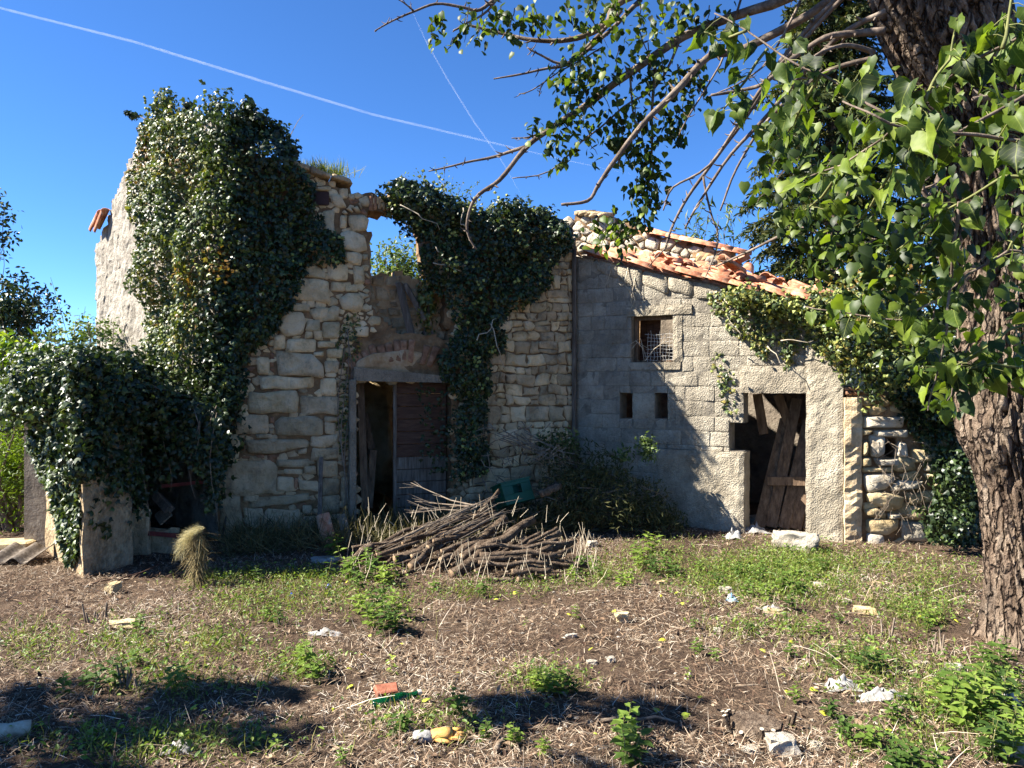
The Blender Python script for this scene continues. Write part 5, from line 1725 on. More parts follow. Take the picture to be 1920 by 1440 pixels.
# hedge bushes beyond both sides of the yard and a far belt of trees
for k, (x, y, r, h) in enumerate(((-9.5, 11.5, 1.5, 1.6), (-12.5, 13.0, 2.0, 2.2), (-15.5, 11.0, 2.0, 2.0), (-11.0, 18.0, 2.2, 2.4), (8.6, 10.5, 1.4, 1.6), (11.0, 11.5, 1.8, 2.2), (14.0, 10.5, 2.0, 2.0), (10.0, 15.0, 2.0, 2.6))):
    shrub('hedge_bush', ['green hedge bush beyond the gable side of the yard, ', 'green hedge bush beyond the trunk side of the yard, '][k // 4] + ['first', 'second', 'third', 'fourth'][k % 4] + ' from the house', (x, y, h * 0.55), (r, r * 0.8, h * 0.6), 1500, SHRUB if k % 2 else IVY_LEAF, (0.1, 0.18), 'oval', 8, group='hedge bushes around the yard', cat='bush')
TB = []
for k in range(90):
    a = math.radians(-75 + 150 * k / 89)
    dd = U(70, 95)
    TB.append(blob((dd * math.sin(a), dd * math.cos(a), U(1.2, 2.4)), (U(3.0, 5), U(2, 3), U(1.8, 3.6)), 130, seed=k * 1.3, shell=0.7, zmin=-0.5))
PT, NT_ = merge(*TB)
o = leaves_at('far_woods', PT, NT_, IVY_LEAF, None, (0.6, 1.1), 'oval', 0.2, 0.5, 0.9)
tag(o, 'low belt of far trees closing the horizon', 'woods', kind='stuff')
# grey utility pole behind
mb = MB()
px_ = at(1789, 0, 21)
mb.tube([(px_.x, 21, 0), (px_.x, 21, 3), (px_.x, 21, 6.6)], [0.2, 0.19, 0.17], 12)
mb.box(frame((px_.x, 21, 6.68), (1, 0, 0)), 0.5, 0.4, 0.14, ch=0.02)
tag(mb.build('concrete_pole', LINTEL_C, smooth=False), 'pale grey concrete pole standing behind the mulberry trunk', 'pole')

# ------------------------------------------------------------------ the old mulberry
MUL = thing('mulberry_tree', 'old mulberry with furrowed trunk, bare drooping branches and broad glossy leaves', 'tree', (gp(1925, 1195)))
TD = 5.35
spine = [(1945, 1290, 128), (1938, 1195, 98), (1934, 1100, 88), (1932, 1000, 88), (1929, 930, 91), (1922, 880, 97), (1914, 840, 107), (1908, 800, 110), (1903, 740, 107), (1898, 650, 101), (1896, 560, 97), (1886, 470, 94), (1873, 390, 94),
         (1856, 310, 93), (1828, 230, 95), (1797, 150, 104), (1770, 80, 112), (1746, 0, 116), (1726, -90, 110), (1704, -200, 92)]
NA_, sub = 200, 13
cen_ = []
for i in range(len(spine) - 1):
    for k in range(sub):
        a = k / sub
        f = lambda j: spine[max(0, min(len(spine) - 1, j))]
        def cr(c):
            p0, p1, p2, p3 = f(i - 1)[c], f(i)[c], f(i + 1)[c], f(i + 2)[c]
            return 0.5 * (2 * p1 + (p2 - p0) * a + (2 * p0 - 5 * p1 + 4 * p2 - p3) * a * a + (3 * p1 - p0 - 3 * p2 + p3) * a ** 3)
        cen_.append((cr(0), cr(1), cr(2)))
cen_ = [(x + 8, y, r * 0.96) for x, y, r in cen_]
vs, fs = [], []
for j, (x, y, r) in enumerate(cen_):
    dep = TD - 0.35 * max(0, (500 - y) / 500) ** 1.3
    c = at(x, y, dep)
    rm = r / F * dep
    flare = max(0.0, (y - 1110) / 150) ** 1.6
    for k in range(NA_):
        an = 2 * math.pi * k / NA_
        d = Vector((math.cos(an), math.sin(an), 0))
        tw = an + 0.25 * noise.noise((c.z * 0.8, 0, 2)) + c.z * 0.12
        rid = noise.noise((math.cos(tw) * 9.5, math.sin(tw) * 9.5, c.z * 2.6))
        rid = min(1.0, abs(rid) * 4.5) - 1 + 0.35 * abs(rid)
        rid2 = min(1.0, abs(noise.noise((math.cos(tw) * 19, math.sin(tw) * 19, c.z * 8.5 + 7))) * 4) - 1
        lump = noise.noise((d.x * 1.4, d.y * 1.4, c.z * 1.2 + 3))
        burl = math.exp(-((y - 800) / 60) ** 2) * 0.04 * max(0, 1.0 + noise.noise((d.x * 3, d.y * 3, c.z * 4)))
        hollow = -0.24 * math.exp(-((y - 620) / 75) ** 2 - ((an - 4.95) / 0.3) ** 2) - 0.16 * math.exp(-((y - 880) / 30) ** 2 - ((an - 5.0) / 0.5) ** 2)
        rt_ = flare * (0.06 + 0.4 * max(0.0, noise.noise((d.x * 1.9, d.y * 1.9, 8.8))) + 0.2 * max(0.0, math.cos(an * 5 + 0.6)))
        rr = rm * (1 + 0.07 * lump + burl + hollow + rt_) + 0.055 * rid + 0.02 * rid2
        vs.append(c + d * rr)
n_ = len(cen_)
for j in range(n_ - 1):
    for k in range(NA_):
        k2 = (k + 1) % NA_
        fs.append((j * NA_ + k, j * NA_ + k2, (j + 1) * NA_ + k2, (j + 1) * NA_ + k))
obj('trunk', vs, fs, BARK, MUL, smooth=True)
BR = []


def limb(pts, r0, r1, sides=8, knots=True):
    """branch through photo points (x, y, depth)"""
    P = [at(*p) for p in pts]
    Q_ = []
    for i in range(len(P) - 1):
        for k in range(4):
            a = k / 4
            p0, p1, p2, p3 = P[max(0, i - 1)], P[i], P[i + 1], P[min(len(P) - 1, i + 2)]
            Q_.append(0.5 * (2 * p1 + (p2 - p0) * a + (2 * p0 - 5 * p1 + 4 * p2 - p3) * a * a + (3 * p1 - p0 - 3 * p2 + p3) * a ** 3))
    Q_.append(P[-1])
    n = len(Q_)
    Q_ = [q + Vector((noise.noise(q * 3), noise.noise(q * 3 + Vector((9, 0, 0))), noise.noise(q * 3 + Vector((0, 9, 0))))) * 0.02 for q in Q_]
    R_ = [r0 + (r1 - r0) * i / (n - 1) for i in range(n)]
    mb = MB()
    mb.tube(Q_, [r * (1 + 0.12 * noise.noise((i * 0.9, r0 * 100, 0))) for i, r in enumerate(R_)], sides)
    if knots:                                       # short spurs
        for k in range(int(n * 0.9)):
            i = RND.randrange(1, n - 1)
            d = Vector((U(-1, 1), U(-1, 1), U(-1, 0.6))).normalized()
            L_ = U(0.02, 0.07) + R_[i]
            mb.tube([Q_[i], Q_[i] + d * L_ * 0.6, Q_[i] + d * L_ + Vector((0, 0, 0.01))], [R_[i] * 0.45 + 0.002, R_[i] * 0.3 + 0.002, 0.002], 4, cap=False)
    mb.build('branch', BRANCH, MUL, smooth=True)
    BR.append((Q_, R_))
    return Q_


D6 = 6.4
limb([(1700, -120, 5.2), (1560, -60, 5.6), (1480, -5, 5.9), (1340, 45, D6), (1240, 95, D6), (1180, 137, D6), (1120, 182, 6.5), (1060, 222, 6.5), (1010, 255, 6.6), (980, 285, 6.6), (935, 340, 6.6), (897, 365, 6.6), (880, 392, 6.6), (877, 430, 6.6), (893, 465, 6.6)], 0.045, 0.009)
limb([(985, 277, 6.6), (930, 292, 6.7), (870, 305, 6.7), (805, 321, 6.7)], 0.018, 0.006)
limb([(1005, 252, 6.6), (985, 258, 6.5), (957, 260, 6.5)], 0.009, 0.004)
limb([(1700, -100, 5.2), (1560, 0, 5.6), (1400, 90, 6.0), (1330, 105, 6.1), (1265, 172, 6.1), (1220, 215, 6.1), (1185, 262, 6.1), (1150, 305, 6.1), (1120, 345, 6.1), (1100, 376, 6.1), (1053, 384, 6.1)], 0.035, 0.012)
limb([(1650, -150, 5.2), (1400, -80, 6.0), (1170, 0, 6.6), (1140, 40, 6.6), (1100, 65, 6.6), (1050, 76, 6.6), (1000, 73, 6.6), (930, 62, 6.7), (880, 48, 6.7), (850, 58, 6.7)], 0.04, 0.008)
limb([(1165, 20, 6.6), (1080, 108, 6.5), (1045, 122, 6.5), (1010, 103, 6.5), (990, 88, 6.5)], 0.018, 0.006)
limb([(1200, 0, 6.6), (1140, 60, 6.5), (1065, 122, 6.5), (1010, 134, 6.5), (925, 148, 6.5)], 0.022, 0.006)
limb([(1020, -60, 6.8), (940, -10, 6.8), (900, 18, 6.8), (870, 14, 6.8), (815, 8, 6.8), (775, 22, 6.8), (735, 40, 6.8), (702, 56, 6.8)], 0.02, 0.006)
limb([(775, 20, 6.8), (755, 5, 6.8), (735, -5, 6.8)], 0.008, 0.004)
limb([(950, -30, 6.8), (915, 20, 6.8), (870, 45, 6.8), (850, 60, 6.8)], 0.014, 0.005)
for (a, r) in (([(1640, -60, 5.0), (1545, 20, 5.3), (1470, 110, 5.5), (1420, 190, 5.6), (1340, 300, 5.7), (1290, 370, 5.8), (1262, 420, 5.8), (1250, 465, 5.8)], 0.022),
               ([(1660, 20, 4.9), (1560, 80, 5.1), (1440, 210, 5.4), (1370, 290, 5.6), (1310, 380, 5.7), (1282, 430, 5.7)], 0.02),
               ([(1640, 110, 4.9), (1560, 130, 5.0), (1480, 180, 5.2), (1420, 245, 5.4), (1380, 320, 5.5), (1350, 396, 5.5)], 0.018),
               ([(1600, -20, 5.0), (1520, 60, 5.2), (1440, 150, 5.4), (1380, 235, 5.5), (1330, 310, 5.6), (1262, 352, 5.7), (1240, 395, 5.7)], 0.016),
               ([(1660, 60, 4.9), (1600, 66, 5.0), (1545, 70, 5.0), (1490, 105, 5.1), (1440, 150, 5.1), (1400, 165, 5.2), (1334, 176, 5.2)], 0.026),
               ([(1640, 100, 4.9), (1590, 85, 4.8), (1540, 100, 4.7), (1500, 130, 4.7)], 0.018),
               ([(1420, 200, 5.5), (1390, 210, 5.5), (1372, 235, 5.5)], 0.008),
               ([(1320, 330, 5.7), (1330, 400, 5.7), (1345, 440, 5.7), (1340, 480, 5.7), (1325, 520, 5.7)], 0.009),
               ([(1250, 465, 5.8), (1215, 500, 5.8)], 0.006),
               ([(1765, 330, 4.9), (1742, 378, 4.8), (1700, 420, 4.7), (1650, 448, 4.6), (1609, 458, 4.6), (1560, 457, 4.6), (1500, 430, 4.8), (1400, 470, 5.2), (1340, 500, 5.4)], 0.02),
               ([(1702, 300, 4.9), (1725, 345, 4.8), (1748, 385, 4.8), (1762, 450, 4.8), (1770, 520, 4.8), (1766, 580, 4.8)], 0.02),
               ([(1990, 170, 4.8), (1920, 180, 4.6), (1862, 184, 4.4), (1830, 182, 4.3)], 0.035),
               ([(1230, 100, 6.4), (1225, 200, 6.4), (1222, 300, 6.4), (1210, 380, 6.4), (1205, 420, 6.4)], 0.014),
               ([(1180, 140, 6.4), (1190, 220, 6.4), (1205, 290, 6.4)], 0.01),
               ([(1280, 70, 6.4), (1230, 160, 6.4), (1170, 200, 6.4), (1110, 250, 6.4), (1030, 320, 6.4), (960, 335, 6.4)], 0.012),
               ([(1130, 90, 6.5), (1060, 130, 6.5), (1000, 170, 6.5), (975, 178, 6.5)], 0.007), ([(1050, 125, 6.5), (1018, 160, 6.5), (1012, 182, 6.5)], 0.005),
               ([(1500, 0, 5.6), (1430, 130, 5.7), (1330, 180, 5.8)], 0.01), ([(1390, 0, 6.2), (1350, 120, 6.2), (1290, 220, 6.2), (1270, 260, 6.2)], 0.01)):
    limb(a, r, max(0.004, r * 0.35))

# leaves: hanging sprays farther out (joined), broad near leaves (one object each)
HP, HN, HT = [], [], []
mbt = MB()


def spray_down(x0, y0, d, x1, y1, n, w=18):
    a, b = at(x0, y0, d), at(x1, y1, d)
    pts = wander(a, b, 7, 0.08)
    mbt.tube(pts, [0.006, 0.0055, 0.005, 0.0045, 0.004, 0.003, 0.002], 4, cap=False)
    wm = w / F * d
    for k in range(n):
        t = U(0.02, 1.0)
        i = min(5, int(t * 6))
        p = pts[i] + (pts[i + 1] - pts[i]) * (t * 6 - i)
        HP.append(p + Vector((RND.gauss(0, wm), RND.gauss(0, wm), RND.gauss(0, wm * 0.6))))
        HN.append((U(-1, 1), U(-1.2, 0.6), U(-0.1, 1)))
        HT.append(RND.random())


for (x0, y0, x1, y1, n, w) in ((830, 20, 832, 60, 9, 5), (815, 30, 808, 90, 12, 6), (850, 70, 838, 100, 4, 3), (880, 10, 870, 80, 14, 10), (905, 20, 890, 90, 16, 10), (940, 10, 930, 60, 18, 12), (965, 15, 955, 75, 18, 12), (985, 20, 970, 80, 18, 14),
                            (1000, 10, 1020, 60, 14, 14), (1010, 30, 1030, 60, 8, 10), (1060, 10, 1080, 60, 18, 14), (1100, 0, 1120, 60, 22, 16), (1150, 0, 1160, 60, 20, 16), (1200, 10, 1210, 60, 22, 18), (1075, 80, 1070, 180, 40, 16),
                            (1090, 90, 1085, 200, 40, 18), (1110, 120, 1090, 240, 34, 18), (1070, 190, 1060, 250, 20, 14), (1040, 230, 1020, 270, 22, 14), (1010, 225, 1000, 240, 9, 8), (1130, 130, 1140, 220, 34, 20), (1155, 180, 1170, 270, 30, 16),
                            (1050, 250, 1030, 290, 14, 12), (1065, 280, 1060, 300, 7, 6), (1058, 295, 1042, 318, 8, 7), (1100, 240, 1120, 290, 16, 14), (1150, 230, 1175, 300, 34, 16), (1170, 260, 1185, 310, 26, 14), (1215, 80, 1230, 170, 30, 18),
                            (1240, 100, 1250, 200, 30, 18), (1200, 60, 1230, 150, 24, 20), (1190, 200, 1215, 300, 34, 16), (1215, 220, 1225, 330, 38, 15), (1210, 300, 1205, 380, 40, 14), (1225, 310, 1215, 400, 36, 13), (1195, 330, 1190, 365, 10, 8),
                            (1270, 120, 1280, 180, 22, 16), (1290, 130, 1300, 190, 26, 14), (1310, 120, 1315, 180, 18, 12), (1250, 200, 1260, 260, 24, 14), (1275, 200, 1270, 255, 22, 12), (1210, 380, 1180, 440, 26, 16), (1150, 400, 1130, 450, 22, 14), (1140, 420, 1125, 465, 20, 14),
                            (1165, 420, 1160, 480, 22, 14), (1205, 400, 1210, 430, 14, 10), (1330, 10, 1320, 60, 20, 18), (1280, 10, 1270, 60, 22, 18), (1240, 0, 1240, 60, 22, 16), (1100, 20, 1140, 90, 22, 18), (1160, 90, 1150, 150, 18, 16)):
    spray_down(x0, y0, 6.35, x1, y1, int(n * 1.35), w * 1.25)
for (x0, y0, x1, y1, n, w) in ((1480, 240, 1440, 330, 30, 26), (1500, 200, 1450, 260, 24, 22), (1560, 300, 1500, 420, 50, 30), (1600, 340, 1540, 470, 50, 30), (1470, 320, 1420, 380, 16, 16), (1640, 400, 1560, 520, 50, 30), (1700, 420, 1660, 540, 60, 32),
                            (1740, 470, 1700, 600, 60, 34), (1760, 380, 1740, 470, 30, 24), (1600, 250, 1560, 330, 36, 26), (1760, 560, 1720, 700, 46, 30), (1540, 130, 1480, 200, 24, 20), (1660, 540, 1600, 590, 30, 24), (1820, 640, 1770, 760, 30, 26),
                            (1900, 380, 1880, 560, 40, 30), (1910, 560, 1890, 720, 30, 26), (1930, 60, 1900, 200, 60, 40)):
    spray_down(x0, y0, U(4.0, 4.7), x1, y1, int(n * 1.7), w * 1.05)
near_poly = [(1480, 110), (1560, 150), (1640, 90), (1740, 150), (1800, 90), (1930, 20), (1930, 720), (1850, 740), (1760, 780), (1700, 700), (1640, 600), (1540, 560), (1520, 440), (1450, 330), (1400, 300), (1440, 200)]
_c = 0
while _c < 460:
    x_, y_ = U(1400, 1935), U(20, 790)
    if in_poly(np.array([(x_, y_)]), near_poly)[0] > 0 and noise.noise((x_ / 90, y_ / 90, 5)) > -0.12:
        HP.append(at(x_, y_, U(2.9, 4.3)))
        HN.append((U(-1, 0.7), U(-1.2, 0.5), U(0.0, 1)))
        HT.append(RND.random())
        _c += 1
mbt.build('twigs', BRANCH, MUL)['kind'] = 'stuff'
fo = scatter('foliage', HEART_V, HEART_T, np.array([tuple(p) for p in HP]), np.array(HN), np.array([0, 0, -1.0])[None] + NR.normal(scale=0.45, size=(len(HP), 3)), NR.uniform(0.045, 0.082, len(HP)), MULB, MUL, np.array(HT), smooth=True)
fo['kind'] = 'stuff'
# the crown above, out of the picture's top: it shades the upper trunk
UC = [blob((U(-0.4, 3.6), U(4.4, 6.3), U(6.0, 7.4)), (U(0.45, 0.75), U(0.4, 0.6), U(0.3, 0.45)), 230, seed=k * 2.1, shell=0.9, amp=0.5) for k in range(26)]
PU, NU = merge(*UC)
leaves_at('upper_crown', PU, NU * 0.3 + np.array([0, 0, 0.6]), MULB, MUL, (0.08, 0.14), 'heart')['kind'] = 'stuff'
for k in range(8):
    mb = MB()
    mb.tube(wander(at(1704, -200, 5.0), Vector((U(-0.2, 3.4), U(4.5, 6.2), U(6.0, 6.9))), 8, 0.08), [0.13, 0.11, 0.09, 0.075, 0.06, 0.045, 0.03, 0.015], 8)
    mb.build('branch', BRANCH, MUL, smooth=True)
# the near leaves
def mulberry_leaf(k):
    rg = random.Random(k)
    rows = 9
    vs, fs = [], []
    lob = rg.uniform(0.0, 0.22)
    crl, fold = rg.uniform(0.05, 0.6), rg.uniform(-0.05, 0.75)
    for i in range(rows):
        y = i / (rows - 1)
        w = 0.47 * (math.sin(math.pi * min(1, (y * 0.93 + 0.13)) ** 0.72)) * (1 - 0.25 * y) + 0.0
        w *= 1 + lob * math.sin(y * 9 + k)
        if i == rows - 1:
            w = 0.004
        droop = -crl * y * y + 0.06 * math.sin(y * 5 + k)
        for s in (-1, -0.55, 0, 0.55, 1):
            saw = 1 + (0.05 * (-1) ** i if abs(s) == 1 else 0)
            yy = y - (0.1 * abs(s) if i == 0 else 0) - 0.05 * abs(s) * (1 - y)
            vs.append((s * w * saw, yy, droop + fold * abs(s) ** 1.3 * w + 0.045 * math.sin(s * 4 + y * 8 + k * 2.3)))
    for i in range(rows - 1):
        for s in range(4):
            a = i * 5 + s
            fs.append((a, a + 1, a + 6, a + 5))
    return make_mesh('leaf', vs, fs, MULB_O, True)


LEAVES = [mulberry_leaf(k) for k in range(12)]
near_twigs = [[(1960, 150, 2.5), (1900, 190, 2.5), (1800, 245, 2.45), (1700, 235, 2.4), (1620, 190, 2.5), (1540, 140, 2.6), (1470, 105, 2.7), (1400, 60, 2.8), (1340, 25, 2.9)],
              [(1960, 260, 2.2), (1880, 260, 2.2), (1780, 250, 2.2), (1700, 240, 2.2), (1640, 215, 2.2), (1580, 190, 2.3)],
              [(1960, 40, 2.3), (1880, 90, 2.3), (1800, 130, 2.3), (1720, 190, 2.3), (1650, 260, 2.35), (1580, 310, 2.5), (1520, 330, 2.6)],
              [(1700, 230, 2.3), (1690, 270, 2.3), (1670, 320, 2.35), (1640, 370, 2.45), (1600, 420, 2.6)],
              [(1960, 330, 2.7), (1880, 330, 2.7), (1800, 380, 2.8), (1740, 420, 2.9), (1680, 470, 3.0)],
              [(1960, 480, 3.0), (1890, 470, 3.0), (1820, 510, 3.0), (1760, 560, 3.0), (1690, 600, 3.1), (1600, 590, 3.2), (1510, 575, 3.3)],
              [(1960, 600, 3.0), (1890, 620, 3.0), (1830, 660, 3.0), (1780, 690, 3.0), (1730, 690, 3.1)],
              [(1970, 700, 2.9), (1910, 690, 2.9), (1860, 680, 2.9), (1820, 690, 2.9)],
              [(1800, 380, 2.8), (1790, 460, 2.8), (1780, 540, 2.9), (1775, 620, 2.9), (1760, 700, 3.0), (1740, 770, 3.0)],
              [(1440, 90, 2.9), (1400, 150, 2.9), (1370, 185, 2.9), (1355, 210, 2.9)],
              [(1400, 60, 2.8), (1350, 75, 2.9), (1320, 60, 2.9)],
              [(1880, 90, 2.2), (1890, 40, 2.2), (1900, -20, 2.2)], [(1960, 400, 2.4), (1920, 420, 2.4), (1890, 470, 2.4)],
              [(1540, 140, 2.6), (1500, 210, 2.7), (1470, 260, 2.8), (1420, 240, 2.9)], [(1580, 310, 2.5), (1540, 370, 2.7), (1500, 400, 2.9)], [(1700, 240, 2.3), (1740, 170, 2.3), (1780, 110, 2.3), (1790, 60, 2.3)]]
count = 0
spots = []
for tw in near_twigs:
    P = [at(*p) for p in tw]
    mb = MB()
    Q_ = []
    for i in range(len(P) - 1):
        for k in range(4):
            Q_.append(P[i] + (P[i + 1] - P[i]) * (k / 4) + Vector((noise.noise((i + k / 4, P[0].z * 9, 0)), 0, noise.noise((i + k / 4, 3, P[0].x * 9)))) * 0.012)
    Q_.append(P[-1])
    n = len(Q_)
    mb.tube(Q_, [0.0065 - 0.004 * i / n for i in range(n)], 6)
    mb.build('twig', BRANCH if len(tw) > 5 else STEM_G, MUL, smooth=True)
    for i in range(1, n):
        for s in range(2):
            spots.append((Q_[i] + (Q_[i - 1] - Q_[i]) * U(0, 1), i / n))
RND.shuffle(spots)
mbp = MB()
for (p, fr) in spots:
    if count >= 292:
        break
    dp = Vector((U(-1, 1), U(-1, 0.6), U(-0.7, 0.45))).normalized() * U(0.03, 0.08)
    q = p + dp
    mbp.tube([p, p + dp * 0.5 + Vector((0, 0, 0.006)), q], [0.0016, 0.0014, 0.0012], 4, cap=False)
    tip = (Vector((dp.x * 7, dp.y * 7, -0.75 + U(-0.35, 0.5)))).normalized()
    nrm = Vector((U(-0.9, 0.7), U(-0.9, 0.5), U(0.15, 1.0)))
    nrm = (nrm - tip * nrm.dot(tip)).normalized()
    xax = tip.cross(nrm)
    s = RND.choice([U(0.03, 0.06), U(0.05, 0.085), U(0.06, 0.1)])
    m = Matrix((xax, tip, nrm)).transposed().to_4x4() @ Matrix.Diagonal((s * U(0.85, 1.1), s, s, 1))
    m.translation = q
    inst('leaf', RND.choice(LEAVES), m, MUL)
    count += 1
mbp.build('petioles', STEM_G, MUL)['kind'] = 'stuff'

# a broad tree added out of view, on the sun side, to shade the near yard
SH = thing('added_shade_tree', 'spreading tree added out of view on the sunny side to shade the near yard', 'tree', (-9.8, 2.4, 0.3))
mb = MB()
mb.tube([(-9.8, 2.4, 0.1), (-9.7, 2.4, 1.5), (-9.5, 2.4, 3.2), (-9.2, 2.4, 4.6)], [0.3, 0.24, 0.2, 0.12], 10)
for k in range(9):
    a = 2 * math.pi * k / 9
    mb.tube(wander((-9.5, 2.4, 3.0), (-8.9 + 2.0 * math.cos(a), 2.3 + 0.9 * math.sin(a), 4.6 + U(-.4, .9)), 6, 0.1), [0.1, 0.08, 0.06, 0.045, 0.03, 0.015], 6)
mb.build('trunk', BARK, SH, smooth=True)
CR = []
for k in range(150):
    cx, cy, cz_ = U(-10.0, -5.0), U(1.7, 4.15), U(4.6, 5.6)
    if noise.noise((cx * 0.9, cy * 1.1, 3.3)) < (-0.05 if cy < 3.4 else 0.12):
        continue
    r_ = U(0.15, 0.34)
    CR.append(blob((cx, cy, cz_), (r_ * 1.4, r_, r_ * 0.8), int(300 * r_), seed=k * 1.7, shell=0.9, amp=0.6, fr=2.4))
PS, NS = merge(*CR)
leaves_at('crown', PS, NS * 0.3 + np.array([0, 0, 0.6]), MULB, SH, (0.1, 0.17), 'heart')

# ------------------------------------------------------------------ ground litter
BENT_V = [(-0.012, 0, 0), (0.012, 0, 0), (-0.011, 0.5, 0.05), (0.011, 0.5, 0.05), (-0.005, 1, 0), (0.005, 1, 0)]
BENT_T = [(0, 1, 3), (0, 3, 2), (2, 3, 5), (2, 5, 4)]


def ground_pts(n, x0=-8.0, x1=8.0, y0=3.0, y1=10.5):
    """random ground points inside the view, thinner far away"""
    out = []
    k = 0
    while len(out) < n and k < n * 12:
        k += 1
        y = y0 + (y1 - y0) * RND.random() ** 1.25
        x = U(-0.72 * y - 1.2, 0.72 * y + 1.2)
        if x0 < x < x1 and RND.random() < 0.62 + 0.75 * noise.noise((x * 1.3, y * 1.3, 6.0)) + 0.5 * noise.noise((x * 4.1, y * 4.1, 2.0)):
            out.append((x, y))
    return out


def lies(pts, lift=(0.003, 0.035)):
    return np.array([(x, y, gz(x, y) + U(*lift)) for x, y in pts])


def straw_bed(name, label, n, size, mat, tilt=0.3, wid=1.0, pts=None, pw=1.0):
    pts = pts or ground_pts(n)
    P = lies(pts)
    n = len(P)
    an = NR.uniform(0, 2 * math.pi, n)
    tip = np.stack([np.cos(an), np.sin(an), np.abs(NR.normal(scale=tilt, size=n))], 1)
    nn = np.stack([NR.normal(scale=0.45, size=n), NR.normal(scale=0.45, size=n), np.ones(n)], 1)
    patch = np.array([0.5 + 0.6 * noise.noise((p[0] * 0.8, p[1] * 0.8, 2.0)) for p in P])
    tint = np.clip(0.75 * NR.random(n) ** pw + 0.5 * (patch - 0.2), 0, 1)
    o = scatter(name, BENT_V, BENT_T, P, nn, tip, NR.uniform(size[0], size[1], n), mat, None, tint, sx=np.full(n, wid))
    return tag(o, label, 'litter', kind='stuff')


straw_bed('straw_litter', 'dry cut stalks and straw strewn over the yard', 72000, (0.022, 0.08), STRAW, 0.35, 1.6)
straw_bed('long_stalks', 'long dry stalks lying loose across the yard', 800, (0.14, 0.3), STRAW, 0.12, 0.7)
straw_bed('fine_litter', 'short chopped brown stems matted on the ground', 60000, (0.02, 0.065), LITTER, 0.45, 3.4)
straw_bed('pale_litter', 'pale short splinters and chaff in the litter', 52000, (0.015, 0.05), STRAW, 0.5, 3.0)
pts = ground_pts(5200)
P = lies(pts, (0.004, 0.03))
o = leaves_at('dead_leaves', P, np.tile([0, 0, 1.0], (len(P), 1)), LITTER, None, (0.025, 0.06), 'oval', 0.0, 0.5, 1.0)
tag(o, 'brown dead leaves scattered over the litter', 'leaves', kind='stuff')
# upright stubble of cut stems
pts = ground_pts(2600)
P = lies(pts, (0, 0.01))
n = len(P)
o = scatter('stubble', [(-0.02, 0, 0), (0.02, 0, 0), (0.0, 1, 0.05), (0, 0.0, 0.03)], [(0, 1, 2), (1, 3, 2), (3, 0, 2)], P, rdirs(n), np.stack([NR.normal(scale=0.35, size=n), NR.normal(scale=0.35, size=n), np.ones(n)], 1), NR.uniform(0.04, 0.13, n), STRAW)
tag(o, 'short upright stubble of mown weeds', 'stubble', kind='stuff')

# ------------------------------------------------------------------ green patches of grass and low weeds
ZONES = [(250, 1210, 110, 45, 500), (60, 1210, 70, 50, 300), (330, 1280, 140, 40, 400), (480, 1130, 110, 40, 700), (600, 1110, 110, 40, 700), (430, 1090, 90, 18, 500), (560, 1080, 90, 14, 400), (720, 1130, 80, 50, 500), (880, 1110, 90, 18, 260), (1010, 1100, 90, 20, 260),
         (1120, 1075, 60, 30, 500), (1230, 1050, 80, 36, 800), (1330, 1090, 80, 40, 800), (1420, 1080, 110, 45, 3200), (1500, 1060, 90, 40, 2600), (1560, 1110, 90, 40, 700), (1720, 1140, 80, 36, 1000), (1630, 1060, 120, 26, 700), (1760, 1080, 80, 36, 500), (1620, 1240, 130, 60, 700),
         (1800, 1300, 120, 60, 900), (1880, 1380, 60, 60, 400), (1700, 1400, 130, 40, 300), (1020, 1280, 80, 26, 300), (420, 1210, 80, 30, 300), (560, 1250, 70, 26, 260), (300, 1400, 240, 40, 700), (800, 1360, 130, 40, 240), (1390, 1180, 80, 26, 200), (1480, 1180, 60, 20, 200)]
GP, GT = [], []
for (x, y, sx_, sy_, n) in ZONES:
    for _ in range(n):
        p = gp(RND.gauss(x, sx_ * 0.55), max(1015, RND.gauss(y, sy_ * 0.55)))
        GP.append(tuple(p))
GP = np.array(GP)
n = len(GP)
tipg = np.stack([NR.normal(scale=0.55, size=n), NR.normal(scale=0.55, size=n), np.ones(n)], 1)
o = scatter('grass', [(-0.025, 0, 0), (0.025, 0, 0), (0.018, 0.55, 0.05), (-0.018, 0.55, 0.05), (0, 1, 0.25)], [(0, 1, 2), (0, 2, 3), (3, 2, 4)], GP, rdirs(n), tipg, NR.uniform(0.04, 0.13, n), GRASS)
tag(o, 'thin green grass growing in patches through the litter', 'grass', kind='stuff')
# small rosette leaves between
NW = 17000
idx = NR.choice(n, NW)
Pq = GP[idx] + np.stack([NR.normal(scale=0.05, size=NW), NR.normal(scale=0.05, size=NW), NR.uniform(0.01, 0.09, NW)], 1)
WEED_S = mat_leaf('low_weed_leaf', [srgb(66, 88, 38), srgb(86, 108, 46), srgb(108, 128, 54), srgb(126, 142, 66)], 0.5, 0.3, 0.3, vein=False)
o = leaves_at('ground_weeds', Pq, np.tile([0, 0, 1.0], (NW, 1)), WEED_S, None, (0.015, 0.042), 'oval', 0.1, 0.6, 1.0)
tag(o, 'low carpet of small weed leaves in the green patches', 'weeds', kind='stuff')
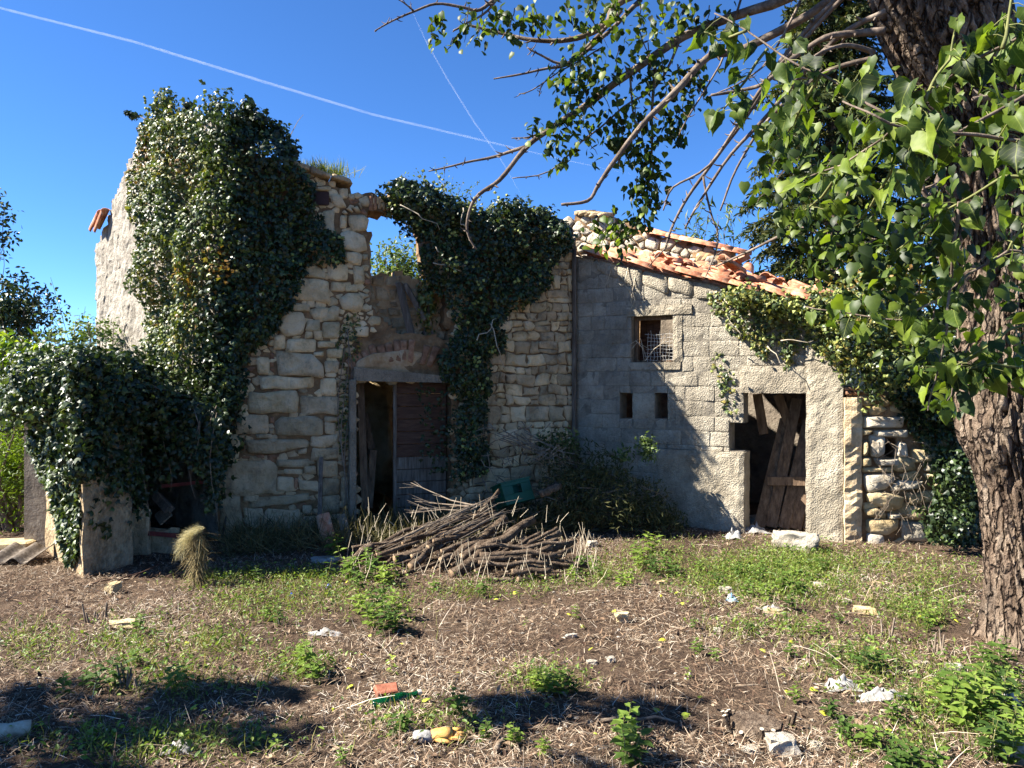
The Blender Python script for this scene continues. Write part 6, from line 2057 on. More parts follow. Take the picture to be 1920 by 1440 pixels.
# dark dry brush and grass in the shade at the foot of the facade
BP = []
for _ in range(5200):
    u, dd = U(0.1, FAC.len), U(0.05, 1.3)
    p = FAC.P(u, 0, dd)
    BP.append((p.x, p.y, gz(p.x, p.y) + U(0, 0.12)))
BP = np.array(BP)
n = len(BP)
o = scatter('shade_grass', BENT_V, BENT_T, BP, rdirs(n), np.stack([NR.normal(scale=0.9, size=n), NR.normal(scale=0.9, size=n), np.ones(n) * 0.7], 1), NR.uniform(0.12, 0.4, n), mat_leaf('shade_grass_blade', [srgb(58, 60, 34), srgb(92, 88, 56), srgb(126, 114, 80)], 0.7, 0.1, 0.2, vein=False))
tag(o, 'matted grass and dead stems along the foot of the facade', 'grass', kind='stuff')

# ------------------------------------------------------------------ nettles and other leafy weeds, one by one
def weed_mesh(k):
    rg = random.Random(100 + k)
    mb = MB()
    for st in range(rg.choice((1, 2, 2, 3))):
        lean = Vector((rg.uniform(-.25, .25), rg.uniform(-.25, .25), 1))
        o_ = Vector((rg.uniform(-.08, .08), rg.uniform(-.08, .08), 0))
        H = rg.uniform(0.7, 1.0)
        mb.tube([o_ + lean * H * a for a in (0, 0.35, 0.7, 1.0)], [0.014, 0.012, 0.009, 0.005], 4, cap=False, mi=1)
        nl = rg.choice((5, 6, 7))
        for l in range(nl):
            a = 0.18 + 0.82 * l / (nl - 1)
            base = o_ + lean * H * a
            th = l * 1.57 + rg.uniform(-.3, .3)
            for s in (0, math.pi):
                dr = Vector((math.cos(th + s), math.sin(th + s), rg.uniform(-0.25, 0.45)))
                dr.normalize()
                sz = (0.38 - 0.2 * abs(a - 0.45)) * rg.uniform(0.75, 1.15) * (0.5 if l == nl - 1 else 1)
                up = Vector((0, 0, 1))
                side = dr.cross(up).normalized()
                nn = side.cross(dr)
                vs = []
                for (x, y, z) in ((0, 0.12, 0), (0.3, 0.38, 0.06), (0.26, 0.66, 0.03), (0, 1.08, -0.14), (-0.26, 0.66, 0.03), (-0.3, 0.38, 0.06), (0, 0.5, -0.05)):
                    vs.append(base + side * x * sz + dr * y * sz + nn * z * sz)
                mb.add(vs, OVAL_T, 0)
                mb.tube([base, base + dr * 0.13 * sz], [0.006, 0.005], 3, cap=False, mi=1)
    return mb.mesh('nettle', [WEED, STEM_G])


WM = [weed_mesh(k) for k in range(7)]


def weed(x, y, h, label, group, name='nettle', cat='weed', k=None):
    p = gp(x, y)
    o = inst(name, WM[k if k is not None else RND.randrange(7)], Matrix.Translation(p) @ Matrix.Rotation(U(0, 6.28), 4, 'Z') @ Matrix.Diagonal((h * U(0.85, 1.1), h * U(0.85, 1.1), h * U(0.85, 1.1), 1)))
    return tag(o, label, cat, group)


WL = [('leafy nettle in the sunlit clump between woodpile and fallen white stone', 'nettles beside the woodpile', [(1205, 1070, .3), (1225, 1080, .3), (1250, 1075, .25), (1195, 1050, .28), (1215, 1040, .34), (1270, 1085, .2), (1165, 1105, .22), (1180, 1095, .2), (1120, 1085, .22), (1090, 1080, .25), (1110, 1070, .22), (1140, 1085, .16), (1075, 1090, .2)]),
      ('leafy nettle in the bright green patch before the annex doorway', 'nettles before the annex doorway', [(1400, 1120, .24), (1420, 1100, .22), (1440, 1130, .22), (1470, 1110, .24), (1500, 1120, .22), (1520, 1095, .2), (1385, 1085, .2), (1460, 1075, .18), (1350, 1100, .18), (1480, 1145, .2), (1540, 1075, .2), (1310, 1075, .18), (1490, 1090, .2), (1430, 1080, .2)]),
      ('broad leaved green weed at the front edge of the woodpile', 'weeds along the woodpile front', [(660, 1085, .32), (640, 1070, .3), (700, 1090, .34), (690, 1070, .3), (720, 1100, .28), (740, 1085, .24), (615, 1090, .26), (675, 1110, .24), (815, 1110, .18), (905, 1120, .2), (1000, 1090, .14), (625, 1050, .34)]),
      ('grey green weed in the tuft in front of the woodpile', 'weeds in the tuft before the woodpile', [(690, 1180, .24), (720, 1190, .26), (745, 1185, .24), (700, 1160, .28), (735, 1160, .26), (760, 1165, .2), (680, 1150, .24), (715, 1140, .24)]),
      ('single weed among dry litter on the gable side of the yard', 'scattered weeds on the gable side', [(520, 1175, .2), (500, 1165, .16), (575, 1265, .24), (560, 1250, .2), (590, 1280, .2), (180, 1300, .2), (210, 1290, .22), (160, 1290, .16), (330, 1300, .2), (340, 1280, .16), (260, 1190, .2), (245, 1250, .16), (480, 1095, .18), (465, 1085, .2), (120, 1310, .16), (735, 1265, .14), (300, 1160, .14)]),
      ('young nettle standing in the shaded near ground', 'nettles in the shaded near ground', [(1170, 1390, .24), (1172, 1440, .26), (1180, 1420, .2), (965, 1400, .14), (1020, 1420, .13), (860, 1350, .2), (880, 1370, .18), (910, 1390, .14), (760, 1370, .14), (740, 1385, .14), (640, 1440, .1), (1005, 1295, .18), (1030, 1305, .2), (1055, 1300, .18), (1075, 1300, .14), (230, 1440, .1), (470, 1400, .14), (520, 1410, .12)]),
      ('tall green nettle in the clump near the trunk foot', 'nettles near the trunk foot', [(1780, 1350, .34), (1800, 1330, .36), (1820, 1350, .36), (1840, 1330, .34), (1800, 1370, .3), (1850, 1360, .3), (1760, 1330, .28), (1770, 1300, .26), (1830, 1300, .3), (1900, 1400, .3), (1910, 1440, .34), (1885, 1340, .3), (1905, 1320, .3), (1860, 1290, .26), (1850, 1260, .3), (1880, 1270, .32), (1700, 1330, .2), (1680, 1360, .2), (1860, 1430, .3), (1720, 1460, .24), (1680, 1465, .2), (1760, 1470, .22)]),
      ('small weed in the litter between trunk and annex', 'weeds between trunk and annex', [(1620, 1265, .26), (1650, 1260, .26), (1600, 1250, .22), (1640, 1240, .24), (1560, 1250, .16), (1480, 1235, .18), (1530, 1195, .18), (1405, 1190, .16), (1310, 1230, .18), (1345, 1240, .14), (1575, 1170, .16), (1720, 1160, .2), (1745, 1170, .2), (1700, 1150, .18), (1765, 1165, .2), (1290, 1275, .12), (1490, 1320, .16), (1625, 1300, .18), (1740, 1185, .18), (1680, 1440, .2), (1585, 1395, .2), (1640, 1410, .22), (1560, 1350, .18), (1300, 1180, .12), (1080, 1160, .14), (985, 1175, .1)])]
ORD = ['first', 'second', 'third', 'fourth', 'fifth', 'sixth', 'seventh', 'eighth', 'ninth', 'tenth', 'eleventh', 'twelfth', 'thirteenth', 'fourteenth', 'fifteenth', 'sixteenth', 'seventeenth', 'eighteenth', 'nineteenth',
       'twentieth', 'twenty-first', 'twenty-second', 'twenty-third', 'twenty-fourth', 'twenty-fifth', 'twenty-sixth', 'twenty-seventh', 'twenty-eighth', 'twenty-ninth', 'thirtieth', 'thirty-first', 'thirty-second', 'thirty-third', 'thirty-fourth', 'thirty-fifth']
SIDE_ = {'nettles near the trunk foot': -1, 'weeds between trunk and annex': -1}
for lab, grp, L_ in WL:
    sg = SIDE_.get(grp, 1)
    for k, (x, y, h) in enumerate(sorted(L_, key=lambda q: sg * q[0])):
        weed(x, y, h * (0.78 if sg < 0 else 0.92), lab + ', ' + ORD[k] + (' from the trunk' if sg < 0 else ' from the gable'), grp)

# ------------------------------------------------------------------ the woodpile: every log is a thing
LOGM = NT('log_bark')
_tc = LOGM.n('ShaderNodeNewGeometry').outputs['Position']
_n = LOGM.tex(16, 6, 0.7, vec=_tc)
_n2 = LOGM.tex(70, 4, 0.7, vec=_tc)
_k = LOGM.ramp(_n, [(0.3, srgb(70, 58, 48)), (0.5, srgb(120, 104, 88)), (0.7, srgb(158, 142, 124))])
_k = LOGM.mix(LOGM.ramp(_n2, [(0.35, 0.7), (0.6, 0.0)]), _k, srgb(58, 44, 36))
_k = LOGM.mix(1.0, _k, LOGM.ramp(LOGM.objrand(), [(0.0, 0.7), (0.5, (1, 0.97, 0.93, 1)), (1.0, 1.2)]), 'MULTIPLY')
LOGM = LOGM.done(LOGM.bsdf(_k, 0.93, LOGM.math('ADD', _n, _n2), 1.0, 0.045, 0.15))
CUT = mat_simple('cut_log_end', [srgb(96, 78, 60), srgb(136, 114, 90), srgb(166, 144, 116)], 30, 0.3, 0.9)
gpile = 'cut logs heaped in the woodpile'


def log(a, b, r0, r1, label, wob=0.4, name='log', seg=9, bend=0.04):
    a, b = Vector(a), Vector(b)
    pts = wander(a, b, seg, bend)
    s = U(0, 50)
    mb = MB()
    mb.tube(pts, [(r0 + (r1 - r0) * i / (seg - 1)) * (1 + 0.15 * noise.noise((i * 1.1, s, 0))) for i in range(seg)], 9, mi=0, mcap=1, wob=wob, seed=s)
    for q in range(RND.choice((0, 1, 2, 3))):          # side stubs
        i = RND.randrange(1, seg - 1)
        dr = Vector((U(-1, 1), U(-1, 1), U(-0.3, 1))).normalized()
        rr = min(r0, 0.02) * U(0.35, 0.6)
        mb.tube([pts[i], pts[i] + dr * (r0 + U(0.015, 0.06))], [rr, rr * 0.8], 6, mi=0, mcap=1)
    return tag(mb.build(name, [LOGM, CUT], smooth=True), label, 'log', gpile)


# slanting logs that make the heap: pixel ends with depths, front end first
SL = [((645, 1075), (760, 1010), 7.6, 8.3), ((655, 1060), (770, 1000), 7.75, 8.4), ((660, 1050), (800, 985), 7.9, 8.5), ((680, 1040), (830, 975), 8.0, 8.6), ((700, 1030), (850, 965), 8.1, 8.7), ((655, 1080), (735, 1018), 7.5, 7.9),
      ((730, 1030), (880, 960), 8.1, 8.7), ((745, 1020), (900, 955), 8.2, 8.8), ((700, 1050), (850, 1000), 7.9, 8.4), ((770, 1045), (935, 960), 7.8, 8.5), ((762, 1038), (860, 990), 7.8, 8.3), ((830, 1020), (930, 962), 7.9, 8.5),
      ((780, 1068), (840, 1040), 7.5, 7.8), ((790, 1050), (860, 1005), 7.7, 8.1), ((865, 1040), (985, 955), 7.7, 8.5), ((868, 1052), (960, 1000), 7.6, 8.1), ((870, 1070), (990, 978), 7.4, 8.1), ((848, 1045), (900, 1005), 7.6, 8.0),
      ((895, 1065), (960, 1030), 7.45, 7.8), ((918, 1068), (960, 1035), 7.45, 7.7), ((900, 1035), (1020, 965), 7.7, 8.3), ((955, 1030), (1030, 985), 7.7, 8.1), ((990, 1025), (1060, 985), 7.8, 8.2), ((1010, 1030), (1075, 995), 7.8, 8.2),
      ((780, 1010), (960, 950), 8.1, 8.8), ((820, 1000), (980, 950), 8.2, 8.8), ((690, 1022), (850, 998), 7.9, 8.2), ((840, 1060), (880, 1035), 7.5, 7.7), ((720, 1060), (790, 1025), 7.7, 8.0), ((740, 1068), (820, 1030), 7.6, 7.9), ((745, 1085), (800, 1062), 7.35, 7.55)]
for k, (a, b, d0, d1) in enumerate(SL):
    pa, pb = at(a[0] - 26 + U(-8, 8), a[1] + 8 + U(-6, 6), d0), at(b[0] - 24 + U(-14, 14), b[1] + 12 + U(-8, 8), d1)
    pa.z = max(pa.z, gz(pa.x, pa.y) + 0.03)
    big = k in (9, 13, 14, 16, 20, 5)
    r = U(0.04, 0.056) if big else RND.choice([U(0.014, 0.022), U(0.02, 0.034), U(0.026, 0.04)])
    lab = 'rough barked log slanting up the woodpile, ' + ORD[sorted(range(len(SL)), key=lambda i: SL[i][0][0]).index(k)] + ' from its doorway end'
    if k == 16:
        lab = 'thickest log of the woodpile, its round sawn end facing the yard'
    if k == 5:
        lab = 'log at the low gable side end of the woodpile, cut end downward'
    log(pa, pb, r, r * U(0.75, 0.95), lab)
HL = [((915, 1038), (1060, 1040), 7.45, 7.5, .028, 'long straight branch lying level across the front of the woodpile'), ((900, 1050), (1040, 1048), 7.4, 7.5, .028, None), ((912, 1052), (1045, 1055), 7.35, 7.4, .022, None),
      ((975, 1070), (1048, 1068), 7.25, 7.3, .03, 'smooth pale log lying alone at the front of the woodpile'), ((985, 1085), (1035, 1088), 7.2, 7.3, .03, None), ((930, 1082), (980, 1088), 7.2, 7.2, .025, None), ((905, 1025), (1080, 1018), 7.6, 7.7, .02, None), ((1040, 1055), (1110, 1058), 7.45, 7.5, .022, None), ((1045, 1045), (1120, 1062), 7.5, 7.5, .018, None), ((1000, 1060), (1070, 1062), 7.4, 7.5, .026, None)]
for kk, (a, b, d0, d1, r, lab) in enumerate(HL):
    log(at(a[0] - 15, a[1] + 2, d0), at(b[0] - 15, b[1] + 2, d1), r, r * 0.9, lab or 'level log in the lower front of the woodpile, ' + ORD[sorted(range(len(HL)), key=lambda i: HL[i][0][1]).index(kk)] + ' from the top', 0.15)
log(at(892, 968, 8.5), at(935, 920, 9.0), 0.03, 0.022, 'crooked branch sticking up behind the woodpile')
# filling logs in the core of the heap
for k, x in enumerate(sorted(U(-1.3, 0.5) for _ in range(34))):
    y = U(7.75, 8.45)
    z = U(0.06, 0.36) * max(0.2, 1 - ((x + 0.35) / 1.35) ** 2)
    d = Vector((U(0.5, 0.9), U(0.3, 0.7), U(0.05, 0.28))) * U(0.4, 0.65)
    p = Vector((x, y, gz(x, y) + z))
    log(p - d * 0.5, p + d * 0.5, U(0.022, 0.04), U(0.018, 0.03), 'log half buried in the middle of the woodpile, ' + ORD[k] + ' from its doorway end', 0.2, seg=5)
# brushwood: thin twigs in and on the heap (nobody could count them)
mb = MB()
for k in range(190):
    x, y = U(655, 900), U(955, 1050)
    y = max(y, 1060 - (x - 640) * 0.45)
    d = 8.2 + U(-0.3, 0.5)
    a = at(x, y, d)
    L_ = U(0.25, 0.7)
    mb.tube([a, a + Vector((0.75, 0.35, 0.28)) * L_ * 0.5 + Vector((0, 0, U(0, .03))), a + Vector((0.75 + U(-.15, .15), 0.35, 0.25 + U(-.1, .1))) * L_], [U(0.004, 0.009), 0.005, 0.002], 4, cap=False)
tag(mb.build('brushwood', TWIG), 'bundle of thin brown twigs on the gable side of the woodpile', 'twigs', kind='stuff')
mb = MB()
for k in range(230):
    x, y = U(650, 1120), U(1000, 1095)
    a = gp(x, max(1030, y))
    a.y -= 0.03
    top = a + Vector((U(-.12, .12), U(-.1, .1), U(0.1, 0.36)))
    mb.tube([a, (a + top) / 2 + Vector((U(-.02, .02), 0, 0)), top], [0.0035, 0.003, 0.0015], 3, cap=False)
for k in range(50):
    x, y = U(680, 1060), U(955, 1010)
    a = at(x, y, 8.3 + U(-.2, .3))
    top = a + Vector((U(-.1, .1), U(-.05, .05), U(0.06, 0.2)))
    mb.tube([a, top], [0.003, 0.0015], 3, cap=False)
tag(mb.build('dead_stalks', PALE), 'thin pale dead stalks standing up through the woodpile', 'stalks', kind='stuff')
for k, tgt in enumerate((((770, 905, 8.9), (845, 938, 8.6), (890, 948, 8.5)), ((785, 955, 8.6), (850, 950, 8.6), (900, 945, 8.6)), ((778, 940, 8.7), (830, 945, 8.6), (880, 950, 8.5)), ((768, 962, 8.5), (830, 955, 8.5), (870, 958, 8.5)))):
    mb = MB()
    pts = [at(*p) for p in tgt]
    mb.tube(pts, [0.004, 0.009, 0.013], 5)
    for q in range(5):
        p = pts[0] + (pts[1] - pts[0]) * U(0.2, 1)
        mb.tube([p, p + Vector((-U(.1, .25), U(-.1, .1), U(-.02, .12)))], [0.004, 0.0015], 3, cap=False)
    tag(mb.build('bare_branch', TWIG), ['topmost of the bare forked branches that fan out over the woodpile', 'second bare forked branch fanning out over the woodpile', 'third bare forked branch fanning out over the woodpile', 'lowest bare forked branch fanning out over the woodpile'][k], 'branch', 'forked branches on the woodpile')

# ------------------------------------------------------------------ heap of withered cuttings in the corner
BH = thing('cuttings_heap', 'dark heap of withered leafy cuttings piled in the corner of the block wall', 'brush heap', gp(1180, 1000))
HBL = [blob(c, r, n, seed=s, zmin=-0.2, shell=0.6, amp=0.4) for c, r, n, s in (((1.25, 9.85, 0.3), (0.75, 0.6, 0.62), 2600, 1.0), ((0.75, 9.9, 0.3), (0.5, 0.5, 0.6), 1500, 2.0), ((1.65, 9.8, 0.15), (0.5, 0.45, 0.4), 1300, 3.0), ((1.0, 10.3, 0.6), (0.5, 0.4, 0.5), 1000, 4.0), ((0.6, 10.3, 0.9), (0.35, 0.3, 0.35), 500, 5.0), ((2.0, 9.75, 0.1), (0.3, 0.3, 0.2), 300, 6.0))]
PP, NN = merge(*HBL)
leaves_at('withered_leaves', PP, NN * 0.5, OLIVE_DRY, BH, (0.05, 0.11), 'lance', 0.7, 0.7, 0.8)['kind'] = 'stuff'
GREENB = [blob(at(x, y, d), (r, r * 0.6, r), n, seed=x, shell=0.9) for x, y, d, r, n in ((1210, 835, 9.9, 0.16, 160), (1215, 850, 9.8, 0.12, 90), (1170, 850, 9.9, 0.14, 80), (1060, 830, 10.4, 0.22, 180), (1020, 830, 10.5, 0.18, 140))]
PP, NN = merge(*GREENB)
leaves_at('green_leaves', PP, NN * 0.5, SHRUB, BH, (0.04, 0.08), 'oval', 0.3, 0.7, 0.9)['kind'] = 'stuff'
mb = MB()
for k in range(130):
    c = Vector((U(0.3, 1.9), U(9.6, 10.3), U(0.02, 0.6)))
    d = Vector((U(-1, 1), U(-0.6, 0.3), U(-0.3, 0.5))) * U(0.2, 0.6)
    mb.tube(wander(c - d * 0.5, c + d, 5, 0.12), [0.007, 0.006, 0.005, 0.003, 0.0015], 3, cap=False)
mb.build('twigs', TWIG, BH)['kind'] = 'stuff'
mb = MB()
for k in range(60):
    c = at(U(900, 1060), U(800, 930), U(9.8, 10.4))
    d = Vector((U(-1, 1), U(-0.4, 0.2), U(-0.6, 0.3))) * U(0.2, 0.5)
    mb.tube(wander(c - d * 0.5, c + d, 5, 0.12), [0.008, 0.007, 0.005, 0.003, 0.0015], 3, cap=False)
for k in range(10):
    a, b = at(U(930, 980), U(795, 830), 10.3), at(U(1020, 1080), U(850, 880), 10.1)
    mb.tube(wander(a, b, 6, 0.06), 0.008, 4, cap=False)
mb.build('twigs', TWIG, BH)['kind'] = 'stuff'
log(at(1015, 925, 9.4), at(1050, 912, 9.6), 0.05, 0.04, 'short thick stump lying on the withered cuttings beside the crate')['group'] = 'loose logs'
# ------------------------------------------------------------------ green bottle crate
CRG = mat_simple('green_plastic', [srgb(8, 66, 44), srgb(10, 78, 54), srgb(16, 92, 64)], 3, 0.05, 0.45, spec=0.5)
cc_ = at(962, 925, 9.85)
CR_ = thing('bottle_crate', 'dark green plastic bottle crate tilted on top of the cuttings', 'crate', cc_ - Vector((0, 0, 0.14)))
cm = Matrix.Translation(cc_) @ Matrix.Rotation(math.radians(-9), 4, 'Y') @ Matrix.Rotation(math.radians(28), 4, 'Z') @ Matrix.Rotation(math.radians(-14), 4, 'X')
def cbox(mb, c, s, ch=0.003):
    mb.box(cm @ Matrix.Translation(c), *s, ch=ch)
W_, D_, H_ = 0.4, 0.3, 0.28
for sx_ in (-1, 1):
    for ax, nm in (('x', 'end_panel'), ('y', 'side_panel')):
        mb = MB()
        if ax == 'x':
            w, p = D_, sx_ * W_ / 2
            for (c, s) in (((p, 0, 0.115), (0.012, D_, 0.05)), ((p, 0, -0.08), (0.012, D_, 0.12)), ((p, -D_ / 2 + 0.045, 0.035), (0.012, 0.09, 0.11)), ((p, D_ / 2 - 0.045, 0.035), (0.012, 0.09, 0.11))):
                cbox(mb, c, s)
        else:
            p = sx_ * D_ / 2
            for (c, s) in (((0, p, 0.115), (W_, 0.012, 0.05)), ((0, p, -0.08), (W_, 0.012, 0.12)), ((-W_ / 2 + 0.07, p, 0.035), (0.14, 0.012, 0.11)), ((W_ / 2 - 0.07, p, 0.035), (0.14, 0.012, 0.11))):
                cbox(mb, c, s)
        mb.build(nm, CRG, CR_)
mb = MB()
cbox(mb, (0, 0, -0.135), (W_, D_, 0.012))
mb.build('base', CRG, CR_)
for sx_ in (-1, 1):
    mb = MB()
    cbox(mb, (0, sx_ * (D_ / 2 + 0.008), 0.142), (W_ + 0.04, 0.025, 0.018))
    cbox(mb, (sx_ * (W_ / 2 + 0.008), 0, 0.143), (0.025, D_ - 0.01, 0.018))
    mb.build('rim', CRG, CR_)
# ------------------------------------------------------------------ odds and ends by the doorway
def leaning(name, label, cat, x0, y0, x1, y1, d0, d1, w, t, mat, up=(0, -1, 0.2)):
    mb = MB()
    plank(mb, at(x0, y0, d0), at(x1, y1, d1), w, t, up=up)
    return tag(mb.build(name, mat), label, cat)
leaning('grey_post', 'weathered grey post leaning on the facade near the doorway', 'post', 599, 1000, 602, 858, 9.35, 9.75, 0.05, 0.04, WOOD_GREY)
mb = MB()
mb.add(*barrel(0.45, 0.1, 0.085))
m_ = frame(at(622, 1035, 8.9), at(608, 975, 9.0) - at(622, 1035, 8.9), (-0.3, -1, 0.1))
tag(inst('ridge_tile', mb.mesh('ridge_tile', [TILE], True), m_), 'orange clay tile leaning upright beside the doorway', 'tile')
leaning('zinc_sheet', 'pale curled strip of sheet leaning behind the clay tile', 'sheet', 655, 1025, 640, 965, 9.0, 9.2, 0.1, 0.01, LINTEL_C)
vs, fs = rocky(at(610, 1065, 8.2), 0.2, 0.95, 0.7, 0.75, 0.3, 5.0)
BLUEW = mat_simple('greyish_limestone', [srgb(130, 128, 122), srgb(160, 156, 148), srgb(184, 180, 170)], 6, 0.5, 0.9)
tag(obj('limestone_block', vs, fs, BLUEW, smooth=True), 'whitish limestone block in the shade at the doorway end of the woodpile', 'stone')
# straw hung over a stake
HB = thing('straw_bundle', 'hank of pale straw hung over a short stake before the dark gap', 'straw', gp(365, 1100))
hp0 = gp(365, 1100)
mb = MB()
mb.tube([hp0 - Vector((0, 0, 0.05)), hp0 + Vector((0.01, 0, 0.25)), hp0 + Vector((0.0, 0.0, 0.52))], [0.02, 0.02, 0.016], 6)
mb.build('stake', WOOD_GREY, HB)
PB_, TB_, SB_, CB_ = [], [], [], []
for k in range(900):                                   # brown stems hanging round the stake
    a = U(0, 2 * math.pi)
    zt = U(0.06, 0.5)
    rr = (0.025 + 0.07 * zt) * U(0.3, 1.4)
    PB_.append(hp0 + Vector((math.cos(a) * rr + 0.03, math.sin(a) * rr * 0.8, zt)))
    TB_.append((U(-.25, .25), U(-.25, .25), -1))
    SB_.append(U(0.08, 0.24))
    CB_.append(U(0, 0.45) ** 1.3)
for k in range(420):                                   # pale hank thrown over the top, falling to the sunny side
    yy, ln, sp = RND.gauss(0, 0.045), U(0.5, 1.25), U(0.7, 1.15)
    for q in range(5):
        t_ = q / 5 * ln
        PB_.append(hp0 + Vector((0.05 - 0.17 * sp * math.sin(t_ * 1.45), yy * (1 + t_), 0.5 + 0.02 * sp - 0.2 * t_ * t_ + RND.gauss(0, 0.01))))
        TB_.append((-math.cos(t_ * 1.45) + U(-.2, .2), U(-.3, .3), -1.4 * t_ + U(-.2, .2)))
        SB_.append(U(0.05, 0.09))
        CB_.append(U(0.45, 1.0))
scatter('straw', BENT_V, BENT_T, np.array([tuple(p) for p in PB_]), rdirs(len(PB_)), np.array(TB_), np.array(SB_), mat_leaf('pale_straw', [srgb(96, 84, 58), srgb(150, 134, 92), srgb(190, 178, 130), srgb(210, 200, 156)], 0.75, 0.15, 0.2, tcol=(1, 1, 0.9, 1), vein=False), HB, tint=np.array(CB_), sx=np.full(len(PB_), 0.8))['kind'] = 'stuff'
# ------------------------------------------------------------------ stones lying in the yard
def yard_stone(x, y, r, sx_, sy_, sz_, label, mat=STONE_WHITE, name='stone', cat='stone', seed=None, sink=0.25, group=None, nuv=(11, 7)):
    p = gp(x, y)
    r = r if r > 0.15 else r * 0.66
    vs, fs = rocky((0, 0, 0), r, sx_, sy_, sz_, 0.28 if nuv[0] > 12 else 0.4, seed, nuv[0], nuv[1], 0.022 if nuv[0] > 12 else 0.0)
    rot = Matrix.Rotation(U(-0.5, 0.5), 3, 'Z')
    lo = min(v.z for v in vs)
    vs = [p + rot @ v + Vector((0, 0, -lo * (1 - sink))) for v in vs]
    return tag(obj(name, vs, fs, mat, smooth=nuv[0] > 12), label, cat, group)
WST = mat_stone('white_limestone', srgb(204, 198, 186), srgb(180, 172, 158), srgb(138, 128, 112), 0.25, 0.8, 1.5)
yard_stone(1492, 1030, 0.22, 1.3, 0.62, 0.6, 'large white limestone boulder in front of the annex doorway', WST, 'boulder', seed=14.0, sink=0.2, nuv=(40, 26))
yard_stone(1440, 985, 0.22, 1.5, 0.6, 0.35, 'flat pale stone used as the annex doorstep', WST, 'doorstep', seed=4.0)
for (x, y, r, a, b, c, lab) in ((1165, 1165, .085, 1, .8, .8, 'grey angular stone alone in the middle of the yard'), (1622, 1150, .14, 1.2, .6, .35, 'flat ochre stone lying in front of the dry stone wall'), (1465, 1412, .11, 1.1, .8, .75, 'white angular stone beside the sprouting stump'),
                               (1660, 1058, .06, 1.3, .8, .6, 'small white stone below the niche wall'), (1645, 1098, .07, 1.2, .8, .5, 'small ochre stone in the grass before the niche wall'), (1360, 1110, .09, 1.2, .8, .5, 'white stone at the edge of the bright green patch'),
                               (1240, 1095, .06, 1.5, .7, .5, 'small stone among the nettles by the woodpile'), (1450, 1150, .09, 1.5, .7, .4, 'flat whitish stone below the bright green patch'), (1535, 1100, .08, 1.3, .7, .5, 'pale stone half hidden in grass below the boulder'),
                               (1345, 1185, .05, 1, .8, .6, 'small white stone right of the lone grey one'), (1145, 1240, .05, 1, .9, .6, 'pair stone, white, in the middle of the dry litter'), (1110, 1245, .05, 1.2, .9, .5, 'grey stone next to the white one in the dry litter'),
                               (1410, 1412, .06, 1.3, .8, .5, 'flat white stone just in front of the sprouting stump'), (1530, 1405, .05, 1, .8, .7, 'small pale stone behind the white angular stone'), (1790, 1265, .1, 1.0, .8, .6, 'rounded pale stone beside the trunk foot'),
                               (1900, 1425, .14, 1.0, .8, .6, 'big white stone in the nettles at the picture corner'), (230, 1175, .14, 1.3, .7, .35, 'flat tan stone on the litter before the ivy clad wall'), (1110, 1025, .1, 1, .8, .7, 'white stone at the annex end of the woodpile'),
                               (1070, 1195, .06, 1.5, .5, .4, 'slender white stone lying in the mid yard'), (1725, 1245, .05, 1.5, .7, .4, 'flat pale chip near the trunk foot'), (1590, 1130, .06, 1.2, .8, .5, 'small pale stone beyond the flat ochre stone'), (212, 1112, .11, .9, .8, .9, 'small upright stone in front of the ivy clad wall')):
    yard_stone(x, y, r, a, b, c, lab, WST if 'white' in lab or 'pale' in lab else STONE_OCHRE)
CHIPS = 240
for k in range(1):
    P = lies(ground_pts(1500), (0.004, 0.012))
    O8 = [(0, 0, 0.5), (1, 0.2, 0), (0.1, 0.8, 0.1), (-0.9, -0.1, 0), (0, -0.7, -0.1), (0, 0, -0.5)]
    OT = [(0, 1, 2), (0, 2, 3), (0, 3, 4), (0, 4, 1), (5, 2, 1), (5, 3, 2), (5, 4, 3), (5, 1, 4)]
    o = scatter('stone_chips', O8, OT, P, np.tile([0, 0, 1.0], (len(P), 1)) + NR.normal(scale=0.3, size=(len(P), 3)), rdirs(len(P)), NR.uniform(0.005, 0.02, len(P)) ** 1.0, WST)
    tag(o, 'small whitish stone chips sprinkled through the litter', 'chips', kind='stuff')
# brick, bottle, glove, plastic bags, bits
p = gp(725, 1308)
mb = MB()
mb.box(Matrix.Translation(p + Vector((0, 0, 0.035))) @ Matrix.Rotation(0.35, 4, 'Z') @ Matrix.Rotation(0.2, 4, 'X'), 0.13, 0.1, 0.06, ch=0.008, jit=0.006)
tag(mb.build('brick_piece', mat_simple('red_brick', [srgb(112, 66, 50), srgb(146, 90, 68), srgb(162, 110, 88)], 14, 0.5)), 'broken red brick lying beside the green bottle', 'brick')
p = gp(742, 1322)
BOT = thing('glass_bottle', 'green glass bottle lying half buried in shaded litter', 'bottle', p)
g = NT('green_glass')
GL = g.done(g.bsdf(srgb(20, 120, 62), 0.08, None, spec=0.5, **{'Transmission Weight': 0.85, 'IOR': 1.5}))
ax = Vector((0.86, 0.42, 0.1)).normalized()
prof = [(-0.13, 0.0), (-0.13, 0.03), (-0.12, 0.034), (0.02, 0.034), (0.05, 0.03), (0.075, 0.016), (0.12, 0.0135), (0.122, 0.0155), (0.135, 0.0155), (0.135, 0.0)]
vs, fs = [], []
fm = frame(p + Vector((0, 0, 0.03)), ax)
for (x, r) in prof:
    for k in range(12):
        an = 2 * math.pi * k / 12
        vs.append(fm @ Vector((x, r * math.cos(an), r * math.sin(an))))
for j in range(len(prof) - 1):
    for k in range(12):
        fs.append((j * 12 + k, j * 12 + (k + 1) % 12, (j + 1) * 12 + (k + 1) % 12, (j + 1) * 12 + k))
obj('glass', vs, fs, GL, BOT, smooth=True)
mb = MB()
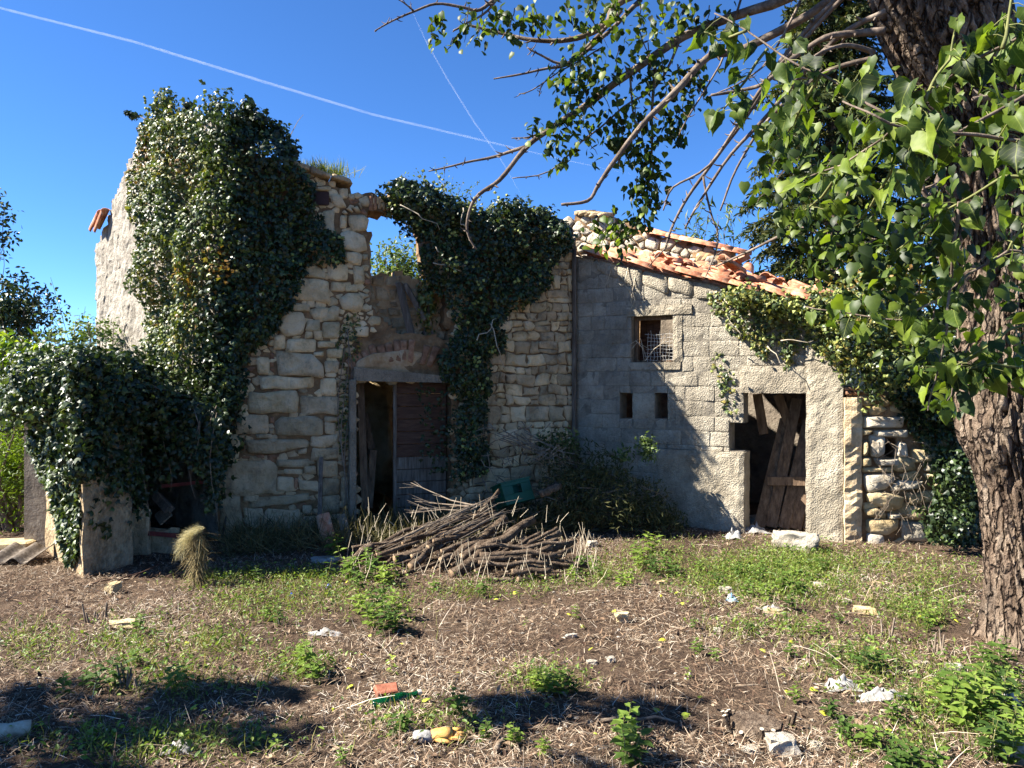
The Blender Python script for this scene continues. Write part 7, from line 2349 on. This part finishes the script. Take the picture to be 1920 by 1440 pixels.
mb.tube([fm @ Vector((0.128, 0, 0)), fm @ Vector((0.15, 0, 0))], 0.017, 10)
mb.build('cap', WHITEWASH, BOT)
# work glove: palm, four fingers, thumb, knitted cuff
p = gp(820, 1388)
GV = thing('work_glove', 'yellow work glove with grey cuff lying flat in the shade', 'glove', p)
YEL = mat_simple('yellow_leather', [srgb(150, 104, 52), srgb(198, 150, 84), srgb(216, 172, 106)], 22, 0.5, 0.85)
CUF = mat_simple('grey_knit_cuff', [srgb(60, 60, 60), srgb(150, 148, 144), srgb(186, 184, 178)], 40, 0.4, 0.9)
gm = Matrix.Translation(p + Vector((0.02, 0, 0.02))) @ Matrix.Rotation(math.radians(8), 4, 'Z')
mb = MB()
def gl(pts, rad, sides=8, mi=0):
    b0 = len(mb.v)
    mb.tube([Vector(q) for q in pts], rad, sides, mi=mi)
    for i in range(b0, len(mb.v)):
        v = mb.v[i]
        v = gm @ Vector((v.x, v.y, v.z * 0.6 + 0.012 * noise.noise((v.x * 30, v.y * 30, 1))))
        mb.v[i] = v
gl([(-0.05, 0, 0), (-0.02, 0, 0.01), (0.02, 0, 0.015), (0.05, 0, 0.01)], [0.04, 0.048, 0.05, 0.044])
for i, (y, L_, b) in enumerate(((0.035, 0.075, 0.012), (0.012, 0.09, 0.0), (-0.012, 0.085, -0.008), (-0.035, 0.065, -0.02))):
    gl([(0.04, y, 0.005), (0.04 + L_ * 0.5, y + b * 0.6, 0.012), (0.04 + L_, y + b * 1.6, 0.0)], [0.015, 0.014, 0.009], 6)
gl([(-0.02, -0.035, 0.005), (0.015, -0.07, 0.01), (0.05, -0.085, 0.0)], [0.018, 0.016, 0.01], 6)
mb.build('hand', YEL, GV, smooth=True)
mb = MB()
gl([(-0.13, 0.004, 0), (-0.1, 0, 0.006), (-0.07, 0, 0.004), (-0.045, 0, 0.0)], [0.046, 0.05, 0.044, 0.042])
mb.build('cuff', CUF, GV, smooth=True)


def rag(x, y, w, d_, label, mat, seed, h=0.05, name='plastic_bag', cat='plastic'):
    p = gp(x, y)
    n = 13
    vs, fs = [], []
    for i in range(n):
        for j in range(n):
            a, b = i / (n - 1) - 0.5, j / (n - 1) - 0.5
            k = 1 + 0.5 * noise.noise((a * 3 + seed, b * 3, 1))
            z = h * (0.55 + abs(noise.noise((a * 5 + seed, b * 5, 4))) * 1.6 + 0.5 * noise.noise((a * 12, b * 12, seed))) * max(0.05, 1 - 3.2 * (a * a + b * b))
            vs.append(Vector((p.x + a * w * k, p.y + b * d_ * k, gz(p.x + a * w, p.y + b * d_) + 0.006 + max(0, z))))
    for i in range(n - 1):
        for j in range(n - 1):
            if noise.noise((i * 0.5 + seed, j * 0.5, 8)) > -0.36:
                q = i * n + j
                fs.append((q, q + n, q + n + 1, q + 1))
    return tag(obj(name, vs, fs, mat, smooth=True), label, cat)


PLA = mat_simple('white_film', [srgb(104, 98, 90), srgb(158, 156, 152), srgb(186, 184, 180)], 9, 0.5, 0.5, spec=0.4)
PLB = mat_simple('blue_film', [srgb(120, 160, 190), srgb(160, 196, 216), srgb(196, 216, 226)], 12, 0.3, 0.4, spec=0.5)
BLU = mat_simple('blue_plastic', [srgb(16, 60, 170), srgb(24, 80, 200), srgb(50, 110, 215)], 9, 0.1, 0.4, spec=0.5)
rag(1415, 998, 0.3, 0.2, 'crumpled white bag at the foot of the annex doorway', PLA, 1.0, 0.09)
rag(1375, 1010, 0.22, 0.18, 'crumpled white scrap beside the concrete plinth', PLA, 2.0, 0.09)
rag(1575, 1292, 0.2, 0.12, 'torn white plastic film lying in the litter near the trunk', PLA, 3.0, 0.06)
rag(1650, 1312, 0.24, 0.1, 'long torn strip of white film beyond the sprouting stump', PLA, 4.0, 0.05)
rag(1445, 1145, 0.16, 0.12, 'small white plastic scrap below the bright green patch', PLA, 5.0, 0.03)
rag(1890, 1330, 0.14, 0.12, 'white plastic scrap among the nettles near the trunk', PLA, 6.0, 0.08)
rag(1372, 1128, 0.09, 0.08, 'pale blue crumpled wrapper at the edge of the green patch', PLB, 7.0, 0.05, 'wrapper', 'wrapper')
rag(340, 1408, 0.13, 0.1, 'white paper scrap in the shaded near ground', PLA, 8.0, 0.04, 'paper_scrap', 'paper')
rag(1480, 1395, 0.08, 0.08, 'white scrap between stump and angular stone', PLA, 9.0, 0.03)
rag(610, 1190, 0.22, 0.1, 'greyish torn film in the litter before the woodpile', PLA, 10.0, 0.03)
rag(617, 1103, 0.05, 0.04, 'bright blue plastic scrap below the woodpile end', BLU, 11.0, 0.03, 'blue_scrap')
rag(547, 1117, 0.03, 0.03, 'tiny blue plastic scrap in the grass', BLU, 12.0, 0.02, 'blue_scrap')
# sprouting stump
p = gp(1425, 1375)
ST = thing('tree_stump', 'low sawn stump ringed with pale cut shoots in the near litter', 'stump', p)
mb = MB()
mb.tube([p + Vector((0, 0, -0.03)), p + Vector((0, 0, 0.03)), p + Vector((0, 0, 0.06))], [0.15, 0.13, 0.12], 16, wob=0.4, mi=0, mcap=0)
mb.build('stump_wood', [LOGM], ST)
for k in range(14):
    a = U(0, 2 * math.pi)
    q = p + Vector((math.cos(a) * U(0.12, 0.17), math.sin(a) * U(0.1, 0.15), 0.0))
    mb = MB()
    mb.tube([q, q + Vector((math.cos(a) * 0.03, math.sin(a) * 0.03, U(0.05, 0.1)))], [0.012, 0.011], 7, mi=0, mcap=1)
    mb.build('cut_shoot', [LOGM, PALE], ST)
# pale log at the picture corner, sticks lying about
pa, pb = gp(-20, 1392), gp(58, 1378)
mb = MB()
mb.tube(wander(pa + Vector((0, 0, .04)), pb + Vector((0, 0, .04)), 6, 0.05), [0.045, 0.045, 0.043, 0.042, 0.04, 0.038], 9, wob=0.2)
tag(mb.build('pale_log', PALE, smooth=True), 'pale bleached log in the shaded corner of the yard', 'log')
for k, (a, b, r, lab) in enumerate((((1655, 1345), (1720, 1325), .02, 'crooked brown branch lying beside the torn film'), ((1120, 1357), (1270, 1360), .012, 'straight brown stick in the shaded near litter'), ((1380, 1290), (1575, 1270), .008, 'long thin twig behind the sprouting stump'), ((1760, 1420), (1890, 1380), .012, 'brown stick in the nettles near the picture corner'),
                                  ((160, 1102), (300, 1075), .008, 'thin reddish stick before the ivy clad wall'), ((200, 1100), (290, 1080), .007, 'second thin reddish stick before the ivy clad wall'), ((930, 1415), (945, 1390), .018, 'short thick twig in the shaded near litter'), ((1880, 1205), (1930, 1215), .02, 'reddish root showing at the trunk foot'))):
    pa, pb = gp(*a), gp(*b)
    mb = MB()
    pts = wander(pa + Vector((0, 0, r * 1.2)), pb + Vector((0, 0, r * 1.2 + (0.08 if k in (4, 5) else 0))), 7, 0.06)
    mb.tube(pts, [r * (1 - 0.08 * i) for i in range(7)], 6)
    tag(mb.build('stick', TWIG if k not in (4, 5, 7) else WOOD_RED, smooth=True), lab, 'stick')
# stubs of cut bushes
for k, (x, y, lab) in enumerate(((185, 1165, 'clump of cut brown stems before the ivy clad wall'), (1655, 1200, 'clump of cut brown stems in front of the trunk'), (1755, 1230, 'cut upright stems close to the trunk foot'), (250, 1290, 'cut stem clump on the gable side'))):
    p = gp(x, y)
    mb = MB()
    for q in range(9):
        a = p + Vector((U(-.08, .08), U(-.06, .06), -0.01))
        mb.tube([a, a + Vector((U(-.03, .03), U(-.03, .03), U(0.06, 0.17)))], [0.008, 0.006], 5)
    tag(mb.build('cut_stems', TWIG), lab, 'stems', kind='stuff')
# corrugated sheet and low kerb left of the pillar
a0 = gp(40, 1052)
vs, fs = [], []
for i in range(25):
    for j in range(5):
        x = (i / 24 - 0.5) * 0.5
        vs.append(a0 + Vector((x, (j / 4 - 0.5) * 0.4, 0.05 + 0.03 * math.sin(i / 24 * 6.28 * 2.2) + 0.02 * j)))
for i in range(24):
    for j in range(4):
        q = i * 5 + j
        fs.append((q, q + 5, q + 6, q + 1))
o = obj('corrugated_sheet', vs, fs, WOOD_GREY, smooth=True)
so_ = o.modifiers.new('thick', 'SOLIDIFY')
so_.thickness = 0.008
tag(o, 'small wavy grey roofing sheet lying by the ivy clad wall', 'sheet')
mb = MB()
k0 = gp(-60, 1035)
k1 = gp(66, 1030)
mb.box(frame((k0 + k1) / 2 + Vector((0, 0, 0.04)), k1 - k0), (k1 - k0).length, 0.3, 0.16, ch=0.02, jit=0.01)
tag(mb.build('stone_kerb', STONE_OCHRE), 'low stone kerb running up to the ivy clad wall', 'kerb')
# brown litter heaped at the wall foot on the gable side
straw_bed('leaf_drift', 'reddish brown leaf drift at the foot of the ivy clad wall', 0, (0.03, 0.09), LITTER, 0.5, 2.2, pts=[(lambda q: (q.x, q.y))(gp(RND.gauss(110, 70), RND.gauss(1110, 30))) for _ in range(2600)])
# fallen yellow leaves
YL = mat_leaf('yellow_leaf', [srgb(150, 160, 50), srgb(186, 184, 60), srgb(170, 190, 70)], 0.5, 0.25, 0.3, vein=False)
P = lies([(lambda q: (q.x, q.y))(gp(U(300, 1800), U(1080, 1400))) for _ in range(60)], (0.015, 0.04))
o = leaves_at('fallen_leaves', P, np.tile([0, -0.2, 1.0], (len(P), 1)), YL, None, (0.025, 0.05), 'heart', 0.0, 0.3, 1.0)
tag(o, 'fresh yellow green leaves fallen on the litter', 'leaves', kind='stuff')

# ------------------------------------------------------------------ contrails
def contrail(label, pts, D, r, dens):
    P = [at(x, y, D) for x, y in pts]
    m = NT('ice_trail')
    nn = m.tex(0.005, 4, 0.6)
    vol = m.n('ShaderNodeVolumePrincipled', {'Color': (1, 1, 1, 1), 'Density': m.ramp(nn, [(0.3, dens * 0.5), (0.7, dens)])})
    m.t.links.new(vol.outputs[0], m.out.inputs['Volume'])
    mb = MB()
    mb.tube(P, r, 12)
    o = mb.build('contrail', m.mat, smooth=True)
    tag(o, label, 'contrail', 'aircraft contrails in the sky')


contrail('long white contrail slanting down across the sky', [(-200, -45), (0, 15), (250, 78), (500, 155), (700, 215), (900, 262), (1060, 300), (1200, 330)], 9000, [15, 16, 17, 18, 16, 13, 8, 2], 0.008)
contrail('thin steep contrail crossing the longer one', [(770, 15), (800, 80), (840, 150), (890, 230), (940, 300), (985, 380)], 9500, [5, 9, 11, 12, 10, 3], 0.008)
